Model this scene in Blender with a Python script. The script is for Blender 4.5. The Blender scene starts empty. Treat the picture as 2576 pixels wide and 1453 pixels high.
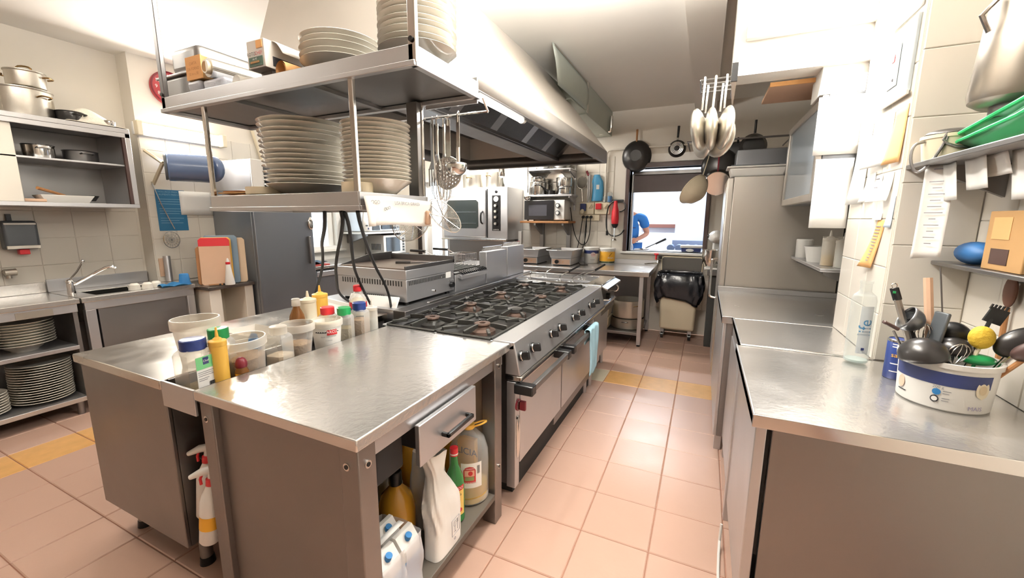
import bpy, bmesh, math, random
from mathutils import Vector, Matrix
random.seed(7)
SC = bpy.context.scene
COL = SC.collection
PI = math.pi

# ---------------- camera, world, exposure ----------------
cam = bpy.data.cameras.new('camera'); cam.sensor_width = 36.0; cam.sensor_fit = 'HORIZONTAL'
cam.lens = 36.0 * 1026.62 / 2576; cam.clip_start = .02; cam.clip_end = 100
camo = bpy.data.objects.new('camera', cam); COL.objects.link(camo)
yw, pt, rl = .4367, .1705, .0039
fw = Vector((-math.sin(yw), math.cos(yw), 0)); rt = Vector((math.cos(yw), math.sin(yw), 0)); up = Vector((0, 0, 1))
f2 = fw * math.cos(pt) - up * math.sin(pt); u2 = up * math.cos(pt) + fw * math.sin(pt)
r3 = rt * math.cos(rl) + u2 * math.sin(rl); u3 = -rt * math.sin(rl) + u2 * math.cos(rl)
camo.matrix_world = Matrix(((r3.x, u3.x, -f2.x, 0), (r3.y, u3.y, -f2.y, 0), (r3.z, u3.z, -f2.z, 1.5), (0, 0, 0, 1)))
SC.camera = camo

world = bpy.data.worlds.new('world'); SC.world = world; world.use_nodes = True
bg = world.node_tree.nodes['Background']; bg.inputs[0].default_value = (.80, .90, 1.0, 1); bg.inputs[1].default_value = 5.0
SC.view_settings.view_transform = 'Standard'; SC.view_settings.look = 'None'
SC.view_settings.gamma = 1; SC.view_settings.use_curve_mapping = False
SC.view_settings.exposure = 0.66
SC.cycles.max_bounces = 10; SC.cycles.transparent_max_bounces = 24; SC.cycles.transmission_bounces = 10
SC.cycles.sample_clamp_indirect = 6; SC.cycles.caustics_reflective = False; SC.cycles.caustics_refractive = False
SC.cycles.blur_glossy = .5

def area(name, loc, sx, sy, power, color=(1, 1, 1), rot=(0, 0, 0)):
    l = bpy.data.lights.new(name, 'AREA'); l.shape = 'RECTANGLE'; l.size = sx; l.size_y = sy
    l.energy = power; l.color = color
    o = bpy.data.objects.new(name, l); COL.objects.link(o); o.location = loc; o.rotation_euler = rot
    return o
WARM = (1, .955, .885); NEUT = (1, .98, .95); COOL = (.86, .93, 1)
# lamps of the room plus added fill lights; most housings are built with the structure
UP = (PI, 0, 0)  # faces the extra area lights added to brighten the ceiling
area('light_aisle', (-.45, 1.45, 2.545), .16, 1.15, 15, NEUT); area('light_aisle_up', (-.45, 1.45, 2.65), .16, 1.15, 300, NEUT, UP)
area('light_right', (.42, 2.735, 2.50), .54, .07, 26, NEUT, (math.radians(-50), 0, 0))
area('fill_rear', (-2.9, 5.0, 2.655), 1.2, .14, 38, NEUT); area('fill_rear_up', (-2.9, 5.0, 2.745), 1.2, .14, 34, NEUT, UP)  # added lamp that brightens the rear of the room
area('fill_left', (-3.3, .35, 2.655), .14, 1.2, 4, WARM); area('fill_left_up', (-3.3, .35, 2.745), .14, 1.2, 22, WARM, UP)  # lamp added out of view to brighten the left ceiling
area('light_left_wall', (-4.50, 2.36, 2.27), .10, .70, 30, WARM, (0, math.radians(-90), 0))
area('light_hood', (-1.02, 2.0, 2.02), .05, .8, 5, NEUT, (0, math.radians(25), 0))
area('fill_dining', (-.9, 7.6, 2.7), 1.4, .2, 80, COOL)  # added light with no fitting, brightens the dining room

# ---------------- helpers ----------------
def lin(h):
    h = h.lstrip('#'); v = [int(h[i:i + 2], 16) / 255 for i in (0, 2, 4)]
    return tuple(x / 12.92 if x <= .04045 else ((x + .055) / 1.055) ** 2.4 for x in v) + (1,)
MATS = {}
def mat(name, col, rough=.5, metal=0., trans=0., emit=0., bump=0., bscale=30., var=0., vscale=4., rvar=0., alpha=1., ior=1.45, coat=0., stretch=None, coords='Object'):
    m = bpy.data.materials.new(name); m.use_nodes = True; nt = m.node_tree; b = nt.nodes['Principled BSDF']
    c = lin(col) if isinstance(col, str) else tuple(col) + (1,)
    b.inputs['Base Color'].default_value = c; b.inputs['Roughness'].default_value = rough; b.inputs['Metallic'].default_value = metal
    b.inputs['IOR'].default_value = ior
    if trans: b.inputs['Transmission Weight'].default_value = trans
    if coat: b.inputs['Coat Weight'].default_value = coat; b.inputs['Coat Roughness'].default_value = .1
    if emit: b.inputs['Emission Color'].default_value = c; b.inputs['Emission Strength'].default_value = emit
    if alpha < 1: b.inputs['Alpha'].default_value = alpha
    if bump or var or rvar:
        tc = nt.nodes.new('ShaderNodeTexCoord'); mp = nt.nodes.new('ShaderNodeMapping')
        nt.links.new(tc.outputs[coords], mp.inputs[0])
        if stretch: mp.inputs['Scale'].default_value = stretch
        if bump:
            n = nt.nodes.new('ShaderNodeTexNoise'); n.inputs['Scale'].default_value = bscale; n.inputs['Detail'].default_value = 4
            bp = nt.nodes.new('ShaderNodeBump'); bp.inputs['Strength'].default_value = bump; bp.inputs['Distance'].default_value = .01
            nt.links.new(mp.outputs[0], n.inputs[0]); nt.links.new(n.outputs[0], bp.inputs['Height']); nt.links.new(bp.outputs[0], b.inputs['Normal'])
        if var or rvar:
            n = nt.nodes.new('ShaderNodeTexNoise'); n.inputs['Scale'].default_value = vscale; n.inputs['Detail'].default_value = 6
            nt.links.new(mp.outputs[0], n.inputs[0])
            if var:
                hs = nt.nodes.new('ShaderNodeMix'); hs.data_type = 'RGBA'
                hs.inputs[6].default_value = tuple(x * (1 - var) for x in c[:3]) + (1,); hs.inputs[7].default_value = tuple(min(1, x * (1 + var)) for x in c[:3]) + (1,)
                nt.links.new(n.outputs[0], hs.inputs[0]); nt.links.new(hs.outputs[2], b.inputs['Base Color'])
            if rvar:
                mr = nt.nodes.new('ShaderNodeMapRange'); mr.inputs[1].default_value = .3; mr.inputs[2].default_value = .7
                mr.inputs[3].default_value = max(.02, rough - rvar); mr.inputs[4].default_value = rough + rvar
                nt.links.new(n.outputs[0], mr.inputs[0]); nt.links.new(mr.outputs[0], b.inputs['Roughness'])
    MATS[name] = m
    return m
def clear(name, col, opac=.25, rough=.15):
    m = bpy.data.materials.new(name); m.use_nodes = True; nt = m.node_tree; b = nt.nodes['Principled BSDF']
    b.inputs['Base Color'].default_value = lin(col); b.inputs['Roughness'].default_value = rough
    t = nt.nodes.new('ShaderNodeBsdfTransparent'); t.inputs[0].default_value = tuple(.5 + .5 * x for x in lin(col)[:3]) + (1,)
    mx = nt.nodes.new('ShaderNodeMixShader'); lw = nt.nodes.new('ShaderNodeLayerWeight'); lw.inputs[0].default_value = .35
    mr = nt.nodes.new('ShaderNodeMapRange'); mr.inputs[3].default_value = opac; mr.inputs[4].default_value = min(1, opac + .40)
    nt.links.new(lw.outputs['Facing'], mr.inputs[0]); nt.links.new(mr.outputs[0], mx.inputs[0])
    nt.links.new(t.outputs[0], mx.inputs[1]); nt.links.new(b.outputs[0], mx.inputs[2]); nt.links.new(mx.outputs[0], nt.nodes['Material Output'].inputs[0])
    MATS[name] = m
    return m

STEEL = mat('steel', '#c6c6c8', .38, .86, bump=.02, bscale=260, rvar=.04, vscale=5)
STEELTOP = mat('steel_worktop', '#d9d6d2', .24, .85, bump=.10, bscale=55, rvar=.035, vscale=6)
STEELD = mat('steel_dull', '#8f8d8c', .42, 1, bump=.03, bscale=200, rvar=.06, vscale=4)
STEELP = mat('steel_panel_shaded', '#8d8885', .42, 1, bump=.02, bscale=200, rvar=.04, vscale=4)  # darker copy of the steel: dim side of the front panels put into colour
STEELB = mat('steel_bright', '#dcdad6', .14, 1)
CHROME = mat('chrome', '#e6e6e6', .06, 1)
ALU = mat('aluminium', '#c9c4ba', .38, 1, bump=.04, bscale=90, rvar=.08)
ALUD = mat('aluminium_dull', '#a8a196', .45, .9, var=.15)
SMOKE = mat('sooty_steel', '#6e6c6b', .38, .9, var=.15, rvar=.08)
FILT = mat('filter_steel', '#4b4a49', .45, .9, bump=.3, bscale=120)
IRON = mat('cast_iron', '#3a3936', .42, .55, bump=.15, bscale=120, var=.25)
RUST = mat('rusty_burner', '#58463d', .55, .6, bump=.2, bscale=90, var=.3)
BLACK = mat('black_plastic', '#141415', .35)
BLACKM = mat('black_matt', '#1c1b1c', .7)
DARK = mat('dark_void', '#2a2826', .8)
GREYP = mat('grey_plastic', '#4c5054', .4)
WHITE = mat('white_plastic', '#efece6', .35)
WHITEM = mat('white_enamel', '#f2f0ec', .3, coat=.3)
CREAM = mat('cream_plastic', '#e9dcc0', .4)
PORC = mat('porcelain', '#ece7dc', .14, coat=.5)
PAPER = mat('paper', '#f7f5f0', .8, var=.03)
PAPERD = mat('printed_ink', '#8e8d92', .8)
INK = mat('ink_black', '#26262a', .7)
RED = mat('red_plastic', '#d8323a', .35)
REDI = mat('red_ink', '#c22f33', .6)
DRED = mat('dark_red', '#7d2430', .35)
CLOCKR = mat('clock_red', '#b03a40', .3)
GREEN = mat('green_plastic', '#1f8a4c', .35)
GREENI = mat('green_label', '#7cc98a', .6)
BLUE = mat('navy_plastic', '#22356f', .35)
BLUEI = mat('blue_print', '#2f78b4', .6)
NAVYI = mat('navy_print', '#2b3564', .5)
YEL = mat('yellow_plastic', '#f2bf55', .4)
YELI = mat('yellow_print', '#f3b43a', .5)
ORANGE = mat('orange_paper', '#edb476', .8, var=.08)
BROWNP = mat('brown_paper', '#d9a871', .8, var=.12)
CARD = mat('cardboard', '#b08a5c', .85, var=.1)
WOOD = mat('wood', '#a8764a', .55, var=.25, vscale=8, stretch=(1, 6, 1))
WOODD = mat('dark_wood', '#43302c', .45, var=.2, vscale=6)
WOODP = mat('pale_board', '#dcb79a', .6, var=.12)
FLOORT = mat('terracotta_tile', '#c09e8c', .33, var=.07, vscale=3, rvar=.06, bump=.05, bscale=60)
FLOORG = mat('golden_tile', '#d8a668', .33, var=.18, vscale=14)
FLOORW = mat('pale_tile', '#d8cdb4', .33, var=.08, vscale=10)
GROUT = mat('floor_grout', '#8a6250', .9)
WTILE = mat('wall_tile', '#ebe4d8', .18, var=.03, vscale=3, coat=.3)
WGROUT = mat('wall_grout', '#c9bdab', .9)
PAINT = mat('wall_paint', '#efe8dc', .75, var=.02)
CEILP = mat('ceiling_paint', '#f6f2ea', .8, var=.02)
BLUEWALL = mat('pale_blue_wall', '#dfe6f1', .7)
LAMP = mat('lamp_tube', '#fffaf0', .3, emit=9)
LAMPW = mat('lamp_tube_warm', '#fff1d8', .3, emit=6)
CLEAR = clear('clear_plastic', '#f4f3f0', .19)
MILKY = clear('milky_plastic', '#f5efe4', .38, .3)
GLASS = clear('glass', '#eef2f0', .10, .05)
GLASSG = clear('green_glass', '#4d9a58', .55, .08)
BAGC = clear('film_plastic', '#f0f0f2', .35, .2)
GREENT = clear('green_film', '#a6e6c4', .45, .3)
DGLASS = mat('dark_glass', '#3c4340', .08, .0, coat=1, var=.2, vscale=5)
SCREEN = mat('microwave_window', '#24252a', .12, coat=.6)
SKIN = mat('skin', '#c08a72', .5)
SHIRT = mat('blue_cotton', '#2f6fb5', .9, bump=.2, bscale=30)
APRON = mat('blue_apron', '#2a62a8', .9, bump=.2, bscale=20)
HAIR = mat('dark_hair', '#2c2320', .6)
CLOTHB = mat('pale_blue_cloth', '#a9cfdd', .95, bump=.5, bscale=220)
CLOTHW = mat('white_cloth', '#ece6d8', .95, bump=.4, bscale=60)
CLOTHN = mat('blue_cloth', '#2f6d9c', .95, bump=.4, bscale=80)
BINBAG = mat('bin_bag', '#1d1f24', .25, bump=.5, bscale=12)
BLUEG = mat('blue_grey_enamel', '#5c6f92', .25, coat=.4)
OIL = clear('oil', '#e3c268', .75, .1)
OILY = mat('yellow_oil', '#c8922c', .25, coat=.5)
BROWNL = clear('brown_sauce', '#8a5a2c', .7, .1)
SPICE = mat('spice_grain', '#a98a68', .9, bump=.8, bscale=120, var=.35, vscale=60)
SUGAR = mat('flour_grain', '#d9c6ac', .9, bump=.6, bscale=120, var=.15, vscale=50)
HERB = mat('herb_grain', '#8d7c55', .9, bump=.8, bscale=120, var=.35, vscale=60)
MILKB = mat('milk_carton', '#8fbbe0', .45, var=.25, vscale=9)
YELBOX = mat('yellow_tin', '#e0a83a', .4)
GRANITE = mat('dark_slab', '#4a423d', .3, var=.2, vscale=60)
POSTER = mat('poster_blue', '#2f7099', .6)
POSTERL = mat('poster_text', '#8fb7cf', .7)
LEMON = mat('yellow_scrubber', '#d8b53c', .7, bump=.5, bscale=90)
NONSTICK = mat('non_stick', '#2e2c2b', .3, .3)

ORG = {}
def T(name, label, cat, loc=(0, 0, 0), group=None, local=False, rz=0.):
    o = bpy.data.objects.new(name, None); COL.objects.link(o); o.location = loc; o.rotation_euler[2] = rz
    o.empty_display_size = .05
    o['label'] = label; o['category'] = cat
    if group: o['group'] = group
    ORG[o.name] = Vector((0, 0, 0)) if local else Vector(loc)
    return o
def tag(o, label, cat, group=None):
    o['label'] = label; o['category'] = cat
    if group: o['group'] = group
    return o

class M:
    def __init__(s): s.V = []; s.F = []; s.I = []
    def add(s, v, f, mi=0):
        n = len(s.V); s.V += [tuple(p) for p in v]; s.F += [tuple(i + n for i in q) for q in f]; s.I += [mi] * len(f); return s
    def bb(s, x0, x1, y0, y1, z0, z1, mi=0, tx=0., ty=0.):
        v = [(x0 + tx, y0 + ty, z0), (x1 - tx, y0 + ty, z0), (x1 - tx, y1 - ty, z0), (x0 + tx, y1 - ty, z0), (x0, y0, z1), (x1, y0, z1), (x1, y1, z1), (x0, y1, z1)]
        return s.add(v, [(0, 3, 2, 1), (4, 5, 6, 7), (0, 1, 5, 4), (1, 2, 6, 5), (2, 3, 7, 6), (3, 0, 4, 7)], mi)
    def ob(s, c, size, R=None, mi=0):
        a, b, d = (x / 2 for x in size); R = R or Matrix.Identity(3); c = Vector(c)
        v = [c + R @ Vector(p) for p in ((-a, -b, -d), (a, -b, -d), (a, b, -d), (-a, b, -d), (-a, -b, d), (a, -b, d), (a, b, d), (-a, b, d))]
        return s.add(v, [(0, 3, 2, 1), (4, 5, 6, 7), (0, 1, 5, 4), (1, 2, 6, 5), (2, 3, 7, 6), (3, 0, 4, 7)], mi)
    def cyl(s, p0, p1, r0, r1=None, n=16, mi=0, cap=True):
        r1 = r0 if r1 is None else r1
        p0, p1 = Vector(p0), Vector(p1); d = (p1 - p0).normalized()
        a = d.orthogonal().normalized(); b = d.cross(a); v = []
        for p, r in ((p0, r0), (p1, r1)):
            for k in range(n): t = 2 * PI * k / n; v.append(p + a * (r * math.cos(t)) + b * (r * math.sin(t)))
        f = [(k, (k + 1) % n, n + (k + 1) % n, n + k) for k in range(n)]
        if cap: f += [tuple(range(n - 1, -1, -1)), tuple(range(n, 2 * n))]
        return s.add(v, f, mi)
    def lathe(s, prof, c=(0, 0, 0), n=28, mi=0, R=None, sx=1., sy=1.):
        c = Vector(c); v = []; rows = []
        for r, z in prof:
            if r < 1e-6: rows.append([len(v)]); v.append((0, 0, z))
            else:
                rows.append(list(range(len(v), len(v) + n)))
                v += [(r * math.cos(2 * PI * k / n) * sx, r * math.sin(2 * PI * k / n) * sy, z) for k in range(n)]
        f = []
        for A, B in zip(rows, rows[1:]):
            if len(A) == 1 and len(B) == 1: continue
            for k in range(n):
                k2 = (k + 1) % n
                if len(A) == 1: f.append((A[0], B[k2], B[k]))
                elif len(B) == 1: f.append((A[k], A[k2], B[0]))
                else: f.append((A[k], A[k2], B[k2], B[k]))
        v = [c + (R @ Vector(p) if R else Vector(p)) for p in v]
        return s.add(v, f, mi)
    def tube(s, pts, r, n=8, mi=0, smooth=0, closed=False):
        P = [Vector(p) for p in pts]
        if smooth:
            for _ in range(smooth):
                Q = [P[0]]
                for a, b in zip(P, P[1:]): Q += [a * .75 + b * .25, a * .25 + b * .75]
                P = Q + [P[-1]]
        rr = r if isinstance(r, (list, tuple)) else None
        v = []; prev = None; m = len(P)
        for i, p in enumerate(P):
            if closed: d = (P[(i + 1) % m] - P[i - 1]).normalized()
            else: d = (P[min(i + 1, m - 1)] - P[max(i - 1, 0)]).normalized()
            a = d.orthogonal().normalized() if prev is None else (prev - d * prev.dot(d)).normalized()
            prev = a; b = d.cross(a)
            q = rr[min(int(i * len(rr) / m), len(rr) - 1)] if rr else r
            v += [p + a * (q * math.cos(2 * PI * k / n)) + b * (q * math.sin(2 * PI * k / n)) for k in range(n)]
        f = []
        for i in range(m if closed else m - 1):
            j = (i + 1) % m
            f += [(i * n + k, i * n + (k + 1) % n, j * n + (k + 1) % n, j * n + k) for k in range(n)]
        if not closed: f += [tuple(range(n - 1, -1, -1)), tuple(range((m - 1) * n, m * n))]
        return s.add(v, f, mi)
    def ell(s, c, rx, ry, rz, n=16, m=10, mi=0, R=None, z0=-1., z1=1.):
        a0, a1 = math.asin(z0), math.asin(z1)
        prof = [(math.cos(a0 + (a1 - a0) * i / m), math.sin(a0 + (a1 - a0) * i / m)) for i in range(m + 1)]
        prof = [(0 if abs(r) < 1e-5 else r, z) for r, z in prof]
        k = M(); k.lathe(prof, n=n)
        v = [Vector((p[0] * rx, p[1] * ry, p[2] * rz)) for p in k.V]
        c = Vector(c); return s.add([c + (R @ p if R else p) for p in v], k.F, mi)
    def prism(s, poly, o, a, b, h, mi=0):
        """polygon in axes a, b from o, thickened by vector h"""
        o, a, b, h = Vector(o), Vector(a), Vector(b), Vector(h); n = len(poly)
        v = [o + a * x + b * y for x, y in poly]; v += [p + h for p in v]
        return s.add(v, [tuple(range(n - 1, -1, -1)), tuple(range(n, 2 * n))] + [(k, (k + 1) % n, n + (k + 1) % n, n + k) for k in range(n)], mi)
    def grid(s, fn, nu, nv, mi=0):
        v = [fn(i / nu, j / nv) for j in range(nv + 1) for i in range(nu + 1)]; w = nu + 1
        return s.add(v, [(j * w + i, j * w + i + 1, (j + 1) * w + i + 1, (j + 1) * w + i) for j in range(nv) for i in range(nu)], mi)
    def build(s, name, mats, parent=None, bevel=0., solid=0., sub=0, smooth=True, kind=None, angle=35, seg=2):
        me = bpy.data.meshes.new(name)
        org = ORG.get(parent.name, Vector((0, 0, 0))) if parent else Vector((0, 0, 0))
        me.from_pydata([Vector(p) - org for p in s.V], [], s.F)
        mats = mats if isinstance(mats, (list, tuple)) else [mats]
        for m in mats: me.materials.append(m)
        me.polygons.foreach_set('material_index', s.I)
        bm = bmesh.new(); bm.from_mesh(me); bmesh.ops.recalc_face_normals(bm, faces=bm.faces); bm.to_mesh(me); bm.free()
        if smooth:
            me.polygons.foreach_set('use_smooth', [True] * len(me.polygons)); me.set_sharp_from_angle(angle=math.radians(angle))
        o = bpy.data.objects.new(name, me); COL.objects.link(o)
        if parent: o.parent = parent; ORG[o.name] = org
        if solid: q = o.modifiers.new('solid', 'SOLIDIFY'); q.thickness = solid; q.offset = 0
        if sub: q = o.modifiers.new('sub', 'SUBSURF'); q.levels = q.render_levels = sub
        if bevel: q = o.modifiers.new('bevel', 'BEVEL'); q.width = bevel; q.segments = seg; q.limit_method = 'ANGLE'; q.angle_limit = math.radians(40)
        if kind: o['kind'] = kind
        return o
def box(name, m, parent, x0, x1, y0, y1, z0, z1, bevel=0., **k): return M().bb(x0, x1, y0, y1, z0, z1).build(name, m, parent, bevel=bevel, **k)
def obox(name, m, parent, c, size, R=None, bevel=0.): return M().ob(c, size, R).build(name, m, parent, bevel=bevel)
def struct(o): o['kind'] = 'structure'; return o
def Rx(a): return Matrix.Rotation(math.radians(a), 3, 'X')
def Ry(a): return Matrix.Rotation(math.radians(a), 3, 'Y')
def Rz(a): return Matrix.Rotation(math.radians(a), 3, 'Z')
def dup(root, loc, label=None, rz=None, names=None):
    r = root.copy(); COL.objects.link(r); r.location = loc
    if rz is not None: r.rotation_euler[2] = rz
    if label: r['label'] = label
    for ch in list(root.children):
        c = ch.copy(); COL.objects.link(c); c.parent = r
        for g in ch.children: d = g.copy(); COL.objects.link(d); d.parent = c
    return r
def text(s, size, o, xd, ud, m, parent, name='lettering', wrap=None, align='CENTER', shear=0.):
    """flat print: text on the plane through o with directions xd, ud; wrap = (axis point, radius) bends it round a vertical cylinder"""
    cu = bpy.data.curves.new('t', 'FONT'); cu.body = s; cu.size = size; cu.align_x = align; cu.align_y = 'CENTER'; cu.shear = shear; cu.resolution_u = 3
    t = bpy.data.objects.new('t', cu); COL.objects.link(t)
    me = bpy.data.meshes.new_from_object(t.evaluated_get(bpy.context.evaluated_depsgraph_get()))
    bpy.data.objects.remove(t); bpy.data.curves.remove(cu)
    xd, ud, o = Vector(xd).normalized(), Vector(ud).normalized(), Vector(o); org = ORG.get(parent.name, Vector((0, 0, 0)))
    for v in me.vertices:
        if wrap:
            c, r, a0 = wrap; a = a0 + v.co.x / r
            v.co = Vector((c[0] + r * math.cos(a), c[1] + r * math.sin(a), o.z + v.co.y)) - org
        else: v.co = o + xd * v.co.x + ud * v.co.y - org
    me.materials.clear(); me.materials.append(m)
    ob = bpy.data.objects.new(name, me); COL.objects.link(ob); ob.parent = parent; ORG[ob.name] = org
    return ob
def arc_patch(c, r, a0, a1, z0, z1, n=10, sx=1.):
    """label bent round a vertical cylinder"""
    return M().grid(lambda u, v: (c[0] + r * math.cos(a0 + (a1 - a0) * u), c[1] + r * math.sin(a0 + (a1 - a0) * u), z0 + (z1 - z0) * v), n, 1)
def camang(x, y): return math.atan2(-y, -x)      # direction from (x, y) towards the viewer's side of the room
def camang2(x, y): return math.atan2(0 - y, 0 - x)
ORD = ['', 'lowest', 'second from bottom', 'third from bottom', 'fourth from bottom', 'fifth from bottom', 'sixth from bottom', 'seventh from bottom', 'eighth from bottom', 'ninth from bottom', 'tenth from bottom', 'eleventh from bottom', 'twelfth from bottom', 'thirteenth from bottom', 'fourteenth from bottom', 'fifteenth from bottom', 'sixteenth from bottom', 'seventeenth from bottom', 'eighteenth from bottom', 'nineteenth from bottom', 'twentieth from bottom']
def nth(i, n): return 'topmost' if i == n - 1 else ORD[i + 1]
# ================= setting =================
TX, TY, TS = -.7563, 1.4325, .3165     # tile grid
fl = struct(box('floor', GROUT, None, -4.95, .97, -4.5, 5.75, -.08, -.004))
tm = {}
def tile_mesh(m, w, d, t):
    k = M(); e = .004
    k.bb(0, w, 0, d, -t, -e); v = [(0, 0, -e), (w, 0, -e), (w, d, -e), (0, d, -e), (e, e, 0), (w - e, e, 0), (w - e, d - e, 0), (e, d - e, 0)]
    k = M(); k.add([(0, 0, -t), (w, 0, -t), (w, d, -t), (0, d, -t)] + v, [(0, 3, 2, 1), (0, 1, 5, 4), (1, 2, 6, 5), (2, 3, 7, 6), (3, 0, 4, 7), (4, 5, 9, 8), (5, 6, 10, 9), (6, 7, 11, 10), (7, 4, 8, 11), (8, 9, 10, 11)])
    me = bpy.data.meshes.new('tile'); me.from_pydata(k.V, [], k.F); me.materials.append(m); return me
ft = {k: tile_mesh(m, TS - .004, TS - .004, .004) for k, m in (('t', FLOORT), ('g', FLOORG), ('w', FLOORW))}
rest = M(); nt_ = 0
for c in range(-13, 6):
    for r in range(-9, 14):
        x, y = TX + c * TS, TY + r * TS
        if x < -4.93 or x + TS > 1.0 or y + TS > 5.78: continue
        k = 't'
        if c == -10 and r < 3: k = 'g'
        if r == 7 and c >= 0: k = 'g'
        if r == 7 and c == -1: k = 'w'
        vis = (c >= -1 and r >= -3) or (c <= -5 and -4 <= r <= 3) or (-8 <= c < -1 and -4 <= r <= -2)
        if vis and nt_ < 298:
            o = bpy.data.objects.new('tile', ft[k]); COL.objects.link(o); o.parent = fl; o.location = (x + .002, y + .002, random.uniform(0, .0007)); nt_ += 1
        else:
            rest.bb(x + .002, x + TS - .002, y + .002, y + TS - .002, -.004, 0)
for c in range(-13, 6): rest.bb(max(-4.94, TX + c * TS + .002), min(.968, TX + (c + 1) * TS - .002), TY + 13 * TS + .002, 5.748, -.004, 0)
rest.build('tile_field', FLOORT, fl, kind='stuff', smooth=False)

def wall(name, m, *boxes):
    k = M()
    for b in boxes: k.bb(*b)
    return struct(k.build(name, m, None, smooth=False))
def tiles(parent, o, a, b, n, nu, nv, s=.2, skip=None, m=None, t=.006):
    """wall tiles: origin o, axes a, b, outward normal n"""
    o, a, b, n = Vector(o), Vector(a), Vector(b), Vector(n); g = .0022; e = .003
    w = s - g
    P = [Vector((x, y)) for x, y in ((0, 0), (w, 0), (w, w), (0, w))]; Q = [Vector((x, y)) for x, y in ((e, e), (w - e, e), (w - e, w - e), (e, w - e))]
    v = [a * p.x + b * p.y for p in P] + [a * p.x + b * p.y + n * (t - .002) for p in P] + [a * p.x + b * p.y + n * t for p in Q]
    f = [(0, 1, 5, 4), (1, 2, 6, 5), (2, 3, 7, 6), (3, 0, 4, 7), (4, 5, 9, 8), (5, 6, 10, 9), (6, 7, 11, 10), (7, 4, 8, 11), (8, 9, 10, 11)]
    me = bpy.data.meshes.new('tile'); me.from_pydata(v, [], f); me.materials.append(m or WTILE)
    bm = bmesh.new(); bm.from_mesh(me); bmesh.ops.recalc_face_normals(bm, faces=bm.faces)
    if sum((q.normal.dot(n) * q.calc_area() for q in bm.faces)) < 0: bmesh.ops.reverse_faces(bm, faces=bm.faces)
    bm.to_mesh(me); bm.free()
    for i in range(nu):
        for j in range(nv):
            if skip and skip(i, j): continue
            ob = bpy.data.objects.new('tile', me); COL.objects.link(ob); ob.parent = parent; ob.location = o + a * (i * s) + b * (j * s) + n * random.uniform(0, .0006)

ceil = wall('ceiling', CEILP, (-4.95, .97, -4.5, 5.75, 2.9, 3.0))
wl = wall('wall_left', PAINT, (-5.1, -4.80, -4.5, 2.03, 0, 2.9))
tiles(wl, (-4.80, .06, .90), (0, 1, 0), (0, 0, 1), (1, 0, 0), 9, 4, s=.217)
wlc = wall('wall_left_centre', PAINT, (-5.1, -4.62, 2.03, 3.25, 0, 2.9))
tiles(wlc, (-4.62, 2.035, .90), (0, 1, 0), (0, 0, 1), (1, 0, 0), 6, 7)
wlr = wall('wall_left_rear', PAINT, (-5.1, -4.95, 3.25, 5.75, 0, 1.05), (-5.1, -4.95, 3.25, 5.75, 2.15, 2.9), (-5.1, -4.95, 3.25, 3.55, 1.05, 2.15), (-5.1, -4.95, 4.50, 5.75, 1.05, 2.15))
# left window: frame, sash, sill
w1 = struct(M().bb(-5.06, -4.92, 3.55, 4.50, 1.05, 1.10).bb(-5.06, -4.92, 3.55, 4.50, 2.10, 2.15).bb(-5.06, -4.92, 3.55, 3.60, 1.10, 2.10).bb(-5.06, -4.92, 4.42, 4.50, 1.10, 2.10).build('window_1', WHITE, None, bevel=.004))
box('sash', WHITE, w1, -5.03, -4.99, 4.32, 4.42, 1.10, 2.10, .003); box('sill', PAINT, w1, -4.96, -4.88, 3.52, 4.54, 1.02, 1.05, .004)
box('pane', GLASS, w1, -5.02, -5.015, 3.60, 4.32, 1.10, 2.10)
M().bb(-5.3, -5.28, 3.2, 4.8, .9, 2.3).build('curtain', mat('sheer_curtain', '#eef3fb', .9, trans=.0, alpha=.45), w1)
# back wall with the rear door and the serving hatch
DX0, DX1 = -4.36, -3.45
HX0, HX1, HZ0, HZ1 = -.95, -.01, 1.07, 2.16
wb = wall('wall_back', PAINT, (-5.1, DX0, 5.75, 5.9, 0, 2.9), (DX0, DX1, 5.75, 5.9, 2.15, 2.9), (DX1, HX0, 5.75, 5.9, 0, 2.9), (HX0, HX1, 5.75, 5.9, 0, HZ0), (HX0, HX1, 5.75, 5.9, HZ1, 2.9), (HX1, 1.12, 5.75, 5.9, 0, 2.9))
def hskip(i, j):
    x, z = -2.56 + i * .2, .33 + j * .2
    return x + .2 > HX0 - .06 and x < HX1 + .06 and z + .2 > HZ0 - .01 and z < HZ1 + .08
tiles(wb, (-2.56, 5.75, .33), (1, 0, 0), (0, 0, 1), (0, -1, 0), 17, 10, skip=hskip)
# fill the strips round the hatch that whole tiles cannot reach
box('tile_strip', WTILE, wb, HX0 - .12, HX1 + .12, 5.744, 5.75, .93, HZ0 - .012); box('tile_strip', WTILE, wb, HX0 - .12, HX1 + .12, 5.744, 5.75, HZ1 + .07, 2.33)
d1 = struct(M().bb(DX0, DX0 + .06, 5.70, 5.9, 0, 2.15).bb(DX1 - .06, DX1, 5.70, 5.9, 0, 2.15).bb(DX0, DX1, 5.70, 5.9, 2.09, 2.15).build('door_1', WHITE, None, bevel=.004))
box('post', mat('door_post_dark', '#2e2623', .5), d1, DX0 - .07, DX0, 5.68, 5.75, 0, 2.15, .004)
box('stile', WHITE, d1, DX0 + .34, DX0 + .40, 5.80, 5.85, 0, 2.09, .004); box('rail', WHITE, d1, DX0 + .06, DX1 - .06, 5.80, 5.85, .74, .82, .004); box('stile', WHITE, d1, DX0 + .06, DX0 + .14, 5.80, 5.85, 0, 2.09, .004)
box('pane', GLASS, d1, DX0 + .14, DX1 - .06, 5.82, 5.825, .82, 2.09); box('door_panel', WHITE, d1, DX0 + .14, DX1 - .06, 5.81, 5.84, 0, .74)
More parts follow.
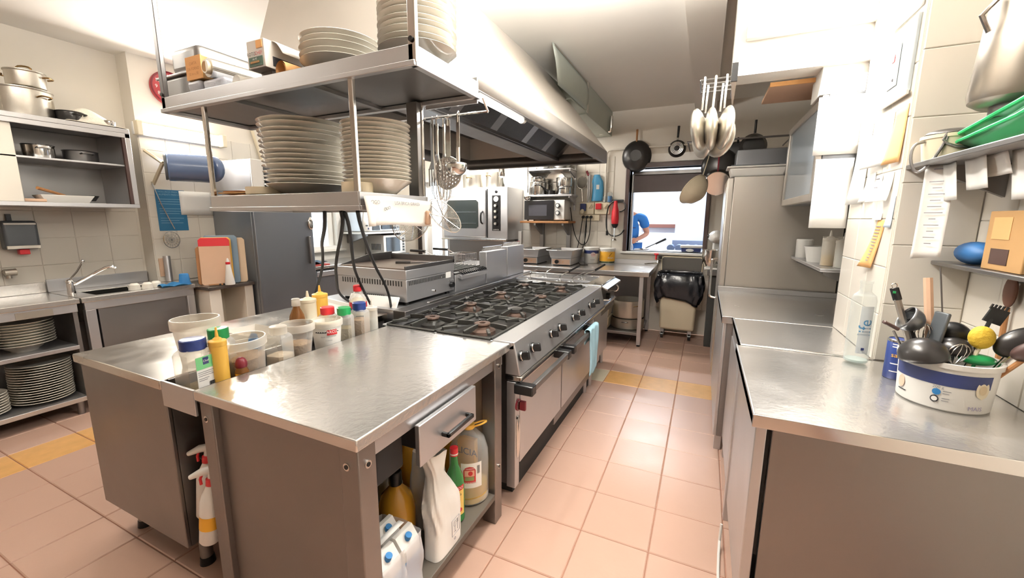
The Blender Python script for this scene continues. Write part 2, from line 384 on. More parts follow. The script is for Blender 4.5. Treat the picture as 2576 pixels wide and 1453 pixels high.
h = struct(M().bb(HX0 - .05, HX0, 5.70, 5.92, HZ0, HZ1 + .06).bb(HX1, HX1 + .05, 5.70, 5.92, HZ0, HZ1 + .06).bb(HX0, HX1, 5.70, 5.92, HZ1, HZ1 + .06).build('window_2', WOODD, None, bevel=.005))
box('sill', WHITE, h, HX0 - .08, HX1 + .08, 5.69, 5.98, HZ0 - .03, HZ0, .004)
box('shutter', WOODD, h, HX0, HX1, 5.90, 5.93, 1.86, 2.09); box('track', STEELD, h, HX0 + .02, HX1 - .02, 5.86, 5.90, 2.085, 2.13, .003)
box('inner_frame', WHITE, h, HX0, HX0 + .03, 5.93, 5.98, HZ0, 1.86); box('guide', STEELD, h, HX0 + .01, HX0 + .03, 5.86, 5.90, HZ0, 2.10)
wr = wall('wall_right', PAINT, (.97, 1.12, -4.5, 5.9, 0, 2.9))
tiles(wr, (.97, .62, .90), (0, 1, 0), (0, 0, 1), (-1, 0, 0), 8, 7)
wp = wall('wall_pillar', PAINT, (.71, .97, 2.22, 2.83, 0, 2.9))
tiles(wp, (.71, 2.225, .90), (0, 1, 0), (0, 0, 1), (-1, 0, 0), 3, 8, s=.202)
tiles(wp, (.712, 2.22, .90), (1, 0, 0), (0, 0, 1), (0, -1, 0), 1, 7, s=.25)
wf = wall('wall_front', PAINT, (-5.1, 1.12, -4.65, -4.5, 0, 2.9))
# ceiling beam and bulkhead
struct(box('trim_1', CEILP, None, -.21, .02, .2, 5.75, 2.78, 2.9))
struct(box('trim_2', CEILP, None, .075, .97, 2.84, 3.02, 2.315, 2.9))
# conduit running across the back wall
struct(M().tube([(-1.27, 5.72, 1.75), (-1.27, 5.72, 2.36), (-1.25, 5.72, 2.40), (-1.20, 5.72, 2.41), (.1, 5.72, 2.42)], .012).build('trim_3', PAINT, None))
struct(M().tube([(-4.60, 3.02, 2.62), (-4.60, 3.16, 2.08)], .016).build('trim_4', CREAM, None))
# dining room behind the hatch
struct(box('floor_dining_room', FLOORT, None, -3.2, 2.2, 5.9, 9.6, -.06, 0)); wall('ceiling_dining_room', CEILP, (-3.2, 2.2, 5.9, 9.6, 2.9, 3.0))
wall('wall_dining_back', BLUEWALL, (-3.2, -1.30, 9.0, 9.15, 0, 2.9), (-.58, 2.2, 9.0, 9.15, 0, 2.9), (-1.30, -.58, 9.0, 9.15, 0, 1.42), (-1.30, -.58, 9.0, 9.15, 1.98, 2.9))
wall('wall_dining_left', BLUEWALL, (-3.3, -3.2, 5.9, 9.6, 0, 2.9)); wall('wall_dining_right', BLUEWALL, (2.2, 2.3, 5.9, 9.6, 0, 2.9))
w3 = struct(M().bb(-1.34, -1.27, 8.95, 9.1, 1.40, 2.02).bb(-.61, -.54, 8.95, 9.1, 1.40, 2.02).bb(-1.27, -.61, 8.95, 9.1, 1.40, 1.45).bb(-1.27, -.61, 8.95, 9.1, 1.95, 2.02).build('window_3', WHITE, None, bevel=.004))
box('sill', mat('brown_sill', '#7a5148', .5), w3, -1.2, -.54, 8.90, 9.0, 1.33, 1.40, .004); box('pane', GLASS, w3, -1.27, -.61, 9.03, 9.035, 1.45, 1.95)
struct(box('trim_5', mat('grey_blue_pillar', '#b4bccb', .6), None, -.52, -.02, 8.55, 9.0, 0, 2.9))

# ---- ceiling and wall lamps ----
def strip(name, label, c, sx, sy, group=None, z=2.665):
    t = T(name, label, 'lamp', (c[0], c[1], 2.90), group)
    M().bb(c[0] - sx / 2, c[0] + sx / 2, c[1] - sy / 2, c[1] + sy / 2, z + .035, z + .065).build('housing', WHITEM, t, bevel=.006)
    M().bb(c[0] - sx / 2 + .01, c[0] + sx / 2 - .01, c[1] - sy / 2 + .01, c[1] + sy / 2 - .01, z, z + .035).build('diffuser', LAMP, t, bevel=.01)
    for s in (-.35, .35): M().cyl((c[0] + sx * s * (sx > sy), c[1] + sy * s * (sy > sx), z + .065), (c[0] + sx * s * (sx > sy), c[1] + sy * s * (sy > sx), 2.9), .006, n=8).build('hanger', WHITEM, t)
    return t
strip('ceiling_lamp', 'long fluorescent ceiling lamp over the aisle beside the range', (-.45, 1.45), .18, 1.25, None, 2.56)
strip('ceiling_lamp', 'added fluorescent ceiling lamp over the combi oven at the back', (-2.9, 5.0), 1.25, .16)  # fitting built for the added rear light
strip('ceiling_lamp', 'added unseen fluorescent ceiling lamp over the passage by the sink', (-3.3, .35), .16, 1.25)  # fitting built for the added left light, out of view
t = T('wall_lamp', 'warm strip lamp with white end caps on the left wall below the red clock', 'lamp', (-4.62, 2.36, 2.27))
M().bb(-4.61, -4.575, 1.99, 2.74, 2.215, 2.325).build('housing', WHITEM, t, bevel=.006)
M().bb(-4.575, -4.52, 2.03, 2.70, 2.225, 2.315).build('diffuser', LAMPW, t, bevel=.02)
for y in (1.995, 2.695): M().bb(-4.61, -4.515, y, y + .04, 2.21, 2.33).build('end_cap', CREAM, t, bevel=.006)
t = T('wall_lamp', 'strip lamp on the white bulkhead above the pinned papers', 'lamp', (.42, 2.84, 2.5))
M().bb(.13, .71, 2.79, 2.84, 2.49, 2.56).build('housing', WHITEM, t, bevel=.006)
M().bb(.15, .69, 2.745, 2.79, 2.495, 2.555).build('diffuser', LAMP, t, bevel=.012)
# ================= central island =================
t = T('steel_work_table', 'near right steel island table with a drawer and bottles on its open shelf', 'table', (-1.205, 1.24, 0), 'island tables')
k = M().bb(-1.59, -.82, .752, 1.735, .862, .90); k.build('worktop', STEELTOP, t, bevel=.004)
box('apron', STEEL, t, -.865, -.845, .80, 1.70, .80, .862, .002)
for x0, x1, y0, y1 in ((-1.575, -1.505, .76, .83), (-.905, -.832, .765, .835), (-.905, -.832, 1.60, 1.67), (-1.575, -1.505, 1.60, 1.67)):
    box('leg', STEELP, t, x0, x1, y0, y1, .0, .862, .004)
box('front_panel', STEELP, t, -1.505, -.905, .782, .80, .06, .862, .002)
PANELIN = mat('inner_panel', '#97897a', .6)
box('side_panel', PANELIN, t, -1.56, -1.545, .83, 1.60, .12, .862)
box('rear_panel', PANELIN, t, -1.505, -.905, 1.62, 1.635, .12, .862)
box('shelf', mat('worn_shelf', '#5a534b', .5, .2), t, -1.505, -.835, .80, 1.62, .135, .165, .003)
for x, y, z, ax in ((-1.54, .76, .80, 1), (-1.54, .76, .10, 1), (-.875, .765, .80, 1), (-.832, .80, .80, 0), (-.832, 1.635, .815, 0), (-.832, 1.635, .30, 0)):
    d = Vector((0, -.004, 0)) if ax else Vector((.004, 0, 0)); p = Vector((x, y, z))
    M().cyl(p, p + d, .012, n=14).cyl(p + d, p + d * 1.4, .007, n=10, mi=1).build('bolt', [STEELB, BLACK], t)
dr = M().bb(-.838, -.818, 1.02, 1.398, .66, .812).build('drawer', STEEL, t, bevel=.003)
M().bb(-1.40, -.838, 1.05, 1.37, .70, .80).build('drawer_box', BLACKM, dr, bevel=.004)
M().bb(-.798, -.784, 1.145, 1.325, .712, .728).bb(-.818, -.784, 1.145, 1.158, .712, .728).bb(-.818, -.784, 1.312, 1.325, .712, .728).build('handle', BLACK, dr, bevel=.003)
M().bb(-1.10, -.88, .875, 1.01, .655, .80).build('drawer_slide', BLACKM, t, bevel=.01)

t = T('steel_work_table', 'left steel island table with a closed front panel and bare top', 'table', (-2.15, 1.35, 0), 'island tables')
M().bb(-2.51, -1.80, .748, 1.97, .862, .90).build('worktop', mat('steel_worktop_matt', '#c9c3ba', .24, 1, bump=.06, bscale=9, rvar=.06, vscale=6), t, bevel=.004)
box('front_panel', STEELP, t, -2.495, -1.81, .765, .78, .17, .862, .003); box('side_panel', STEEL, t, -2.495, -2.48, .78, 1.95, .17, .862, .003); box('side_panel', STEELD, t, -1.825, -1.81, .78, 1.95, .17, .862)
box('bottom_shelf', STEELD, t, -2.48, -1.825, .78, 1.95, .17, .19)
for x, y in ((-2.40, .86), (-1.88, .86), (-2.40, 1.88), (-1.88, 1.88)):
    l = M().cyl((x, y, .03), (x, y, .17), .024, n=16).build('leg', STEELD, t); M().cyl((x, y, 0), (x, y, .035), .03, .026, n=16).build('foot', BLACK, l)
# recessed channel between the tables
t = T('drip_channel', 'recessed steel channel full of jars between the island tables', 'channel', (-1.695, 1.2, .84))
M().bb(-1.797, -1.593, .775, 1.72, .838, .85).bb(-1.797, -1.790, .775, 1.72, .85, .896).bb(-1.600, -1.593, .775, 1.72, .85, .896).build('trough', SMOKE, t)
M().bb(-1.80, -1.59, .752, .762, .80, .899).build('end_lip', STEEL, t, bevel=.002)
box('rear_board', BLACKM, t, -1.79, -1.60, 1.30, 1.32, .16, .838)

# ================= extractor hood =================
HX, HL, HN, HF, HB, HR = -.935, -2.5, 1.64, 4.20, 2.05, 2.155
t = T('extractor_hood', 'huge steel extractor hood with sloping sides above the range', 'hood', (-1.72, 2.9, 2.05))
def ring(x0, x1, y0, y1, z): return [(x0, y0, z), (x1, y0, z), (x1, y1, z), (x0, y1, z)]
k = M(); A, B, Cc = ring(HL, HX, HN, HF, HB), ring(HL, HX, HN, HF, HR), ring(-2.34, -1.5, 1.80, 3.95, 2.9)
k.add(A + B, [(i, (i + 1) % 4, 4 + (i + 1) % 4, 4 + i) for i in range(4)])
HOODM = mat('hood_steel', '#cdc6bd', .55, .35, var=.05)
k.build('rim', mat('hood_rim', '#a29d97', .5, .5, var=.05), t, solid=.012)
k = M().add(B + Cc, [(i, (i + 1) % 4, 4 + (i + 1) % 4, 4 + i) for i in range(4)])
k.build('sloping_casing', HOODM, t, solid=.006, smooth=False)
M().bb(HX - .03, HX + .004, HN, HF, HB - .006, HB + .006).bb(HL, HX, HF - .03, HF + .004, HB - .006, HB + .006).bb(HL, HX, HN - .004, HN + .03, HB - .006, HB + .006).build('lower_flange', STEELD, t, bevel=.002)
M().bb(-1.60, -1.42, HN + .02, HF - .02, 2.085, 2.10).bb(-1.60, -1.585, HN + .02, HF - .02, 2.10, 2.14).bb(-1.435, -1.42, HN + .02, HF - .02, 2.10, 2.14).build('grease_gutter', STEELD, t, bevel=.003)
ys = [1.70, 2.20, 2.72, 3.26, 3.72, 4.14]
def slope(y0, y1, side, off=0.):
    x0, x1 = (-1.425, -1.21) if side > 0 else (-1.595, -2.1)
    n = .012 + off; zt = 2.335
    return M().add([(x0, y0, 2.12), (x0, y1, 2.12), (x1, y1, zt), (x1, y0, zt), (x0 - side * n, y0, 2.12 + n), (x0 - side * n, y1, 2.12 + n), (x1 - side * n, y1, zt + n), (x1 - side * n, y0, zt + n)], [(0, 1, 2, 3), (4, 7, 6, 5), (0, 4, 5, 1), (1, 5, 6, 2), (2, 6, 7, 3), (3, 7, 4, 0)])
for a, b in zip(ys, ys[1:]):
    slope(a + .05, b - .05, 1).build('filter', FILT, t); slope(a + .05, b - .05, -1).build('filter', FILT, t)
for y in ys:
    slope(y - .05, y + .05, 1, .004).build('filter_rail', STEELD, t)
M().bb(-2.38, -1.15, HN + .14, HF - .16, 2.35, 2.36).build('plenum', FILT, t)
M().cyl((-1.0, 4.1, 2.08), (-1.0, 4.1, 2.14), .05, .06, n=20).build('round_vent', STEELD, t)
lp = M().tube([(-.975, 1.62, 2.045), (-.975, 2.2, 2.045)], .017, n=12).build('tube_lamp', LAMP, t)
M().cyl((-.975, 2.2, 2.045), (-.975, 2.235, 2.05), .02, n=12).build('end_cap', WHITE, lp)
# duct to the back wall
t = T('air_duct', 'grey sheet metal duct under the ceiling running to the back wall', 'duct', (-1.36, 4.5, 2.585))
gd = mat('duct_grey', '#b3b8ae', .5, .3, var=.08)
M().bb(-1.50, -1.22, 4.45, 5.745, 2.585, 2.895).build('duct_section', gd, t, bevel=.004)
k = M()
k.grid(lambda u, v: (-1.22 + .02 * math.sin(PI * v), 3.36 + 1.09 * u + (1 - u) * .16 * (1 - v) ** 2, 2.62 + .275 * v), 10, 6)
k.build('side_sheet', gd, t, solid=.006)
M().grid(lambda u, v: (-1.50, 3.4 + 1.05 * u, 2.80 + .095 * v), 2, 1).build('side_sheet', gd, t, solid=.006)
M().bb(-1.50, -1.22, 3.9, 4.45, 2.60, 2.61).build('bottom_sheet', gd, t)
M().bb(-1.235, -1.205, 4.43, 4.47, 2.60, 2.895).bb(-1.225, -1.21, 3.40, 4.45, 2.885, 2.897).build('seam_tape', ALU, t)
M().tube([(-1.19, 5.55, 2.80), (-1.19, 5.55, 2.66), (-1.20, 5.55, 2.62), (-1.34, 5.55, 2.60)], .022, n=10).build('foil_pipe', STEELB, t)

# ================= hanging plate rack =================
t = T('hanging_rack', 'steel two-tier hanging plate rack over the island', 'rack', (-1.3, 1.09, 1.9))
SX0, SX1, SY0, SY1 = -1.90, -.718, .93, 1.262
def tray(x0, x1, y0, y1, z0, z1, name):
    sh = M().bb(x0 + .003, x1 - .003, y0 + .003, y1 - .003, z0 + .012, z0 + .024).build(name, STEELD, t)
    M().bb(x0, x1, y0 - .003, y0 + .003, z0, z1).build('fascia', STEEL, sh, bevel=.0015); M().bb(x1 - .003, x1 + .003, y0, y1, z0, z1).build('fascia', STEEL, sh, bevel=.0015)
    M().bb(x0 - .003, x0 + .003, y0, y1, z0, z1).build('fascia', STEEL, sh, bevel=.0015); M().bb(x0, x1, y1 - .003, y1 + .003, z0, z1).build('fascia', STEEL, sh, bevel=.0015)
    M().bb(x0 - .006, x1 + .006, y0 - .008, y0 + .012, z0 - .004, z0 + .010).bb(x1 - .012, x1 + .008, y0, y1, z0 - .004, z0 + .010).bb(x0 - .006, x1 + .006, y1 - .012, y1 + .008, z0 - .004, z0 + .010).bb(x0 - .006, x0 + .012, y0, y1, z0 - .004, z0 + .010).build('angle_frame', STEEL, sh, bevel=.0015)
    return sh
us = tray(SX0, SX1, SY0, SY1, 1.895, 1.945, 'upper_shelf')
for x in (-1.52, -1.13): M().bb(x - .012, x + .012, SY0, SY1, 1.895, 1.908).build('rib', STEELD, us)
tray(-1.665, -.936, .93, 1.262, 1.527, 1.578, 'lower_shelf')
for x, y in ((-1.655, .935), (-.945, .935), (-.945, 1.25), (-1.655, 1.25)):
    M().bb(x - .009, x + .009, y - .006, y + .006, 1.53, 1.90).build('upright', STEELB, t, bevel=.002)
M().bb(-.985, -.94, 1.222, 1.262, 1.53, 1.90).build('channel_upright', STEELD, t, bevel=.002)
for x, y in ((-1.89, .935), (-.722, .935)):
    u = M().bb(x - .012, x + .012, y - .008, y + .008, 1.90, 2.9).build('hanger_post', STEELB if x > -1 else SMOKE, t, bevel=.002)
    M().cyl((x, y - .009, 1.955), (x, y - .013, 1.955), .007, n=10).build('bolt', BLACK, u)
M().bb(-.93, -.72, 1.262, 1.268, 1.88, 1.96).build('back_plate', STEEL, t)
# utensil rail on the back of the rack
M().tube([(-1.66, 1.30, 1.86), (-.70, 1.30, 1.86)], .005).tube([(-.70, 1.30, 1.86), (-.70, 1.262, 1.895)], .004).tube([(-1.3, 1.30, 1.86), (-1.3, 1.262, 1.895)], .004).build('utensil_rail', CHROME, t)

# crockery on the rack
def plate_mesh(name, R, hgt, foot, deep, mt=PORC):
    """rimmed plate; deep > 0 gives a bowl-like well"""
    k = M(); th = .0045
    out = [(0, .004), (foot - .006, .004), (foot - .004, 0), (foot, 0), (foot + .004, .004 + hgt * .10 * deep), (R * .74, hgt * (.45 + deep * .25)), (R * .97, hgt * .96), (R, hgt)]
    inn = [(R - .002, hgt + .002), (R * .95, hgt * .93 + th), (R * .72, hgt * (.40 + deep * .25) + th), (foot, th + .004), (0, th + .004)]
    k.lathe(out + inn, n=40); return k.build(name, mt, None, angle=60)
def stack(name, kind, lab, grp, x, y, z, n, R, hgt, foot, deep, pitch, lean=(0, 0), jit=.0015, tilt=(0, 0), mt=PORC, base_h=0.):
    base = None; zz = z
    if base_h:                                     # the lowest piece is a deeper bowl on a small foot
        o = M().lathe([(0, .006), (foot - .008, .006), (foot - .006, 0), (foot, 0), (foot + .012, base_h * .35), (R * .62, base_h * .52), (R * .97, base_h * .96), (R, base_h), (R - .002, base_h + .002), (R * .94, base_h * .94 + .005), (R * .60, base_h * .56 + .005), (foot, .012), (0, .011)], n=40).build(name, mt, None, angle=60)
        o.location = (x, y, z); tag(o, lab % nth(0, n), kind, grp); zz = z + base_h - hgt + pitch
    for i in range(1 if base_h else 0, n):
        o = plate_mesh(name, R, hgt, foot, deep, mt) if base is None else base.copy()
        if base is None: base = o
        else: COL.objects.link(o)
        o.location = (x + lean[0] * i + random.uniform(-jit, jit), y + lean[1] * i + random.uniform(-jit, jit), zz)
        zz += pitch * random.choice((.82, .9, 1., 1., 1.05, 1.3)) if base_h else pitch
        o.rotation_euler = (tilt[0], tilt[1], random.uniform(0, 6))
        tag(o, lab % nth(i, n), kind, grp)
stack('deep_plate', 'plate', '%s of the wide plates in the left stack on the lower rack shelf', 'wide plates on the lower rack shelf', -1.335, 1.09, 1.5535, 14, .146, .032, .056, .8, .0155, (-.0012, 0), base_h=.062)
stack('bowl', 'bowl', '%s of the white bowls in the right stack on the lower rack shelf', 'white bowls on the lower rack shelf', -1.00, 1.082, 1.553, 16, .110, .038, .042, 1., .0118, (0, 0), base_h=.068)
stack('shallow_bowl', 'bowl', '%s of the shallow bowls in the low stack on top of the rack', 'shallow bowls on top of the rack', -1.149, 1.10, 1.921, 5, .128, .055, .044, 1., .0155, base_h=.082)
stack('soup_plate', 'plate', '%s plate in the tall stack at the right rack top end', 'tall stack of plates on top of the rack', -.826, 1.09, 1.921, 15, .116, .040, .044, 1., .0145, (.0004, 0), base_h=.07)
# lower-shelf small things
for i, (dx, h0) in enumerate(((0, 0), (.005, .028))):
    o = M().lathe([(0, 0), (.062, 0), (.064, .002), (.064, .026), (.05, .027), (0, .026)], n=28).build('tape_roll', CREAM, None); o.location = (-1.46 + dx, 1.0, 1.553 + h0)
    tag(o, ('lower' if i == 0 else 'upper') + ' cream paper roll beside the left plate stack on the rack', 'roll', 'cream rolls on the rack')
o = M().lathe([(0, 0), (.045, 0), (.047, .002), (.047, .056), (.035, .057), (0, .055)], n=28).build('tape_roll', CREAM, None); o.location = (-.955 - .04, .985, 1.553)
tag(o, 'single cream roll in front of the bowls behind the right rack upright', 'roll')
for i in range(7):
    k = M().bb(-.075, .075, -.07, .07, 0, .004); o = k.build('slate_sheet', BROWNP if i % 2 else WOOD, None, smooth=False)
    o.location = (-1.575 + random.uniform(-.008, .008), 1.03 + random.uniform(-.01, .01), 1.553 + i * .0068); o.rotation_euler[2] = random.uniform(-.12, .12); o.rotation_euler[0] = random.uniform(-.006, .006)
    tag(o, '%s brown paper sheet in the pile on the lower rack shelf' % nth(i, 7), 'sheet', 'brown sheets on the rack'); o.name = 'brown_sheet'
o = M().lathe([(0, 0), (.03, 0), (.042, .075), (.044, .075), (.032, .003), (0, .003)], n=24).build('plastic_cup', CLEAR, None); o.location = (-1.545, 1.165, 1.553); tag(o, 'clear plastic cup behind the left plate stack on the lower rack shelf', 'cup')
o = M().bb(-.05, .05, -.04, .04, 0, .03).build('black_box', BLACKM, None, bevel=.006); o.location = (-1.14, 1.01, 1.553); tag(o, 'small black box between the plate stacks on the lower rack shelf', 'box')
o = M().bb(-.09, .09, -.012, .012, 0, .010).build('kitchen_knife', BLACK, None, bevel=.003); o.location = (-1.08, .965, 1.553); tag(o, 'dark red handled knife lying at the front of the lower rack shelf', 'knife')
o.data.materials[0] = DRED
# paper strip hung on the short end of the lower shelf
t = T('paper_strip', 'long handwritten paper strip taped over the right end of the lower rack shelf', 'paper', (-.93, 1.1, 1.55))
M().grid(lambda u, v: (-.919 + .003 * math.sin(6 * u + 3 * v) + .016 * (1 - v) * (u < .12), .93 + .335 * u, 1.475 + .09 * v + .004 * math.sin(5 * u)), 24, 6).build('sheet', PAPER, t, solid=.001)
text('OGO', .016, (-.9145, .975, 1.548), (0, 1, 0), (0, 0, 1), PAPERD, t); text('OLIO', .013, (-.9145, 1.025, 1.530), (0, 1, .25), (0, -.2, 1), INK, t)
text('USA BRICA GIRASSI', .015, (-.9145, 1.125, 1.548), (0, 1, 0), (0, 0, 1), PAPERD, t)

# boxes and rolls on the upper shelf
t = T('gastronorm_pan', 'tall steel pan upside down at the left end of the rack top', 'pan', (-1.83, 1.12, 2.04), 'steel pans on the rack')
M().bb(-1.925, -1.745, .985, 1.25, 2.042, 2.135).build('body', STEELD, t, bevel=.022, seg=3)
t = T('gastronorm_pan', 'low steel pan sticking out left under the tall pan on the rack', 'pan', (-1.86, 1.12, 1.92), 'steel pans on the rack')
M().bb(-2.0, -1.785, .975, 1.25, 1.947, 2.032).build('body', STEELD, t, bevel=.012, seg=3); M().bb(-2.008, -1.78, .968, 1.256, 2.032, 2.04).build('rim', STEEL, t, bevel=.002)
t = T('white_packet', 'crumpled pale packets under the orange-ended box on the rack', 'packet', (-1.70, 1.05, 1.92))
M().bb(-1.775, -1.69, .95, 1.23, 1.921, 1.992, tx=.012, ty=.01).bb(-1.685, -1.56, .955, 1.23, 1.921, 1.988, tx=.01).build('packet', mat('pale_packet', '#c9cdd8', .4, bump=.5, bscale=25), t, bevel=.012)
t = T('film_box', 'long carton with an orange end on the rack top', 'box', (-1.72, 1.1, 1.99))
M().bb(-1.768, -1.676, .957, 1.245, 1.995, 2.072).build('carton', CARD, t, bevel=.002); M().bb(-1.769, -1.675, .953, .957, 1.995, 2.073).build('end_label', ORANGE, t)
for i, (w, zz) in enumerate((('CARTA', .014), ('DA FORNO', -.004), ('50 m x 38', -.021))): text(w, .014, (-1.722, .952, 2.034 + zz), (1, 0, 0), (0, 0, 1), mat('orange_ink%d' % i, '#c98a55', .8), t)
t = T('foil_roll', 'roll of aluminium foil beside the orange-ended carton on the rack', 'roll', (-1.625, 1.1, 1.99), 'rolls on the rack top')
a, b = Vector((-1.628, .95, 2.021)), Vector((-1.600, 1.25, 2.021))
M().cyl(a, b, .032, n=24).build('foil', STEELB, t); M().cyl(a + Vector((0, -.012, 0)), b, .022, n=20).cyl(a + Vector((0, -.0125, 0)), a, .017, .017, n=16, mi=1).build('core', [CREAM, CARD], t)
t = T('film_roll', 'short white film roll in front of the foil roll on the rack', 'roll', (-1.5, 1.05, 1.92), 'rolls on the rack top')
M().cyl((-1.490, .955, 1.951), (-1.455, 1.22, 1.951), .029, n=22).build('film', MATS['milky_plastic'], t)
t = T('film_dispenser_box', 'white roll box with a green panel standing on the rack top', 'box', (-1.38, 1.05, 1.985))
M().bb(-1.422, -1.335, .957, 1.16, 1.986, 2.072).build('carton', mat('white_carton', '#e9e5de', .7), t, bevel=.002)
M().bb(-1.405, -1.35, .99, 1.15, 1.921, 1.986).build('support', STEELD, t)
M().bb(-1.412, -1.345, .955, .957, 1.992, 2.020).build('green_panel', mat('dark_green_print', '#31503a', .6), t); M().bb(-1.372, -1.343, .955, .957, 2.045, 2.068).build('orange_mark', ORANGE, t); M().bb(-1.404, -1.36, .9535, .955, 2.001, 2.007).build('print_line', CARD, t)
text('ROTO', .0155, (-1.397, .954, 2.029), (1, 0, 0), (0, 0, 1), INK, t); text('CHEF', .0155, (-1.361, .954, 2.029), (1, 0, 0), (0, 0, 1), REDI, t); text('alu 45', .009, (-1.380, .953, 2.013), (1, 0, 0), (0, 0, 1), PAPER, t)
M().bb(-1.335, -1.3335, .985, 1.12, 1.995, 2.025).build('side_panel', INK, t); text('Cuki', .026, (-1.3325, 1.03, 2.010), (0, 1, 0), (0, 0, 1), PAPER, t)
M().grid(lambda u, v: (-1.335 + .05 * v, .985 + .17 * u, 2.072 - .045 * v + .01 * math.sin(PI * v)), 6, 4).build('lid_flap', PAPER, t, solid=.0015)
t = T('cardboard_tube', 'open brown cardboard tube poking out beside the white roll box', 'tube', (-1.25, 1.05, 1.93), 'rolls on the rack top')
k = M()
for r0 in (.026, .021): k.cyl((-1.252, .948, 1.962), (-1.235, 1.235, 1.962), r0, r0, n=24, cap=False)
k.build('tube', BROWNP, t)
o = M().bb(-.008, .008, -.004, .004, 0, .06).build('wall_hook', SMOKE, None); o.location = (-1.43, 1.60, 2.22); tag(o, 'small metal hook on the near sloping face of the hood', 'hook')
# ================= utensils hung on the rack =================
def hook(k, x, y, z): k.tube([(x, y - .004, z - .03), (x, y - .004, z), (x, y + .003, z + .008), (x, y + .009, z + .004)], .0025, n=6)
t = T('serving_fork', 'long steel serving fork hanging at the left of the rack rail', 'fork', (-.94, 1.31, 1.86))
k = M(); hook(k, -.94, 1.31, 1.86); k.bb(-.947, -.933, 1.308, 1.311, 1.71, 1.845); k.build('handle', STEELB, t)
k = M().prism([(-.006, 0), (.006, 0), (.020, -.03), (-.020, -.03)], (-.94, 1.308, 1.71), (1, 0, 0), (0, 0, 1), (0, .003, 0))
for dx in (-.017, -.006, .006, .017): k.bb(-.94 + dx - .0025, -.94 + dx + .0025, 1.308, 1.311, 1.62, 1.682)
k.build('tines', STEELB, t)
for i, (x, y, lab) in enumerate(((-.915, 1.305, 'balloon whisk hanging right of the serving fork on the rack rail'), (-.895, 1.32, 'balloon whisk hanging left of the skimmer on the rack rail'))):
    t = T('whisk', lab, 'whisk', (x, y, 1.86), 'whisks on the rack rail'); k = M(); hook(k, x, y, 1.86); k.cyl((x, y, 1.73), (x, y, 1.84), .006, n=8); k.build('handle', STEELB, t)
    k = M()
    for a in range(5):
        ca, sa = math.cos(a * PI / 5), math.sin(a * PI / 5)
        k.tube([(x + ca * r, y + sa * r, z) for r, z in ((.004, 1.74), (.014, 1.68), (.024, 1.61), (.018, 1.575), (0, 1.565), (-.018, 1.575), (-.024, 1.61), (-.014, 1.68), (-.004, 1.74))], .0012, n=5, smooth=1)
    k.build('wires', CHROME, t)
# skimmer with drilled disc
t = T('skimmer', 'round perforated steel skimmer hanging from the rack rail', 'skimmer', (-.87, 1.31, 1.86))
k = M(); hook(k, -.87, 1.31, 1.86); k.bb(-.879, -.861, 1.308, 1.311, 1.72, 1.85); k.build('handle', STEELB, t)
def perforated(o, R, nring, hole, yoff):
    """disc in the x-z plane made of cells round real holes"""
    k = M(); n = 26; s = 2 * R / n
    cells = [(i, j) for i in range(n) for j in range(n) if math.hypot((i + .5) * s - R, (j + .5) * s - R) < R - s * .35]
    for i, j in cells:
        cx, cz = (i + .5) * s - R, (j + .5) * s - R; hol = (i % 3 == 1 and j % 3 == (1 if (i // 3) % 2 else 2)) and math.hypot(cx, cz) < R * .86
        f = lambda x, z: (o[0] + x, o[1] + yoff * (1 - (x * x + z * z) / R / R), o[2] + z)
        c = [(cx - s / 2, cz - s / 2), (cx + s / 2, cz - s / 2), (cx + s / 2, cz + s / 2), (cx - s / 2, cz + s / 2)]
        if not hol: k.add([f(*p) for p in c], [(0, 1, 2, 3)])
    return k
perforated((-.875, 1.312, 1.665), .058, 5, .004, .010).build('disc', STEELB, t, solid=.0016)
M().tube([(-.875 + .058 * math.cos(a), 1.312, 1.665 + .058 * math.sin(a)) for a in [2 * PI * i / 40 for i in range(40)]], .0028, n=6, closed=True).build('rim', STEELB, t)
t = T('ladle', 'steel ladle hanging in front of the skimmer at the right end of the rack rail', 'ladle', (-.82, 1.30, 1.86))
k = M(); hook(k, -.82, 1.30, 1.865); k.bb(-.826, -.814, 1.296, 1.30, 1.70, 1.855); k.cyl((-.82, 1.296, 1.70), (-.82, 1.296, 1.75), .007, n=10); k.build('handle', STEELB, t)
M().ell((-.822, 1.285, 1.685), .038, .038, .036, n=24, m=8, z1=.25).build('bowl', STEELB, t, solid=.0016)
# wire strainers under the right end of the lower shelf
def spider(name, lab, c, R, a, b, nr, handle):
    t = T(name, lab, 'strainer', c, 'wire strainers under the rack'); a, b, c = Vector(a).normalized(), Vector(b).normalized(), Vector(c); n = a.cross(b)
    pts = lambda r, dz=0: [c + a * (r * math.cos(x)) + b * (r * math.sin(x)) + n * dz for x in [2 * PI * i / 36 for i in range(36)]]
    M().tube(pts(R), .0019, n=6, closed=True).build('rim', STEELB, t)
    k = M()
    for i in range(1, nr): r = R * i / nr; k.tube(pts(r, -R * .28 * (1 - (r / R) ** 2)), .0009, n=4, closed=True)
    k.build('mesh', STEELB, t); k = M()
    for i in range(4):
        d = a * math.cos(i * PI / 4 + .2) + b * math.sin(i * PI / 4 + .2)
        k.tube([c + d * (R * s) - n * (R * .28 * (1 - s * s)) for s in (-1, -.6, 0, .6, 1)], .0016, n=5)
    k.build('spokes', STEELB, t)
    M().tube(handle, .003, n=6, smooth=1).build('handle', STEELB, t)
spider('wire_strainer', 'round wire strainer hanging under the paper strip on the rack', (-1.005, 1.25, 1.485), .073, (1, .25, 0), (.0, .35, 1), 13, [(-.97, 1.262, 1.55), (-.985, 1.26, 1.53), (-1.0, 1.26, 1.555)])
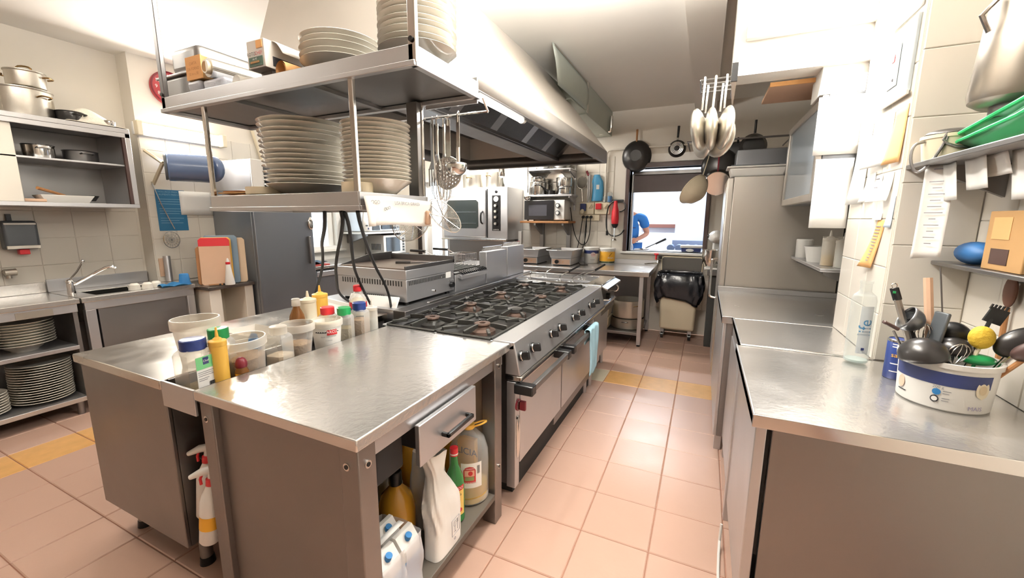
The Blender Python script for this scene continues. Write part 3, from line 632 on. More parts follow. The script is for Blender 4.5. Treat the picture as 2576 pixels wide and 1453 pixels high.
spider('wire_strainer', 'long oval wire strainer hanging at the right of the rack before the oven', (-.868, 1.27, 1.51), .062, (.8, .5, -.35), (-.45, .2, 1), 12, [(-.895, 1.29, 1.565), (-.92, 1.29, 1.68), (-.93, 1.30, 1.858)])
o = M().bb(-.016, .016, -.012, .012, 0, .05).build('rubber_foot', WOODP, None, bevel=.005); o.location = (-.925, 1.235, 1.477); o.name = 'wooden_peg'; tag(o, 'small brown wooden peg under the right back corner of the lower rack shelf', 'peg')

# ================= black cables from rack to island =================
for pts, lab in (([(-1.444, 1.24, 1.527), (-1.46, 1.25, 1.46), (-1.62, 1.36, 1.38), (-1.90, 1.60, 1.333), (-2.05, 1.72, 1.21), (-2.28, 1.86, 1.06), (-2.40, 1.90, .91)], 'leftmost of the black cables hanging from the rack, bent halfway'),
                 ([(-1.35, 1.24, 1.527), (-1.36, 1.26, 1.48), (-1.72, 1.52, 1.27), (-1.98, 1.75, 1.13), (-2.12, 1.88, 1.02), (-2.10, 1.95, .95), (-2.02, 1.98, .905)], 'second black cable from the left, bulging left under the rack'),
                 ([(-1.34, 1.25, 1.527), (-1.36, 1.29, 1.46), (-1.70, 1.62, 1.26), (-1.86, 1.79, 1.17), (-1.92, 1.90, 1.05), (-1.92, 1.96, .94), (-1.94, 1.99, .905)], 'third black cable from the left, running behind the red-capped bottle'),
                 ([(-1.26, 1.24, 1.527), (-1.30, 1.29, 1.47), (-1.56, 1.62, 1.27), (-1.76, 1.92, 1.10), (-1.82, 2.02, 1.00), (-1.82, 2.03, .93), (-1.82, 2.035, .905)], 'rightmost of the black cables, ending beside the griddle')):
    tag(M().tube(pts, .0078, n=8, smooth=2).build('cable', BLACKM, None), lab, 'cable', 'black cables from the rack')

# ================= jars and tubs in the channel =================
ZB = .8505
def square_jar(c, w, h, lidm, lab, fill=.4, fm=HERB, label=None, rz=20, grp=None, lidr=.85):
    t = T('spice_jar', lab, 'jar', c, grp or 'square spice jars', local=True, rz=math.radians(rz))
    a = w / 2; k = M(); P = [(a, -a), (a, a), (-a, a), (-a, -a)]
    def sq(s, z): q = a * s; cc = q * .72; return [(q, -cc, z), (q, cc, z), (cc, q, z), (-cc, q, z), (-q, cc, z), (-q, -cc, z), (-cc, -q, z), (cc, -q, z)]
    rows = [sq(.94, 0), sq(1, .006), sq(1, h * .72), sq(.93, h * .76), sq(.70, h * .82)]; v = sum(rows, [])
    f = [tuple(range(7, -1, -1))] + [(i * 8 + j, i * 8 + (j + 1) % 8, i * 8 + 8 + (j + 1) % 8, i * 8 + 8 + j) for i in range(4) for j in range(8)]
    k.add(v, f); k.build('body', CLEAR, t)
    if fill: M().add(sum([sq(.93, .004), sq(.95, .01), sq(.95, h * fill)], []), [tuple(range(7, -1, -1)), tuple(range(16, 24))] + [(i * 8 + j, i * 8 + (j + 1) % 8, i * 8 + 8 + (j + 1) % 8, i * 8 + 8 + j) for i in range(2) for j in range(8)]).build('contents', fm, t)
    M().lathe([(0, h * .80), (a * lidr - .002, h * .80), (a * lidr, h * .81), (a * lidr, h * .985), (a * lidr - .004, h), (0, h)], n=32).build('lid', lidm, t)
    if label:
        y0 = -a - .001
        l = M().bb(-a * .68, a * .68, y0 - .0008, y0, h * .12, h * .70).build('label', PAPER, t, smooth=False)
        M().bb(-a * .68, a * .68, y0 - .0014, y0 - .0009, h * .47, h * .70).build('label_band', GREENI, l, smooth=False)
        M().bb(-a * .2, a * .2, y0 - .002, y0 - .0015, h * .55, h * .68).build('label_mark', NAVYI, l, smooth=False)
        text('Chef', .011, (0, y0 - .003, h * .615), (1, 0, 0), (0, 0, 1), PAPER, l)
        for q, (zz, w_) in enumerate(((.42, .9), (.385, .8), (.35, .9), (.30, .6), (.265, .5))): M().bb(-a * .6, -a * .6 + a * 1.2 * w_, y0 - .002, y0 - .0015, h * zz - .001, h * zz + .001).build('print_line', PAPERD, l, smooth=False)
        for q in range(9): M().bb(a * .1 + q * .0022, a * .1 + q * .0022 + .001 + (q % 3) * .0004, y0 - .002, y0 - .0015, h * .14, h * .21).build('print_line', INK, l, smooth=False)
    return t
def squeeze(c, r, h, m, lab, tip=True, fillm=None, ff=.5, name='squeeze_bottle', cat='bottle', grp='squeeze bottles'):
    t = T(name, lab, cat, c, grp, local=True)
    M().lathe([(0, 0), (r - .003, 0), (r, .003), (r, h * .68), (r * .97, h * .71), (r * .97, h * .72)], n=28).build('body', m, t)
    M().lathe([(0, h * .70), (r * 1.02, h * .70), (r * 1.04, h * .705), (r * 1.04, h * .775), (r * .98, h * .785), (r * .55, h * .80), (r * .5, h * .815), (r * .22, h * .84), (r * .10, h), (0, h)], n=28).build('nozzle_cap', m, t)
    if fillm: M().lathe([(0, .003), (r - .004, .003), (r - .003, h * ff), (0, h * ff)], n=24).build('contents', fillm, t)
    return t
def tub(c, r0, r1, h, lab, m=CLEAR, fill=.5, fm=SPICE, lid=None, cat='tub', grp='clear plastic tubs', sx=1., rz=0, tilt=0):
    t = T('plastic_tub', lab, cat, c, grp, local=True, rz=rz); t.rotation_euler[0] = tilt
    k = M(); k.lathe([(0, 0), (r0, 0), (r1, h * .93)], n=36, sx=sx); k.build('body', m, t)
    M().lathe([(r1 + .002, h * .80), (r1 + .005, h * .80), (r1 + .006, h * .97), (r1 + .003, h), (r1 - .001, h), (r1 - .001, h * .93)], n=36, sx=sx).build('rim', MILKY, t)
    if fill: rr = r0 + (r1 - r0) * fill - .002; M().lathe([(0, .002), (r0 - .002, .002), (rr, h * fill), (rr * .6, h * fill + .006), (0, h * fill + .002)], n=32, sx=sx).build('contents', fm, t)
    if lid: M().lathe([(0, h + .002), (r1 + .004, h + .002), (r1 + .006, h + .006), (r1 + .002, h + .012), (0, h + .012)], n=36, sx=sx).build('lid', lid, t)
    return t
square_jar((-1.70, .825, ZB), .105, .205, BLUE, 'big square jar with blue lid and green label nearest in the channel', fill=.10, fm=HERB, label=True, rz=98, lidr=.80)
square_jar((-1.735, .935, ZB), .085, .215, GREEN, 'square jar with a green lid behind the yellow squeeze bottle', fill=.2, fm=HERB, rz=25, lidr=.85)
squeeze((-1.655, .885, ZB), .029, .24, YEL, 'tall yellow squeeze bottle beside the blue-lidded jar at the near end')
t = T('small_bottle', 'tiny bottle with a maroon cap in front of the spice tub', 'bottle', (-1.625, .945, ZB), None, local=True)
M().lathe([(0, 0), (.022, 0), (.024, .004), (.024, .05), (.017, .066), (.016, .07)], n=24).build('body', BROWNL, t); M().lathe([(0, .066), (.019, .066), (.021, .07), (.021, .085), (.015, .10), (.006, .106), (0, .106)], n=24).build('cap', DRED, t); M().lathe([(.0243, .018), (.0243, .044)], n=24).build('label', YELI, t)
tub((-1.69, 1.005, ZB), .066, .083, .165, 'wide clear tub half full of ground spice in the channel', fill=.52, fm=SPICE, tilt=.06)
t = square_jar((-1.66, 1.135, ZB), .088, .185, MILKY, 'square glass jar of flour with a pale lid in the channel', fill=.30, fm=SUGAR, rz=12, lidr=.80)
tub((-1.70, 1.255, ZB), .052, .072, .165, 'narrow clear tub of brown powder between the flour jar and the white tub', fill=.42, fm=SPICE)
t = tub((-1.675, 1.40, ZB), .058, .070, .155, 'white tub with a red-and-black printed label in the channel', m=WHITE, fill=.8, fm=CREAM)
ca = math.atan2(-1.40, 1.675)
def wrapprint(t, r, z0, z1, a0, a1, m, nm='label'): return arc_patch((0, 0), r, a0, a1, z0, z1, 12).build(nm, m, t)
wrapprint(t, .0665, .098, .118, ca - .9, ca + .9, INK); wrapprint(t, .0672, .086, .116, ca - .02, ca + .74, REDI)
text('ARCO', .019, (0, 0, .101), (1, 0, 0), (0, 0, 1), PAPER, t, wrap=((0, 0), .0682, ca + .35)); text('OLIVE VERDI INTERE', .008, (0, 0, .078), (1, 0, 0), (0, 0, 1), PAPERD, t, wrap=((0, 0), .0655, ca + .1)); text('in salamoia', .007, (0, 0, .06), (1, 0, 0), (0, 0, 1), PAPERD, t, wrap=((0, 0), .0645, ca + .1))
square_jar((-1.75, 1.475, ZB), .078, .195, RED, 'square jar with a red lid behind the white printed tub', fill=.3, fm=SPICE, rz=10, lidr=.88)
square_jar((-1.665, 1.505, ZB), .080, .195, GREEN, 'square jar with a green lid and green side label right of the red-lidded jar', fill=.45, fm=HERB, label=None, rz=30, lidr=.85)
square_jar((-1.655, 1.60, ZB), .082, .205, BLUE, 'square jar of brown herbs with a blue lid near the far end of the channel', fill=.55, fm=SPICE, rz=15, lidr=.85)
squeeze((-1.655, 1.69, ZB), .030, .205, MILKY, 'clear squeeze bottle half full of water at the far end of the channel', fillm=clear('water', '#e2ecef', .35, .1), ff=.45)
o = M().ell((0, 0, .03), .06, .03, .03, n=14, m=8).build('blue_wrapper', BLUEI, None); o.location = (-1.775, 1.06, ZB + .12); o.scale = (.5, .7, .5)
o.location = (-1.755, 1.085, ZB); o.scale = (.5, .8, 2.6); tag(o, 'crumpled blue wrapper behind the wide spice tub', 'wrapper')
# on the left worktop
tub((-1.865, .925, .9005), .060, .080, .195, 'tall empty milky tub standing on the left worktop behind the green-lidded jar', m=MILKY, fill=0, grp=None)
o = M().add([(-.09, -.06, 0), (.09, -.06, 0), (.09, .06, 0), (-.09, .06, 0), (-.11, -.08, .07), (.11, -.08, .07), (.11, .08, .07), (-.11, .08, .07)], [(0, 3, 2, 1), (0, 1, 5, 4), (1, 2, 6, 5), (2, 3, 7, 6), (3, 0, 4, 7)]).build('takeaway_tray', MILKY, None, bevel=.012, solid=.002)
o.location = (-1.92, 1.19, .9005); tag(o, 'low milky takeaway tray on the left worktop behind the flour jar', 'tray')
t = T('sauce_bottle', 'brown sauce bottle with a clear cap on the left worktop', 'bottle', (-1.90, 1.41, .9005), None, local=True)
M().lathe([(0, 0), (.036, 0), (.038, .004), (.038, .075), (.034, .10), (.018, .135), (.015, .15)], n=28).build('body', BROWNL, t); M().lathe([(0, .004), (.035, .004), (.035, .07), (0, .07)], n=24).build('contents', mat('dark_sauce', '#3b2010', .3), t); M().lathe([(0, .15), (.020, .148), (.021, .15), (.020, .185), (.016, .187), (0, .187)], n=24).build('cap', MILKY, t)
squeeze((-1.95, 1.52, .9005), .042, .205, CREAM, 'short white squeeze bottle left of the yellow one on the left worktop')
squeeze((-1.95, 1.60, .9005), .040, .225, YEL, 'short yellow squeeze bottle beside the white one on the left worktop')
k = M().ell((0, 0, .025), .06, .05, .032, n=18, m=10)
k.V = [(x + .006 * math.sin(60 * y), y, z + .008 * math.sin(70 * x + 50 * y)) for x, y, z in k.V]; o = k.build('plastic_wrapper', mat('pale_blue_wrap', '#bcd3e2', .3), None); o.location = (-1.865, 1.50, .908); tag(o, 'crumpled pale blue plastic wrapper between the bottles and the red-lidded jar', 'wrapper')
t = T('juice_bottle', 'round-shouldered bottle with a red cap and blue label behind the jars', 'bottle', (-1.93, 1.86, .9005), None, local=True)
M().lathe([(0, 0), (.048, 0), (.052, .005), (.052, .09), (.048, .11), (.024, .145), (.018, .15), (.018, .16)], n=28).build('body', CLEAR, t); M().lathe([(0, .005), (.048, .005), (.048, .085), (.03, .11), (0, .11)], n=24).build('contents', CREAM, t); M().lathe([(0, .152), (.024, .152), (.025, .155), (.025, .185), (.022, .19), (0, .19)], n=24).build('cap', RED, t); M().lathe([(.0526, .04), (.0526, .088)], n=28).build('label', REDI, t); M().lathe([(.0528, .03), (.0528, .05)], n=28).build('label', NAVYI, t)
# white trays behind the jars
t = T('white_tray', 'shallow white rectangular tray leaning behind the bottles on the left worktop', 'tray', (-2.3, 2.0, .9))
k = M(); R_ = Rz(-14) @ Rx(0)
M().ob((-2.22, 1.86, .915), (.50, .20, .012), R_).ob((-2.22 + .02, 1.955, .93), (.50, .012, .04), R_).ob((-2.22 - .03, 1.765, .93), (.50, .012, .04), R_).build('tray', WHITE, t, bevel=.004)
t = T('cutting_board', 'thin white cutting board propped against the griddle behind the squeeze bottle', 'board', (-1.95, 2.05, .9))
M().ob((-1.98, 2.035, .945), (.40, .012, .10), Rz(4) @ Rx(-32)).build('board', WHITE, t, bevel=.004)

# ================= open shelf of the right table =================
ZS = .1655
t = T('oil_jug', 'big clear plastic jug of oil with a yellow carry loop on the open shelf', 'bottle', (-.95, 1.55, ZS))
M().lathe([(0, 0), (.085, 0), (.093, .008), (.094, .03), (.088, .04), (.095, .05), (.095, .20), (.092, .25), (.075, .305), (.035, .345), (.026, .352), (.026, .37)], c=(-.95, 1.55, ZS), n=40).build('body', CLEAR, t)
M().lathe([(0, .004), (.082, .004), (.090, .01), (.090, .095), (0, .095)], c=(-.95, 1.55, ZS), n=36).build('oil', OIL, t)
M().lathe([(0, .355), (.03, .355), (.03, .375), (0, .375)], c=(-.95, 1.55, ZS), n=20).build('cap', YEL, t); M().tube([(-.92, 1.55, ZS + .365), (-.885, 1.565, ZS + .378), (-.872, 1.60, ZS + .382), (-.90, 1.60, ZS + .376), (-.93, 1.575, ZS + .368)], .0045, n=7, smooth=1).build('carry_loop', YEL, t)
ja = math.atan2(-1.55, .95) + .12
def jp(a0, a1, z0, z1, m, r=.0965): return arc_patch((-.95, 1.55), r, ja + a0, ja + a1, ZS + z0, ZS + z1, 12).build('label', m, t)
jp(-.52, .52, .10, .225, PAPER); jp(-.40, .20, .125, .185, REDI, .0969)
M().grid(lambda u, v: ((-.95 + .0969 * math.cos(ja - .1 + (-.30 + .60 * u) * math.sqrt(max(0, 1 - v * v)))), 1.55 + .0969 * math.sin(ja - .1 + (-.30 + .60 * u) * math.sqrt(max(0, 1 - v * v))), ZS + .185 + .024 * v), 10, 6).build('label', REDI, t)
arc_patch((-.95, 1.55), .0972, ja - .32, ja + .12, ZS + .138, ZS + .158).build('label', mat('olive_print', '#8d9660', .6), t); arc_patch((-.95, 1.55), .0972, ja - .34, ja + .14, ZS + .16, ZS + .19).build('label', mat('sunset_print', '#e8b49a', .6), t)
M().grid(lambda u, v: (-.95 + .0975 * math.cos(ja - .06 + .11 * (2 * u - 1) * math.sqrt(max(0, 1 - (2 * v - 1) ** 2))), 1.55 + .0975 * math.sin(ja - .06 + .11 * (2 * u - 1) * math.sqrt(max(0, 1 - (2 * v - 1) ** 2))), ZS + .163 + .024 * v), 8, 8).build('label', REDI, t)
text('Sorrento', .019, (0, 0, ZS + .1285), (1, 0, 0), (0, 0, 1), PAPER, t, wrap=((-.95, 1.55), .0978, ja - .1)); text('IL GIARDINO', .009, (0, 0, ZS + .198), (1, 0, 0), (0, 0, 1), PAPER, t, wrap=((-.95, 1.55), .0978, ja - .1))
for q in range(10): arc_patch((-.95, 1.55), .0972, ja + .27 + q * .015, ja + .277 + q * .015, ZS + .17, ZS + .21, 1).build('barcode_line', INK, t)
t = T('green_bottle', 'green glass bottle with a red cap and yellow label in front of the oil jug', 'bottle', (-.925, 1.385, ZS))
M().lathe([(0, 0), (.038, 0), (.043, .006), (.043, .175), (.038, .21), (.018, .265), (.0145, .30), (.0145, .335)], c=(-.925, 1.385, ZS), n=32).build('body', GLASSG, t)
M().lathe([(0, .312), (.0175, .31), (.018, .315), (.018, .346), (0, .347)], c=(-.925, 1.385, ZS), n=24).build('cap', RED, t); M().lathe([(.0182, .316), (.0182, .322)], c=(-.925, 1.385, ZS), n=24).build('cap_band', PAPER, t)
ga = math.atan2(-1.385, .925) + .12
def gp(a0, a1, z0, z1, m, r=.0438): return arc_patch((-.925, 1.385), r, ga + a0, ga + a1, ZS + z0, ZS + z1, 12).build('label', m, t)
gp(-.95, .95, .04, .16, mat('label_yellow', '#eccb72', .6)); gp(-.95, .95, .16, .182, REDI); gp(-.95, -.89, .04, .16, REDI, .0441)
M().grid(lambda u, v: (-.925 + .0442 * math.cos(ga + .45 + .2 * (2 * u - 1) * math.sqrt(max(0, 1 - (2 * v - 1) ** 2))), 1.385 + .0442 * math.sin(ga + .45 + .2 * (2 * u - 1) * math.sqrt(max(0, 1 - (2 * v - 1) ** 2))), ZS + .055 + .022 * v), 6, 6).build('seal', REDI, t)
text('LUXARDO', .017, (0, 0, ZS + .171), (1, 0, 0), (0, 0, 1), PAPER, t, wrap=((-.925, 1.385), .0446, ga - .1)); text('Crema', .019, (0, 0, ZS + .142), (1, 0, 0), (0, 0, 1), INK, t, wrap=((-.925, 1.385), .0446, ga)); text('di limoni', .009, (0, 0, ZS + .115), (1, 0, 0), (0, 0, 1), PAPERD, t, wrap=((-.925, 1.385), .0446, ga))
t = T('oil_tin', 'yellow rectangular tin behind the oil jug on the open shelf', 'tin', (-1.02, 1.585, ZS))
M().bb(-1.20, -.935, 1.585, 1.615, ZS, ZS + .27).build('tin', YELBOX, t, bevel=.006); text('SILICIA', .05, (-1.0, 1.5835, ZS + .20), (1, 0, 0), (0, 0, 1), INK, t)
t = T('yellow_jerrycan', 'yellow-brown bottle with a black screw cap at the back of the open shelf', 'bottle', (-1.06, 1.16, ZS))
M().lathe([(0, 0), (.07, 0), (.075, .008), (.075, .17), (.06, .225), (.03, .26), (.02, .27), (.02, .29)], c=(-1.06, 1.16, ZS), n=32).build('body', OILY, t); M().lathe([(0, .275), (.026, .275), (.027, .278), (.026, .325), (.022, .33), (0, .33)], c=(-1.06, 1.16, ZS), n=24).build('cap', BLACK, t)
# white paper flour bag leaning out of the shelf
t = T('paper_bag', 'white folded paper bag with a food-safe mark leaning at the shelf edge', 'bag', (-.875, 1.23, ZS))
def bagpt(u, v):
    a = 2 * PI * u; wx, wy = (.042, .092)
    c = abs(math.cos(a)) ** .5 * math.copysign(1, math.cos(a)); s = abs(math.sin(a)) ** .5 * math.copysign(1, math.sin(a))
    pin = 1 - max(0, (v - .48) / .30) * .62 if v < .78 else .38 + (v - .78) * 1.6
    pin = max(.3, pin); q = 1 + .05 * math.sin(9 * a + 14 * v) * (v > .25)
    return (-.885 + wx * c * (.35 + .65 * pin) * q - .03 * v, 1.23 + wy * s * pin * q + .015 * math.sin(5 * v), ZS + .001 + .42 * v - .02 * (v > .8) * math.sin(a))
k = M().grid(bagpt, 40, 22); k.build('bag', PAPER, t, angle=50)
sx_, sd, su = Vector((-.838, 1.255, ZS + .085)), Vector((.0, 1, .0)), Vector((0, 0, 1))
M().tube([(-.8375, 1.228, ZS + .055), (-.8375, 1.282, ZS + .055), (-.8375, 1.282, ZS + .125), (-.8375, 1.228, ZS + .125)], .0012, n=4, closed=True).tube([(-.8375, 1.245, ZS + .115), (-.8375, 1.243, ZS + .095), (-.8375, 1.250, ZS + .087), (-.8375, 1.257, ZS + .095), (-.8375, 1.255, ZS + .115), (-.8375, 1.245, ZS + .115)], .001, n=4).tube([(-.8375, 1.250, ZS + .087), (-.8375, 1.250, ZS + .068)], .001, n=4).tube([(-.8375, 1.244, ZS + .067), (-.8375, 1.256, ZS + .067)], .001, n=4).tube([(-.8375, 1.268, ZS + .067), (-.8375, 1.268, ZS + .115)], .001, n=4).tube([(-.8375, 1.264, ZS + .115), (-.8375, 1.264, ZS + .098), (-.8375, 1.272, ZS + .098), (-.8375, 1.272, ZS + .115)], .0009, n=4).build('printed_mark', PAPERD, t)
M().tube([(-.8385, 1.25 + .005 * math.cos(a), ZS + .035 + .005 * math.sin(a)) for a in [i * PI / 8 for i in range(16)]], .0012, n=4, closed=True).build('printed_mark', PAPERD, t)
k = M().grid(lambda u, v: (-1.04 + (.075 - .05 * max(0, v - .55)) * (1 + .12 * math.sin(5 * 2 * PI * u + 6 * v)) * math.cos(2 * PI * u), 1.345 + (.085 - .05 * max(0, v - .55)) * (1 + .10 * math.sin(4 * 2 * PI * u + 4 * v)) * math.sin(2 * PI * u), ZS + .001 + .34 * v), 40, 14)
t = T('plastic_bag', 'translucent bag of brown contents at the back of the open shelf', 'bag', (-1.04, 1.345, ZS)); k.build('bag', BAGC, t)
M().lathe([(0, .002), (.06, .002), (.066, .10), (.04, .15), (0, .16)], c=(-1.04, 1.345, ZS), n=24).build('contents', mat('brown_sugar', '#8a6a4c', .9, bump=.6, bscale=80), t)
for i, (x, y, m, hh) in enumerate(((-1.24, 1.12, 'yellow_oil', .27), (-1.22, 1.30, 'white_plastic', .22), (-1.25, 1.46, 'yellow_print', .30))):
    t = T('bottle', ('near yellow', 'middle white', 'far yellow')[i] + ' bottle in the dark back row of the open shelf', 'bottle', (x, y, ZS), 'bottles in the back row of the open shelf', local=True)
    M().lathe([(0, 0), (.052, 0), (.056, .006), (.056, hh * .62), (.045, hh * .75), (.018, hh * .86), (.016, hh * .92)], n=24).build('body', MATS[m], t); M().lathe([(0, hh * .90), (.02, hh * .90), (.02, hh), (0, hh)], n=18).build('cap', BLACK, t)
# milk cartons in shrink film
for i, (x, y) in enumerate(((-.895, .90), (-.895, 1.0), (-.985, .90), (-.985, 1.0))):
    t = T('milk_carton', ('front near', 'front far', 'rear near', 'rear far')[i] + ' blue and white milk carton in the film-wrapped pack on the shelf', 'carton', (x, y, ZS), 'milk cartons in the wrapped pack')
    M().bb(x - .04, x + .04, y - .045, y + .045, ZS, ZS + .195).build('body', MILKB, t, bevel=.003); M().bb(x - .0405, x + .0405, y - .0455, y + .0455, ZS + .150, ZS + .197).build('white_band', WHITE, t, bevel=.003)
    M().prism([(-.04, 0), (.04, 0), (.008, .045), (-.008, .045)], (x, y - .044, ZS + .197), (1, 0, 0), (0, 0, 1), (0, .088, 0)).build('gable', WHITE, t); M().cyl((x + .022, y, ZS + .218), (x + .03, y, ZS + .236), .012, n=12).build('cap', BLUEI, t)
t = T('film_wrap', 'clear shrink film with a white carry strap round the milk cartons', 'wrap', (-.94, .95, ZS))
k = M().grid(lambda u, v: (-.94 + (.100 + .006 * math.sin(22 * u + 9 * v)) * max(-1, min(1, 1.35 * math.cos(2 * PI * u))), .95 + (.105 + .005 * math.sin(31 * u)) * max(-1, min(1, 1.35 * math.sin(2 * PI * u))), ZS + .002 + .225 * v), 56, 8); k.build('film', BAGC, t)
M().grid(lambda u, v: (-.94 + .012 * (2 * v - 1) + .05 * math.sin(PI * u), .86 + .19 * u, ZS + .225 + .06 * math.sin(PI * u)), 16, 1).build('carry_strap', PAPER, t, solid=.001)
# spray bottles hooked beside the gutter
def spray(c, lab, m, a, liquid=None):
    t = T('spray_bottle', lab, 'bottle', c, 'spray bottles in the gap', local=True, rz=a); t.rotation_euler[1] = .12
    M().lathe([(0, -.30), (.030, -.30), (.036, -.29), (.036, -.13), (.030, -.10), (.015, -.06), (.012, -.045)], n=24).build('body', m, t)
    if liquid: M().lathe([(.0365, -.235), (.0365, -.18)], n=24).build('label', liquid, t)
    M().lathe([(.012, -.062), (.018, -.06), (.018, -.035), (.010, -.03)], n=20).build('collar', RED, t)
    M().tube([(.035, 0, -.002), (.01, 0, .004), (-.03, 0, -.008), (-.072, 0, -.034)], [.013, .016, .015, .009], n=12).tube([(0, 0, -.04), (0, 0, .0)], .012, n=12).build('spray_head', m, t)
    M().tube([(-.03, 0, -.012), (-.038, 0, -.04), (-.034, 0, -.062)], .005, n=8).build('trigger', RED, t)
spray((-1.725, .84, .60), 'rear of the two white spray bottles hung in the gap of the island', WHITE, .5)
spray((-1.615, .79, .565), 'front white spray bottle with a yellow band in the gap of the island', WHITE, .6, YELI)
t = T('hanging_bar', 'thin steel bar holding the spray bottles across the gap in the island', 'bar', (-1.69, .82, .53))
M().tube([(-1.81, .85, .53), (-1.575, .82, .53)], .005).build('bar', STEELD, t)
# ================= gas range =================
t = T('gas_range', 'large steel gas range with eight burners and two oven doors', 'range', (-1.2, 2.66, 0))
RX0, RX1, RY0, RY1 = -1.63, -.80, 1.74, 3.60
box('body', STEELD, t, -1.60, -.84, RY0 + .02, RY1, .12, .86)
M().bb(-1.60, -.86, RY0 + .12, RY1 - .1, .0, .12).build('plinth', DARK, t)
# worktop frame with sunken dark pan
M().bb(-.92, -.799, RY0, RY1, .866, .905).bb(RX0, -1.60, RY0, RY1, .866, .905).bb(RX0, -.92, RY0, RY0 + .02, .866, .90).bb(RX0, -.92, RY1 - .02, RY1, .866, .905).build('top_frame', STEEL, t, bevel=.004)
box('drip_pan', mat('burnt_pan', '#2a2826', .5, .5, var=.3), t, -1.60, -.92, RY0 + .02, RY1 - .02, .855, .865)
# slanted control panel
k = M().add([(-.80, RY0, .901), (-.80, RY1, .901), (-.765, RY1, .735), (-.765, RY0, .735), (-.85, RY0, .864), (-.85, RY1, .864), (-.85, RY1, .735), (-.85, RY0, .735)], [(0, 1, 2, 3), (4, 7, 6, 5), (0, 4, 5, 1), (3, 2, 6, 7), (0, 3, 7, 4), (1, 5, 6, 2)])
k.build('control_panel', STEEL, t, bevel=.006)
M().bb(-.85, -.758, RY0, RY1, .705, .733).build('panel_lip', STEELB, t, bevel=.006)
for y in (1.78, 1.93, 2.22, 2.38, 2.67, 2.82, 3.12, 3.27):
    n = Vector((.98, 0, .2)); p = Vector((-.782, y, .828))
    kb = M().cyl(p, p + n * .010, .026, .026, n=20).build('knob', BLACK, t)
    M().cyl(p + n * .010, p + n * .014, .024, .022, n=20).build('dial_ring', STEELB, kb)
    M().ob(p + n * .028, (.042, .018, .044), Ry(-11)).build('grip', BLACK, kb, bevel=.005)
# burner grates: four per pair of rows
def grate(x0, x1, y0, y1):
    k = M(); z = .905; cx, cy = (x0 + x1) / 2, (y0 + y1) / 2
    for a, b in (((x0, y0), (x1, y0)), ((x1, y0), (x1, y1)), ((x1, y1), (x0, y1)), ((x0, y1), (x0, y0))):
        k.tube([(a[0], a[1], z), (b[0], b[1], z)], .0085, n=6)
    g = k.build('grate', IRON, t, smooth=False)
    for dx, dy in ((1, 0), (-1, 0), (0, 1), (0, -1)):
        ex, ey = (x1 - cx - .005) * dx, (y1 - cy - .005) * dy
        m_ = M(); d = Vector((dx, dy, 0)); s = Vector((-dy, dx, 0)) * .007
        A = Vector((cx, cy, 0)) + d * .055; B = Vector((cx + ex, cy + ey, 0))
        v = []
        for p, zz0, zz1 in ((A, .912, .930), (A + (B - A) * .35, .902, .930), (B, .896, .926)):
            v += [p + s + Vector((0, 0, zz0)), p - s + Vector((0, 0, zz0)), p - s + Vector((0, 0, zz1)), p + s + Vector((0, 0, zz1))]
        m_.add(v, [(0, 3, 2, 1), (8, 9, 10, 11)] + [(i * 4 + j, i * 4 + (j + 1) % 4, i * 4 + 4 + (j + 1) % 4, i * 4 + 4 + j) for i in range(2) for j in range(4)])
        m_.build('grate_finger', IRON, g, bevel=.002)
    for sx_, sy_ in ((1, 1), (-1, 1), (1, -1), (-1, -1)):
        c = Vector((cx, cy, 0)); e = Vector((x1 - .02 if sx_ > 0 else x0 + .02, y1 - .02 if sy_ > 0 else y0 + .02, .918))
        q = Vector((cx + sx_ * .095, cy + sy_ * .11, .922))
        M().ob((e + q) / 2, ((e - q).length, .016, .018), Rz(math.degrees(math.atan2((e - q).y, (e - q).x)))).build('grate_finger', IRON, g, bevel=.002)
rows = (1.945, 2.385, 2.855, 3.315)
for i, y in enumerate(rows):
    for j, x in enumerate((-1.43, -1.09)):
        grate(x - .165 if j else x - .165, x + .160, y - .20, y + .20)
        b = M().lathe([(.075, .866), (.072, .885), (.045, .893), (.040, .905), (.036, .918)], c=(x, y, 0), n=24).build('burner', RUST if (i + j) % 3 else IRON, t)
        M().lathe([(0, .902), (.018, .902), (.018, .925), (.030, .927), (.044, .925), (.046, .918), (.040, .908)], c=(x, y, 0), n=24).build('burner_cap', RUST, b) if not (i == 1 and j == 1) else M().lathe([(.05, .90), (.05, .92), (.03, .928), (0, .928)], c=(x, y, 0), n=24).build('burner_cap', SMOKE, b)
        M().cyl((x - .05, y + .06, .87), (x - .05, y + .06, .925), .004, n=8).build('igniter', STEELB, b)
# splash ledge behind the burners
M().bb(-1.725, -1.63, RY0 + .2, RY1, .86, .935).build('rear_ledge', SMOKE, t, bevel=.004)
M().bb(-1.66, -1.64, 2.2, 3.9, .935, .945).build('ledge_strip', STEELB, t, bevel=.003)
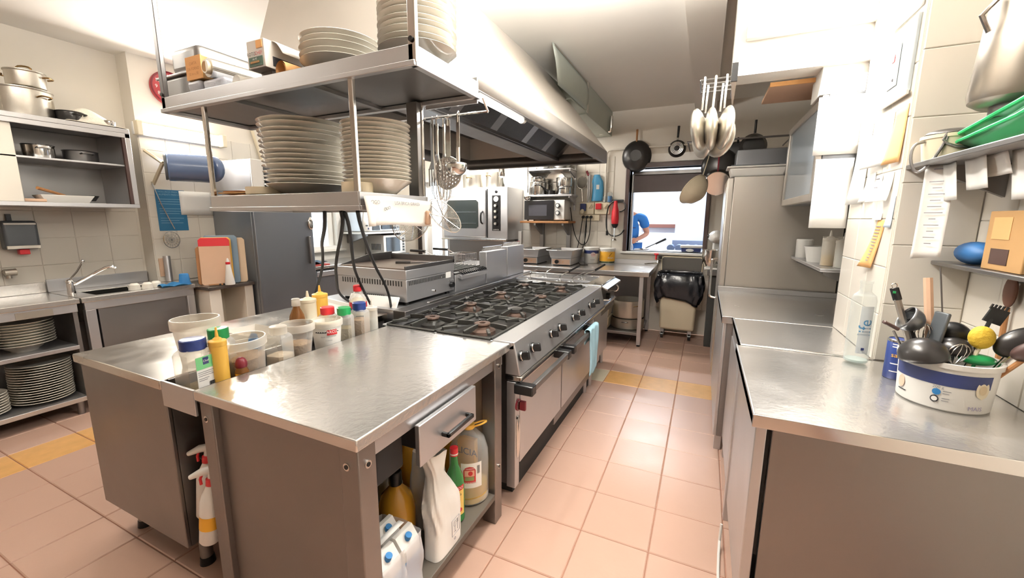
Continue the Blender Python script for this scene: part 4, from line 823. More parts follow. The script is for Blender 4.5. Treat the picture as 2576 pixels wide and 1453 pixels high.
# oven doors
for y0, y1, hy0, hy1 in ((1.80, 2.475, 1.72, 2.36), (2.50, 3.30, 2.42, 3.05)):
    d = M().bb(-.84, -.79, y0, y1, .235, .700).build('oven_door', STEEL, t, bevel=.004)
    M().bb(-.722, -.695, hy0, hy1, .66, .695).build('handle', STEELD, d, bevel=.005)
    for y in (hy0, hy1 - .05): M().bb(-.79, -.69, y - .005, y + .05, .652, .702).build('handle_bracket', BLACK, d, bevel=.006)
M().bb(-.84, -.79, RY0, 1.79, .12, .70).build('front_strip', STEEL, t, bevel=.003); M().bb(-.84, -.79, 3.31, RY1, .22, .70).build('front_strip', STEEL, t, bevel=.003)
M().bb(-.83, -.815, 2.42, 3.40, .14, .235).build('kick_panel', STEELD, t, bevel=.003); M().bb(-.84, -.83, 1.80, 2.42, .13, .235).build('kick_panel', DARK, t)
kb = M().cyl((-.79, 1.765, .575), (-.782, 1.765, .575), .03, n=20).build('oven_knob', DRED, t); M().cyl((-.782, 1.765, .575), (-.778, 1.765, .575), .024, n=20).build('dial_ring', STEELB, kb); M().bb(-.778, -.745, 1.757, 1.775, .55, .60).build('grip', DRED, kb, bevel=.004)
M().ell((-.788, 1.765, .40), .012, .016, .12, n=16, m=10).build('lighting_window', STEELB, t); M().bb(-.79, -.785, 1.755, 1.775, .50, .512).build('slot', BLACK, t)
for y in (3.34, 3.52): M().cyl((-.86, y, 0), (-.86, y, .2), .022, n=14).build('leg', STEEL, t)
# ================= pasta cooker at the far end =================
t = T('pasta_cooker', 'steel pasta cooker with basket handles at the far end of the range', 'cooker', (-1.25, 3.93, 0))
box('body', STEEL, t, -1.74, -.86, 3.62, 4.24, .15, .87, .004)
M().bb(-1.74, -.80, 3.61, 3.68, .865, .915).bb(-1.74, -.80, 4.18, 4.25, .865, .915).bb(-1.74, -1.66, 3.68, 4.18, .865, .915).bb(-.95, -.80, 3.68, 4.18, .865, .915).build('top_frame', STEELB, t, bevel=.005)
box('well', STEELD, t, -1.66, -.95, 3.68, 4.18, .80, .83); box('divider', STEEL, t, -1.66, -.95, 3.90, 3.93, .83, .90, .003)
M().add([(-.80, 3.62, .905), (-.80, 4.24, .905), (-.745, 4.24, .88), (-.745, 3.62, .88), (-.80, 3.62, .89), (-.80, 4.24, .89), (-.745, 4.24, .865), (-.745, 3.62, .865)], [(0, 1, 2, 3), (4, 7, 6, 5), (0, 4, 5, 1), (2, 6, 7, 3), (0, 3, 7, 4), (1, 5, 6, 2)]).build('front_rail', STEELB, t, bevel=.002)
M().bb(-.85, -.80, 3.64, 4.22, .62, .865).build('control_panel', SMOKE, t, bevel=.004); M().bb(-.80, -.775, 3.64, 4.2, .70, .72).build('panel_lip', STEELB, t, bevel=.004)
M().cyl((-.80, 3.85, .78), (-.765, 3.85, .78), .028, n=18).build('knob', BLACK, t); M().tube([(-.80, 4.05, .80), (-.74, 4.05, .80), (-.73, 4.05, .84), (-.75, 4.05, .86)], .010, n=10, smooth=1).build('drain_tap', STEELB, t)
M().tube([(-.80, 3.72, .76), (-.755, 3.74, .76), (-.755, 3.80, .76), (-.80, 3.82, .76)], .006, n=8).build('pull_handle', STEELB, t)
for x, y in ((-.9, 3.68), (-.9, 4.16)): M().cyl((x, y, 0), (x, y, .15), .022, n=14).build('leg', STEEL, t)
for i, (x, y, dx) in enumerate(((-1.60, 3.80, .0), (-1.50, 3.98, .02), (-1.28, 3.78, .03), (-1.16, 3.80, .06), (-1.12, 4.0, .08))):
    t = T('pasta_basket', ('leftmost', 'second from left', 'middle', 'second from right', 'rightmost')[i] + ' wire pasta basket hooked in the pasta cooker', 'basket', (x, y, .83), 'pasta baskets')
    k = M(); 
    for zz in (.84, .865, .89): k.tube([(x + .065 * math.cos(a), y + .065 * math.sin(a), zz) for a in [j * PI / 12 for j in range(24)]], .002, n=5, closed=True)
    for j in range(12): a = j * PI / 6; k.tube([(x + .06 * math.cos(a), y + .06 * math.sin(a), .832), (x + .065 * math.cos(a), y + .065 * math.sin(a), .89)], .0012, n=4)
    k.build('cage', STEELB, t)
    M().tube([(x + .05, y, .89), (x + .02, y + .005, .935), (x + .03 + dx, y + .06, .97), (x + .06 + dx, y + .11, .985)], .004, n=7, smooth=1).build('handle', STEELB, t)
    if i in (2, 4): M().tube([(x + .06 + dx, y + .11, .985), (x + .12 + dx, y + .26, 1.03)], [.011, .010], n=10).build('grip', BLACK, t)
# ================= blue towel on the oven handle =================
def tow(u, v):
    y = 2.80 + .26 * u; s = v * .50
    wob = .004 * math.sin(16 * u) + .003 * math.sin(9 * v + 4 * u)
    if s < .10: return (-.728 + wob * .5, y, .60 + s)
    if s < .16: a = (s - .10) / .06 * PI; return (-.7085 - .020 * math.cos(a), y + .01 * math.sin(3 * v), .70 + .014 * math.sin(a))
    q = s - .16; return (-.688 + wob + .006 * math.sin(11 * u) * q * 3, y + .02 * math.sin(8 * q) - .03 * q * (u - .5), .70 - q * (1 - .05 * math.sin(9 * u)))
t = tag(M().grid(tow, 20, 40).build('towel', CLOTHB, None, solid=.003, angle=80), 'pale blue towel draped over the far oven door handle', 'towel')

# ================= second range: griddle, char grill and fryer =================
t = T('steel_base_cabinet', 'steel base cabinet under the griddle and fryer', 'cabinet', (-2.1, 3.1, 0))
box('body', STEELD, t, -2.52, -1.75, 1.985, 4.24, .14, .86); box('top', STEEL, t, -2.52, -1.74, 1.985, 4.25, .86, .925, .004); box('plinth', DARK, t, -2.46, -1.82, 2.05, 4.2, 0, .14)
t = T('griddle', 'steel countertop griddle with slotted sides behind the jars', 'griddle', (-2.05, 2.38, .925))
GX0, GX1, GY0, GY1 = -2.36, -1.745, 2.10, 2.665
box('body', STEEL, t, GX0, GX1, GY0, GY1, .95, 1.10, .004)
M().bb(GX0 - .004, GX1 + .004, GY0 - .004, GY1 + .004, 1.10, 1.165).build('upper_casing', STEEL, t, bevel=.004)
box('griddle_plate', mat('griddle_plate', '#8b7c72', .3, .8, var=.2), t, GX0 + .02, GX1 - .012, GY0 + .012, GY1 - .02, 1.165, 1.172)
M().bb(GX1 - .010, GX1 + .004, GY0 - .004, GY1 + .004, 1.165, 1.19).bb(GX0 - .004, GX1 + .004, GY1 - .014, GY1 + .004, 1.165, 1.215).add([(GX0 - .004, GY0, 1.165), (GX0 + .01, GY0, 1.165), (GX0 + .01, GY1, 1.165), (GX0 - .004, GY1, 1.165), (GX0 - .004, GY0 + .3, 1.225), (GX0 + .01, GY0 + .3, 1.225), (GX0 + .01, GY1, 1.23), (GX0 - .004, GY1, 1.23)], [(0, 3, 2, 1), (4, 5, 6, 7), (0, 1, 5, 4), (1, 2, 6, 5), (2, 3, 7, 6), (3, 0, 4, 7)]).build('splash_guard', SMOKE, t, bevel=.002)
k = M()
for i in range(24): x = GX0 + .05 + i * (GX1 - GX0 - .09) / 23; k.bb(x - .0045, x + .0045, GY0 - .0012, GY0 + .001, 1.055, 1.09)
for i in range(28): y = GY0 + .03 + i * (GY1 - GY0 - .10) / 27; k.bb(GX1 - .001, GX1 + .0012, y - .0045, y + .0045, 1.060, 1.09)
for i in range(16): x = GX0 + .15 + i * .018; k.bb(x - .0045, x + .0045, GY0 - .0012, GY0 + .001, .965, .985)
k.build('vent_slots', DARK, t, smooth=False, kind='stuff')
M().bb(GX1, GX1 + .002, GY1 - .11, GY1 - .045, 1.055, 1.10).build('rating_plate', WHITE, t); M().cyl((GX1, GY1 - .05, 1.0), (GX1 + .03, GY1 - .05, 1.0), .02, n=16).build('knob', BLACK, t); M().cyl((GX1, GY0 + .30, .985), (GX1 + .012, GY0 + .30, .985), .008, n=12).build('button', STEELB, t)
for y in (GY1 - .16, GY1 - .13, GY1 - .07, GY1 - .03): M().cyl((GX1, y, 1.03 + .04 * (y < GY1 - .1)), (GX1 + .003, y, 1.03 + .04 * (y < GY1 - .1)), .004, n=8).build('screw', STEELB, t)
for x in (GX0 + .04, GX1 - .04):
    for y in (GY0 + .04, GY1 - .04): M().cyl((x, y, .925), (x, y, .95), .018, n=12).build('foot', BLACK, t)
o = M().bb(-.012, .16, -.008, .008, 0, .006).cyl((-.12, 0, .006), (-.01, 0, .006), .008, n=10).build('spatula', SMOKE, None, bevel=.002); o.location = (-1.95, 2.42, 1.174); o.rotation_euler[2] = .5; tag(o, 'dark flat scraper lying on the griddle plate', 'scraper')
t = T('char_grill', 'low char grill with a toothed grease tray behind the griddle', 'grill', (-2.05, 2.95, .925))
box('body', STEEL, t, -2.40, -1.755, 2.70, 3.20, .926, 1.06, .003); M().bb(-2.40, -1.755, 2.70, 3.2, 1.06, 1.075).build('top', SMOKE, t)
k = M()
for i in range(14): x = -2.36 + i * .042; k.bb(x, x + .012, 2.72, 3.18, 1.078, 1.09)
k.build('grid_bars', IRON, t, kind='stuff')
tr = M().add([(-1.79, 2.74, 1.045), (-1.72, 2.74, 1.020), (-1.72, 3.18, 1.020), (-1.79, 3.18, 1.045), (-1.79, 2.74, 1.075), (-1.72, 2.74, 1.05), (-1.72, 3.18, 1.05), (-1.79, 3.18, 1.075)], [(0, 3, 2, 1), (4, 5, 6, 7), (0, 1, 5, 4), (1, 2, 6, 5), (2, 3, 7, 6), (3, 0, 4, 7)]).build('grease_tray', STEEL, t, bevel=.002)
k = M()
for i in range(13): k.ob((-1.755, 2.79 + i * .032, 1.068), (.045, .012, .016), Ry(20))
k.build('teeth', BLACK, tr, kind='stuff')
t = T('fryer_back_guard', 'tall plain steel back panels of the fryer beside the burners', 'panel', (-1.80, 3.63, .925))
box('back_panel', STEEL, t, -1.83, -1.755, 3.215, 3.64, .926, 1.205, .004); box('back_panel', STEEL, t, -1.83, -1.755, 3.648, 4.06, .926, 1.225, .004)
for i, y in enumerate((3.23, 3.66)):
    k = M(); 
    for j in range(18): k.tube([(-1.82, y + .02 + j * .021, 1.21 + .016 * i), (-1.80, y + .02 + j * .021, 1.245 + .016 * i)], .003, n=5)
    k.tube([(-1.80, y, 1.245 + .016 * i), (-1.80, y + .39, 1.245 + .016 * i)], .003, n=6); k.build('coil_rack', CHROME, t, kind='stuff')
t = T('deep_fryer', 'countertop deep fryer tank behind the steel panels', 'fryer', (-2.15, 3.6, .925))
box('tank', STEEL, t, -2.45, -1.86, 3.25, 4.1, .926, 1.02, .006); box('oil_well', SMOKE, t, -2.40, -1.90, 3.3, 4.05, 1.02, 1.026)
for i, (y, x) in enumerate(((3.18, -2.25), (3.48, -2.2))):
    t = T('fryer_basket', ('near', 'far')[i] + ' wire fryer basket with a long black handle', 'basket', (x, y, 1.03), 'fryer baskets'); k = M()
    for zz in (1.04, 1.10, 1.16):
        k.tube([(x - .06, y - .10, zz), (x + .12, y - .10, zz), (x + .12, y + .12, zz), (x - .06, y + .12, zz)], .003 if zz > 1.15 else .0016, n=5, closed=True)
    for j in range(9):
        q = -.06 + j * .0225; k.tube([(x + q, y - .10, 1.16), (x + q, y - .10, 1.04), (x + q, y + .12, 1.04), (x + q, y + .12, 1.16)], .0014, n=4)
    for j in range(11): q = -.10 + j * .022; k.tube([(x - .06, y + q, 1.16), (x - .06, y + q, 1.04), (x + .12, y + q, 1.04), (x + .12, y + q, 1.16)], .0014, n=4)
    k.build('cage', CHROME, t); M().tube([(x - .06, y, 1.16), (x - .14, y - .01, 1.19)], .005, n=8).tube([(x - .14, y - .01, 1.19), (x - .30, y - .03, 1.195)], .012, n=10, mi=1).build('handle', [CHROME, BLACK], t)
M().bb(-2.2, -1.9, 3.42, 3.50, 1.10, 1.15).build('black_lid', BLACK, t, bevel=.01) if False else None
# ================= left wall zone =================
t = T('open_base_unit', 'open steel base unit full of plates at the left edge', 'unit', (-4.5, .85, 0))
M().bb(-4.79, -4.20, .20, 1.345, .862, .90).build('worktop', STEELTOP, t, bevel=.004)
box('front_rail', STEEL, t, -4.235, -4.21, .2, 1.33, .80, .862, .003); box('name_plate', ALUD, t, -4.21, -4.206, 1.02, 1.20, .805, .85)
box('middle_shelf', STEEL, t, -4.78, -4.225, .2, 1.31, .515, .545, .003); box('bottom_shelf', STEEL, t, -4.78, -4.225, .2, 1.31, .105, .14, .003)
box('side_panel', STEELD, t, -4.78, -4.23, 1.305, 1.33, .10, .862); box('back_panel', STEELD, t, -4.79, -4.775, .2, 1.32, .10, .862)
box('upstand', STEELTOP, t, -4.79, -4.765, .2, 1.345, .90, .985, .003)
for y in (.30, 1.27): M().cyl((-4.27, y, 0), (-4.27, y, .11), .022, n=12).build('leg', STEELD, t)
stack('dinner_plate', 'plate', '%s of the plates on the bottom shelf of the open base unit', 'plates on the bottom shelf of the base unit', -4.42, 1.132, .1405, 16, .165, .028, .085, .3, .0185, (.0008, .0004))
stack('cereal_bowl', 'bowl', '%s of the bowls on the middle shelf of the open base unit', 'bowls on the middle shelf of the base unit', -4.42, 1.085, .5455, 9, .165, .060, .07, 1., .0195)
stack('side_plate', 'plate', '%s of the plates in the stack cut by the left frame edge', 'plates cut by the left frame edge', -4.40, .83, .1405, 8, .13, .024, .07, .3, .0185)
t = T('sink_unit', 'steel sink unit with a deep basin and closed panel front', 'sink', (-4.5, 1.74, 0))
k = M().bb(-4.79, -4.62, 1.355, 2.02, .862, .90).bb(-4.28, -4.20, 1.355, 2.12, .862, .90).bb(-4.62, -4.28, 1.355, 1.47, .862, .90).bb(-4.62, -4.28, 2.0, 2.12, .862, .90); k.build('top', STEELTOP, t, bevel=.003)
M().bb(-4.62, -4.28, 1.47, 2.0, .66, .67).bb(-4.625, -4.615, 1.47, 2.0, .66, .895).bb(-4.285, -4.275, 1.47, 2.0, .66, .895).bb(-4.62, -4.28, 1.465, 1.475, .66, .895).bb(-4.62, -4.28, 1.995, 2.005, .66, .895).build('basin', STEELB, t, bevel=.003)
box('upstand', STEEL, t, -4.79, -4.77, 1.355, 2.02, .90, 1.0, .003); M().bb(-4.77, -4.28, 2.005, 2.025, .90, .98).build('upstand', STEEL, t, bevel=.003) if False else None
box('front_rail', STEEL, t, -4.24, -4.21, 1.37, 2.11, .80, .862, .003); box('front_panel', STEELD, t, -4.26, -4.235, 1.45, 2.05, .16, .80, .002)
for y in (1.37, 2.05): box('leg', STEEL, t, -4.26, -4.21, y, y + .06, 0, .80, .003)
box('side_panel', STEELD, t, -4.60, -4.27, 2.08, 2.10, .16, .86); box('back_panel', STEELD, t, -4.60, -4.58, 1.4, 2.08, .16, .655)
t = T('mixer_tap', 'chrome mixer tap with a long elbow lever at the sink', 'tap', (-4.50, 1.42, .90))
M().cyl((-4.52, 1.41, .90), (-4.52, 1.41, .99), .026, .022, n=18).ell((-4.52, 1.41, .995), .026, .026, .022, n=18).build('body', CHROME, t)
M().tube([(-4.52, 1.41, .96), (-4.50, 1.46, .99), (-4.44, 1.60, 1.09), (-4.42, 1.64, 1.10), (-4.415, 1.66, 1.085)], [.012, .011, .011, .012, .012], n=10, smooth=1).build('spout', CHROME, t)
M().tube([(-4.52, 1.41, 1.01), (-4.52, 1.46, 1.07), (-4.52, 1.50, 1.14)], .006, n=8).ell((-4.52, 1.505, 1.15), .012, .012, .014, n=12).build('lever', CHROME, t)
t = T('wall_tap', 'old grey wall tap low on the tiles at the far left', 'tap', (-4.79, 1.17, 1.08))
M().cyl((-4.795, 1.16, 1.085), (-4.73, 1.16, 1.085), .02, n=14).cyl((-4.74, 1.14, 1.085), (-4.74, 1.20, 1.085), .026, n=14).cyl((-4.74, 1.16, 1.085), (-4.74, 1.16, 1.04), .015, n=12).build('valve', ALUD, t)
t = T('towel_dispenser', 'grey wall dispenser with a red tab below on the left tiles', 'dispenser', (-4.79, 1.27, 1.4))
M().bb(-4.79, -4.69, 1.16, 1.345, 1.255, 1.47).build('cover', GREYP, t, bevel=.02, seg=3); M().bb(-4.692, -4.684, 1.17, 1.335, 1.44, 1.455).build('trim', WHITE, t, bevel=.003); M().bb(-4.695, -4.682, 1.165, 1.34, 1.26, 1.285).build('lower_lip', ALU, t, bevel=.003)
M().bb(-4.76, -4.71, 1.23, 1.285, 1.215, 1.255).build('red_tab', RED, t, bevel=.004); M().bb(-4.79, -4.76, 1.21, 1.235, 1.47, 1.52).build('wall_bracket', GREYP, t)
# wall cupboard
t = T('wall_cupboard', 'open steel wall cupboard with pans on its shelves above the sink', 'cupboard', (-4.55, 1.2, 1.58))
for nm, b in (('top', (-4.79, -4.30, .1, 1.84, 2.165, 2.20)), ('bottom', (-4.79, -4.30, .1, 1.84, 1.575, 1.605)), ('back_panel', (-4.79, -4.78, .1, 1.84, 1.605, 2.165)), ('side_panel', (-4.78, -4.30, 1.805, 1.84, 1.605, 2.165)), ('shelf', (-4.78, -4.32, .1, 1.805, 1.905, 1.92)), ('front_rail', (-4.312, -4.30, .1, 1.84, 2.13, 2.165))):
    box(nm, STEELD if nm == 'back_panel' else STEEL, t, *b, bevel=.003)
box('sliding_door', mat('pale_steel_door', '#d9d3c8', .45, .6), t, -4.335, -4.32, .2, 1.20, 1.605, 2.135, .003); box('front_post', WOODD, t, -4.325, -4.302, 1.785, 1.807, 1.605, 2.13)
def pot(name, lab, c, r, h, m=ALU, hm=STEELB, lid=False, ha=0., grp=None, dirr=0, loop=True):
    t = T(name, lab, 'pot', c, grp, local=True, rz=ha)
    M().lathe([(0, 0), (r - .012, 0), (r - .003, .006), (r, .014), (r, h - .006), (r + .005, h), (r + .002, h + .002), (r - .004, h - .002), (r - .005, .012), (0, .008)], n=36).build('body', m, t)
    if loop:
        for s in (1, -1): M().tube([(s * r, -.035, h * .72), (s * (r + .03), -.035, h * .76), (s * (r + .036), -.02, h * .77), (s * (r + .036), .02, h * .77), (s * (r + .03), .035, h * .76), (s * r, .035, h * .72)], .0055, n=8, smooth=1).build('handle', hm, t)
    if lid:
        l = M().lathe([(r + .006, h + .001), (r + .006, h + .006), (r * .8, h + .014), (0, h + .018)], n=36).build('lid', m, t)
        M().tube([(-.04, 0, h + .014), (-.035, 0, h + .04), (0, 0, h + .046), (.035, 0, h + .04), (.04, 0, h + .014)], .006, n=8, smooth=1).build('lid_handle', hm, l)
    return t
BRASS = mat('tarnished_brass', '#7c6038', .4, .9)
pot('stock_pot', 'large aluminium stock pot on top of the left wall cupboard', (-4.50, 1.335, 2.201), .150, .185, ALU, BRASS, lid=True, ha=.4)
pot('sauce_pot', 'smaller aluminium pot stacked on the lid of the stock pot', (-4.48, 1.36, 2.405), .10, .105, ALU, BRASS, lid=True, ha=.9)
t = T('cloth_bundle', 'cream cloth thrown over a pan on the wall cupboard', 'cloth', (-4.5, 1.5, 2.2))
def cl(u, v):
    x, y = -4.62 + .32 * u, 1.48 + .36 * v; r = math.hypot((u - .5) * 2, (v - .45) * 2)
    return (x, y, 2.205 + .115 * max(0, 1 - r ** 2.2) + .012 * math.sin(7 * u + 9 * v) * max(.2, 1 - r))
M().grid(cl, 18, 22).build('cloth', CLOTHW, t, solid=.004, angle=80)
pot('frying_pan', 'dark pan beside the stock pot under the cream cloth', (-4.40, 1.535, 2.201), .075, .075, NONSTICK, NONSTICK, ha=.3)
t = T('steel_kettle', 'small chrome pot peeping out from the end of the cream cloth', 'kettle', (-4.36, 1.74, 2.2), None, local=True); M().lathe([(0, 0), (.035, 0), (.042, .01), (.042, .045), (.03, .055), (0, .058)], n=24).build('body', CHROME, t); M().tube([(.04, 0, .04), (.07, 0, .045), (.075, 0, .02)], .006, n=8).build('spout', CHROME, t)
pot('steel_pot', 'shiny steel pot on the upper shelf inside the wall cupboard', (-4.52, 1.37, 1.921), .085, .10, STEELB, STEELB)
pot('wide_pan', 'wide dark pan on the upper shelf at the right in the wall cupboard', (-4.55, 1.61, 1.921), .10, .09, SMOKE, SMOKE)
t = T('long_pan', 'long-handled frying pan lying at a slant on the lower cupboard shelf', 'pan', (-4.52, 1.55, 1.606), None, local=True, rz=.5)
M().lathe([(0, .02), (.09, .02), (.115, .06), (.112, .06), (.088, .024), (0, .024)], n=32).build('body', SMOKE, t); M().tube([(.0, -.11, .055), (.0, -.30, .10)], [.009, .012], n=8).build('handle', WOOD, t)
t = T('white_tray', 'white oblong tray at the front of the lower cupboard shelf', 'tray', (-4.42, 1.42, 1.606))
M().add([(-4.49, 1.32, 1.607), (-4.37, 1.32, 1.607), (-4.37, 1.55, 1.607), (-4.49, 1.55, 1.607), (-4.51, 1.29, 1.66), (-4.35, 1.29, 1.66), (-4.35, 1.58, 1.66), (-4.51, 1.58, 1.66)], [(0, 3, 2, 1), (0, 1, 5, 4), (1, 2, 6, 5), (2, 3, 7, 6), (3, 0, 4, 7)]).build('tray', WHITE, t, bevel=.01, solid=.004)
o = M().bb(-.09, .09, -.13, .13, 0, .022).build('wooden_board', WOODP, None, bevel=.004); o.location = (-4.45, 1.19, 1.6065); tag(o, 'pale wooden board left of the white tray on the lower cupboard shelf', 'board')
# clock
t = T('wall_clock', 'round red wall clock with white numerals partly hidden by the rack', 'clock', (-4.62, 2.30, 2.67))
M().cyl((-4.618, 2.32, 2.67), (-4.59, 2.32, 2.67), .15, n=48).build('face', CLOCKR, t); M().tube([(-4.588, 2.32 + .145 * math.cos(a), 2.67 + .145 * math.sin(a)) for a in [i * PI / 24 for i in range(48)]], .008, n=8, closed=True).build('rim', DRED, t)
for i in range(12): a = PI / 2 - (i + 1) * PI / 6; text(str(i + 1), .042, (-4.5885, 2.32 + .108 * math.cos(a), 2.67 + .108 * math.sin(a)), (0, 1, 0), (0, 0, 1), PAPER, t, name='numeral')
M().ob((-4.586, 2.335, 2.70), (.002, .008, .09), Rx(-30)).build('hand', PAPER, t); M().ob((-4.585, 2.35, 2.655), (.002, .01, .07), Rx(-115)).build('hand', PAPER, t)
# blue-grey cylinder on bracket
t = T('sausage_stuffer', 'blue-grey steel cylinder on a white folding wall bracket below the strip lamp', 'cylinder', (-4.3, 2.28, 1.95))
R_ = Rz(20)
M().cyl((-4.36, 2.10, 1.945), (-4.22, 2.40, 1.945), .125, n=40).build('barrel', BLUEG, t, bevel=.012); M().ell((-4.22, 2.40, 1.945), .115, .05, .118, n=30, m=10, R=R_).build('domed_end', BLUEG, t); M().cyl((-4.37, 2.085, 1.945), (-4.363, 2.10, 1.945), .118, n=36).build('dark_end', GREYP, t)
M().tube([(-4.60, 2.06, 2.09), (-4.44, 2.11, 1.98)], .016, n=6).tube([(-4.44, 2.11, 1.98), (-4.60, 2.09, 1.80)], .016, n=6).tube([(-4.60, 2.2, 2.06), (-4.40, 2.2, 2.06)], .012, n=6).build('bracket', CREAM, t)
# posters
t = T('poster', 'blue printed poster with pale lines on the left wall', 'poster', (-4.61, 2.2, 1.56)); M().bb(-4.613, -4.611, 2.095, 2.335, 1.375, 1.755).build('sheet', POSTER, t)
text('MOLUSCO FRESCO', .021, (-4.6095, 2.21, 1.735), (0, 1, 0), (0, 0, 1), POSTERL, t); text('ALIMENTI FRESCHI', .021, (-4.6095, 2.21, 1.710), (0, 1, 0), (0, 0, 1), POSTERL, t)
for i in range(11):
    if i not in (3, 7): w = (.19, .17, .2, 0, .18, .2, .16, 0, .19, .15, .18)[i]; M().bb(-4.6105, -4.6095, 2.115, 2.115 + w, 1.67 - i * .022 - .004, 1.67 - i * .022).build('print_line', POSTERL, t)
t = T('blank_sheet', 'blank white sheet overlapping the right edge of the blue poster', 'paper', (-4.61, 2.42, 1.63)); M().grid(lambda u, v: (-4.605 + .012 * math.sin(3 * u), 2.285 + .30 * u, 1.525 + .225 * v), 8, 4).build('sheet', PAPER, t, solid=.001)
t = T('spider_skimmer', 'long-handled wire spider hanging over the blue poster', 'skimmer', (-4.58, 2.12, 1.8))
M().tube([(-4.585, 2.07, 1.82), (-4.58, 2.12, 1.62), (-4.575, 2.20, 1.39)], .004, n=6).build('handle', STEELB, t)
cS = Vector((-4.57, 2.16, 1.29)); k = M()
for r in (.022, .044, .066): k.tube([cS + Vector((.0, r * math.cos(a), r * 1.15 * math.sin(a))) for a in [i * PI / 14 for i in range(28)]], .0035 if r > .06 else .0014, n=5, closed=True)
for i in range(8): a = i * PI / 8; k.tube([cS + Vector((0, .066 * math.cos(a), .076 * math.sin(a))), cS - Vector((0, .066 * math.cos(a), .076 * math.sin(a)))], .0012, n=4)
k.build('wire_basket', STEELB, t)
# masonry counter
t = T('masonry_counter', 'short dark-topped counter on white tiled piers beside the sink', 'counter', (-4.3, 2.34, 0))
box('slab', GRANITE, t, -4.615, -4.02, 2.13, 2.555, .845, .875, .004)
for y0, y1 in ((2.15, 2.25), (2.47, 2.55)): M().bb(-4.61, -4.05, y0, y1, 0, .845).build('pier', WTILE, t, bevel=.003)
box('back_panel', mat('pier_back', '#cfc6b4', .6), t, -4.61, -4.40, 2.25, 2.47, 0, .845); box('middle_pier', WTILE, t, -4.42, -4.38, 2.25, 2.31, 0, .72)
# cutting boards leaning on the fridge side
def board(lab, m, y0, x0, w, hgt, lean, extra=None):
    t = T('cutting_board', lab, 'board', (x0, y0, .876), 'cutting boards on the dark-topped counter'); R_ = Rz(57) @ Rx(-lean)
    c = Vector((x0, y0, .878)); u = R_ @ Vector((1, 0, 0)); n = R_ @ Vector((0, 1, 0)); v = R_ @ Vector((0, 0, 1))
    M().prism([(-w / 2 + .015, 0), (w / 2 - .015, 0), (w / 2, .015), (w / 2, hgt - .02), (w / 2 - .02, hgt), (-w / 2 + .02, hgt), (-w / 2, hgt - .02), (-w / 2, .015)], c, u, v, n * .014).build('board', m, t, bevel=.003)
    if extra: M().prism([(-w / 2, hgt * .82), (w / 2, hgt * .82), (w / 2, hgt - .02), (w / 2 - .02, hgt), (-w / 2 + .02, hgt), (-w / 2, hgt - .02)], c - n * .001, u, v, n * .016).build('coloured_top', extra, t, bevel=.003)
board('front cutting board with a red top edge leaning on the dark counter', WOODP, 2.27, -4.12, .24, .44, 9, RED)
board('yellow-edged cutting board just behind the red-topped one', YEL, 2.288, -4.135, .25, .443, 9)
board('blue-grey cutting board in the middle of the leaning row', mat('blue_board', '#7d93a6', .5), 2.335, -4.135, .27, .46, 9)
board('plain beige cutting board nearest the grey fridge', mat('beige_board', '#dcc2a4', .5), 2.405, -4.115, .25, .435, 9)
board('thin brown cutting board peeping out left of the red-topped board', WOOD, 2.27, -4.165, .25, .36, 9)
t = T('detergent_bottle', 'white bottle with a red collar standing before the cutting boards', 'bottle', (-4.035, 2.33, .876), None, local=True)
M().lathe([(0, 0), (.04, 0), (.042, .01), (.026, .12), (.017, .19), (.014, .195)], n=24).build('body', WHITE, t); M().lathe([(.018, .192), (.019, .195), (.019, .212), (.015, .214)], n=20).build('collar', RED, t); M().lathe([(0, .25), (.006, .248), (.010, .235), (.014, .214), (.014, .21)], n=20).build('cap', WHITE, t)
for i, (x, y, m, lab) in enumerate(((-4.10, 2.18, WOOD, 'wooden-handled knife at the left front of the dark counter'), (-4.07, 2.25, BLACK, 'black-handled knife on the dark counter beside the wooden-handled one'))):
    t = T('kitchen_knife', lab, 'knife', (x, y, .876), 'knives on the dark counter', local=True, rz=1.2 + .15 * i); M().bb(0, .11, -.010, .010, .001, .016).build('handle', m, t, bevel=.004); M().prism([(0, -.012), (-.16, -.002), (-.16, .002), (0, .014)], (0, 0, .006), (1, 0, 0), (0, 1, 0), (0, 0, .002)).build('blade', STEELB, t)
t = T('blue_cup', 'blue plastic cup upside down at the right of the sink rim', 'cup', (-4.22, 2.05, .901), None, local=True); M().lathe([(0, .10), (.03, .10), (.034, .095), (.045, 0), (.042, 0), (.03, .094), (0, .095)], n=28).build('body', BLUEI, t)
k = M().grid(lambda u, v: (-4.30 + .14 * u, 1.86 + .22 * v, .905 + .025 * abs(math.sin(5 * u + 2) * math.sin(6 * v + 1))), 14, 16); tag(k.build('blue_cloth', CLOTHN, None, solid=.004, angle=80), 'crumpled blue cloth on the sink rim beside the blue cup', 'cloth')
for i, (y, x) in enumerate(((1.72, -4.30), (1.80, -4.28), (1.87, -4.30))):
    t = T('coffee_cup', ('nearest', 'middle', 'farthest')[i] + ' of the white cups turned over on the sink edge', 'cup', (x, y, .901), 'white cups on the sink edge', local=True, rz=-1.2 * (i == 0)); M().lathe([(0, .055), (.02, .055), (.036, .04), (.042, 0), (.039, 0), (.033, .037), (0, .05)], n=24).build('body', PORC, t); M().tube([(0, -.036, .04), (0, -.06, .035), (0, -.058, .012), (0, -.04, .01)], .004, n=7, smooth=1).build('handle', PORC, t)
t = T('pepper_grinder', 'tall steel cylinder standing against the left wall behind the sink', 'tin', (-4.57, 2.12, .90)); M().cyl((-4.575, 2.10, .901), (-4.595, 2.11, 1.14), .028, n=20).build('body', STEEL, t); M().bb(-4.618, -4.606, 2.05, 2.10, .95, 1.12).build('holder', WOODP, t)
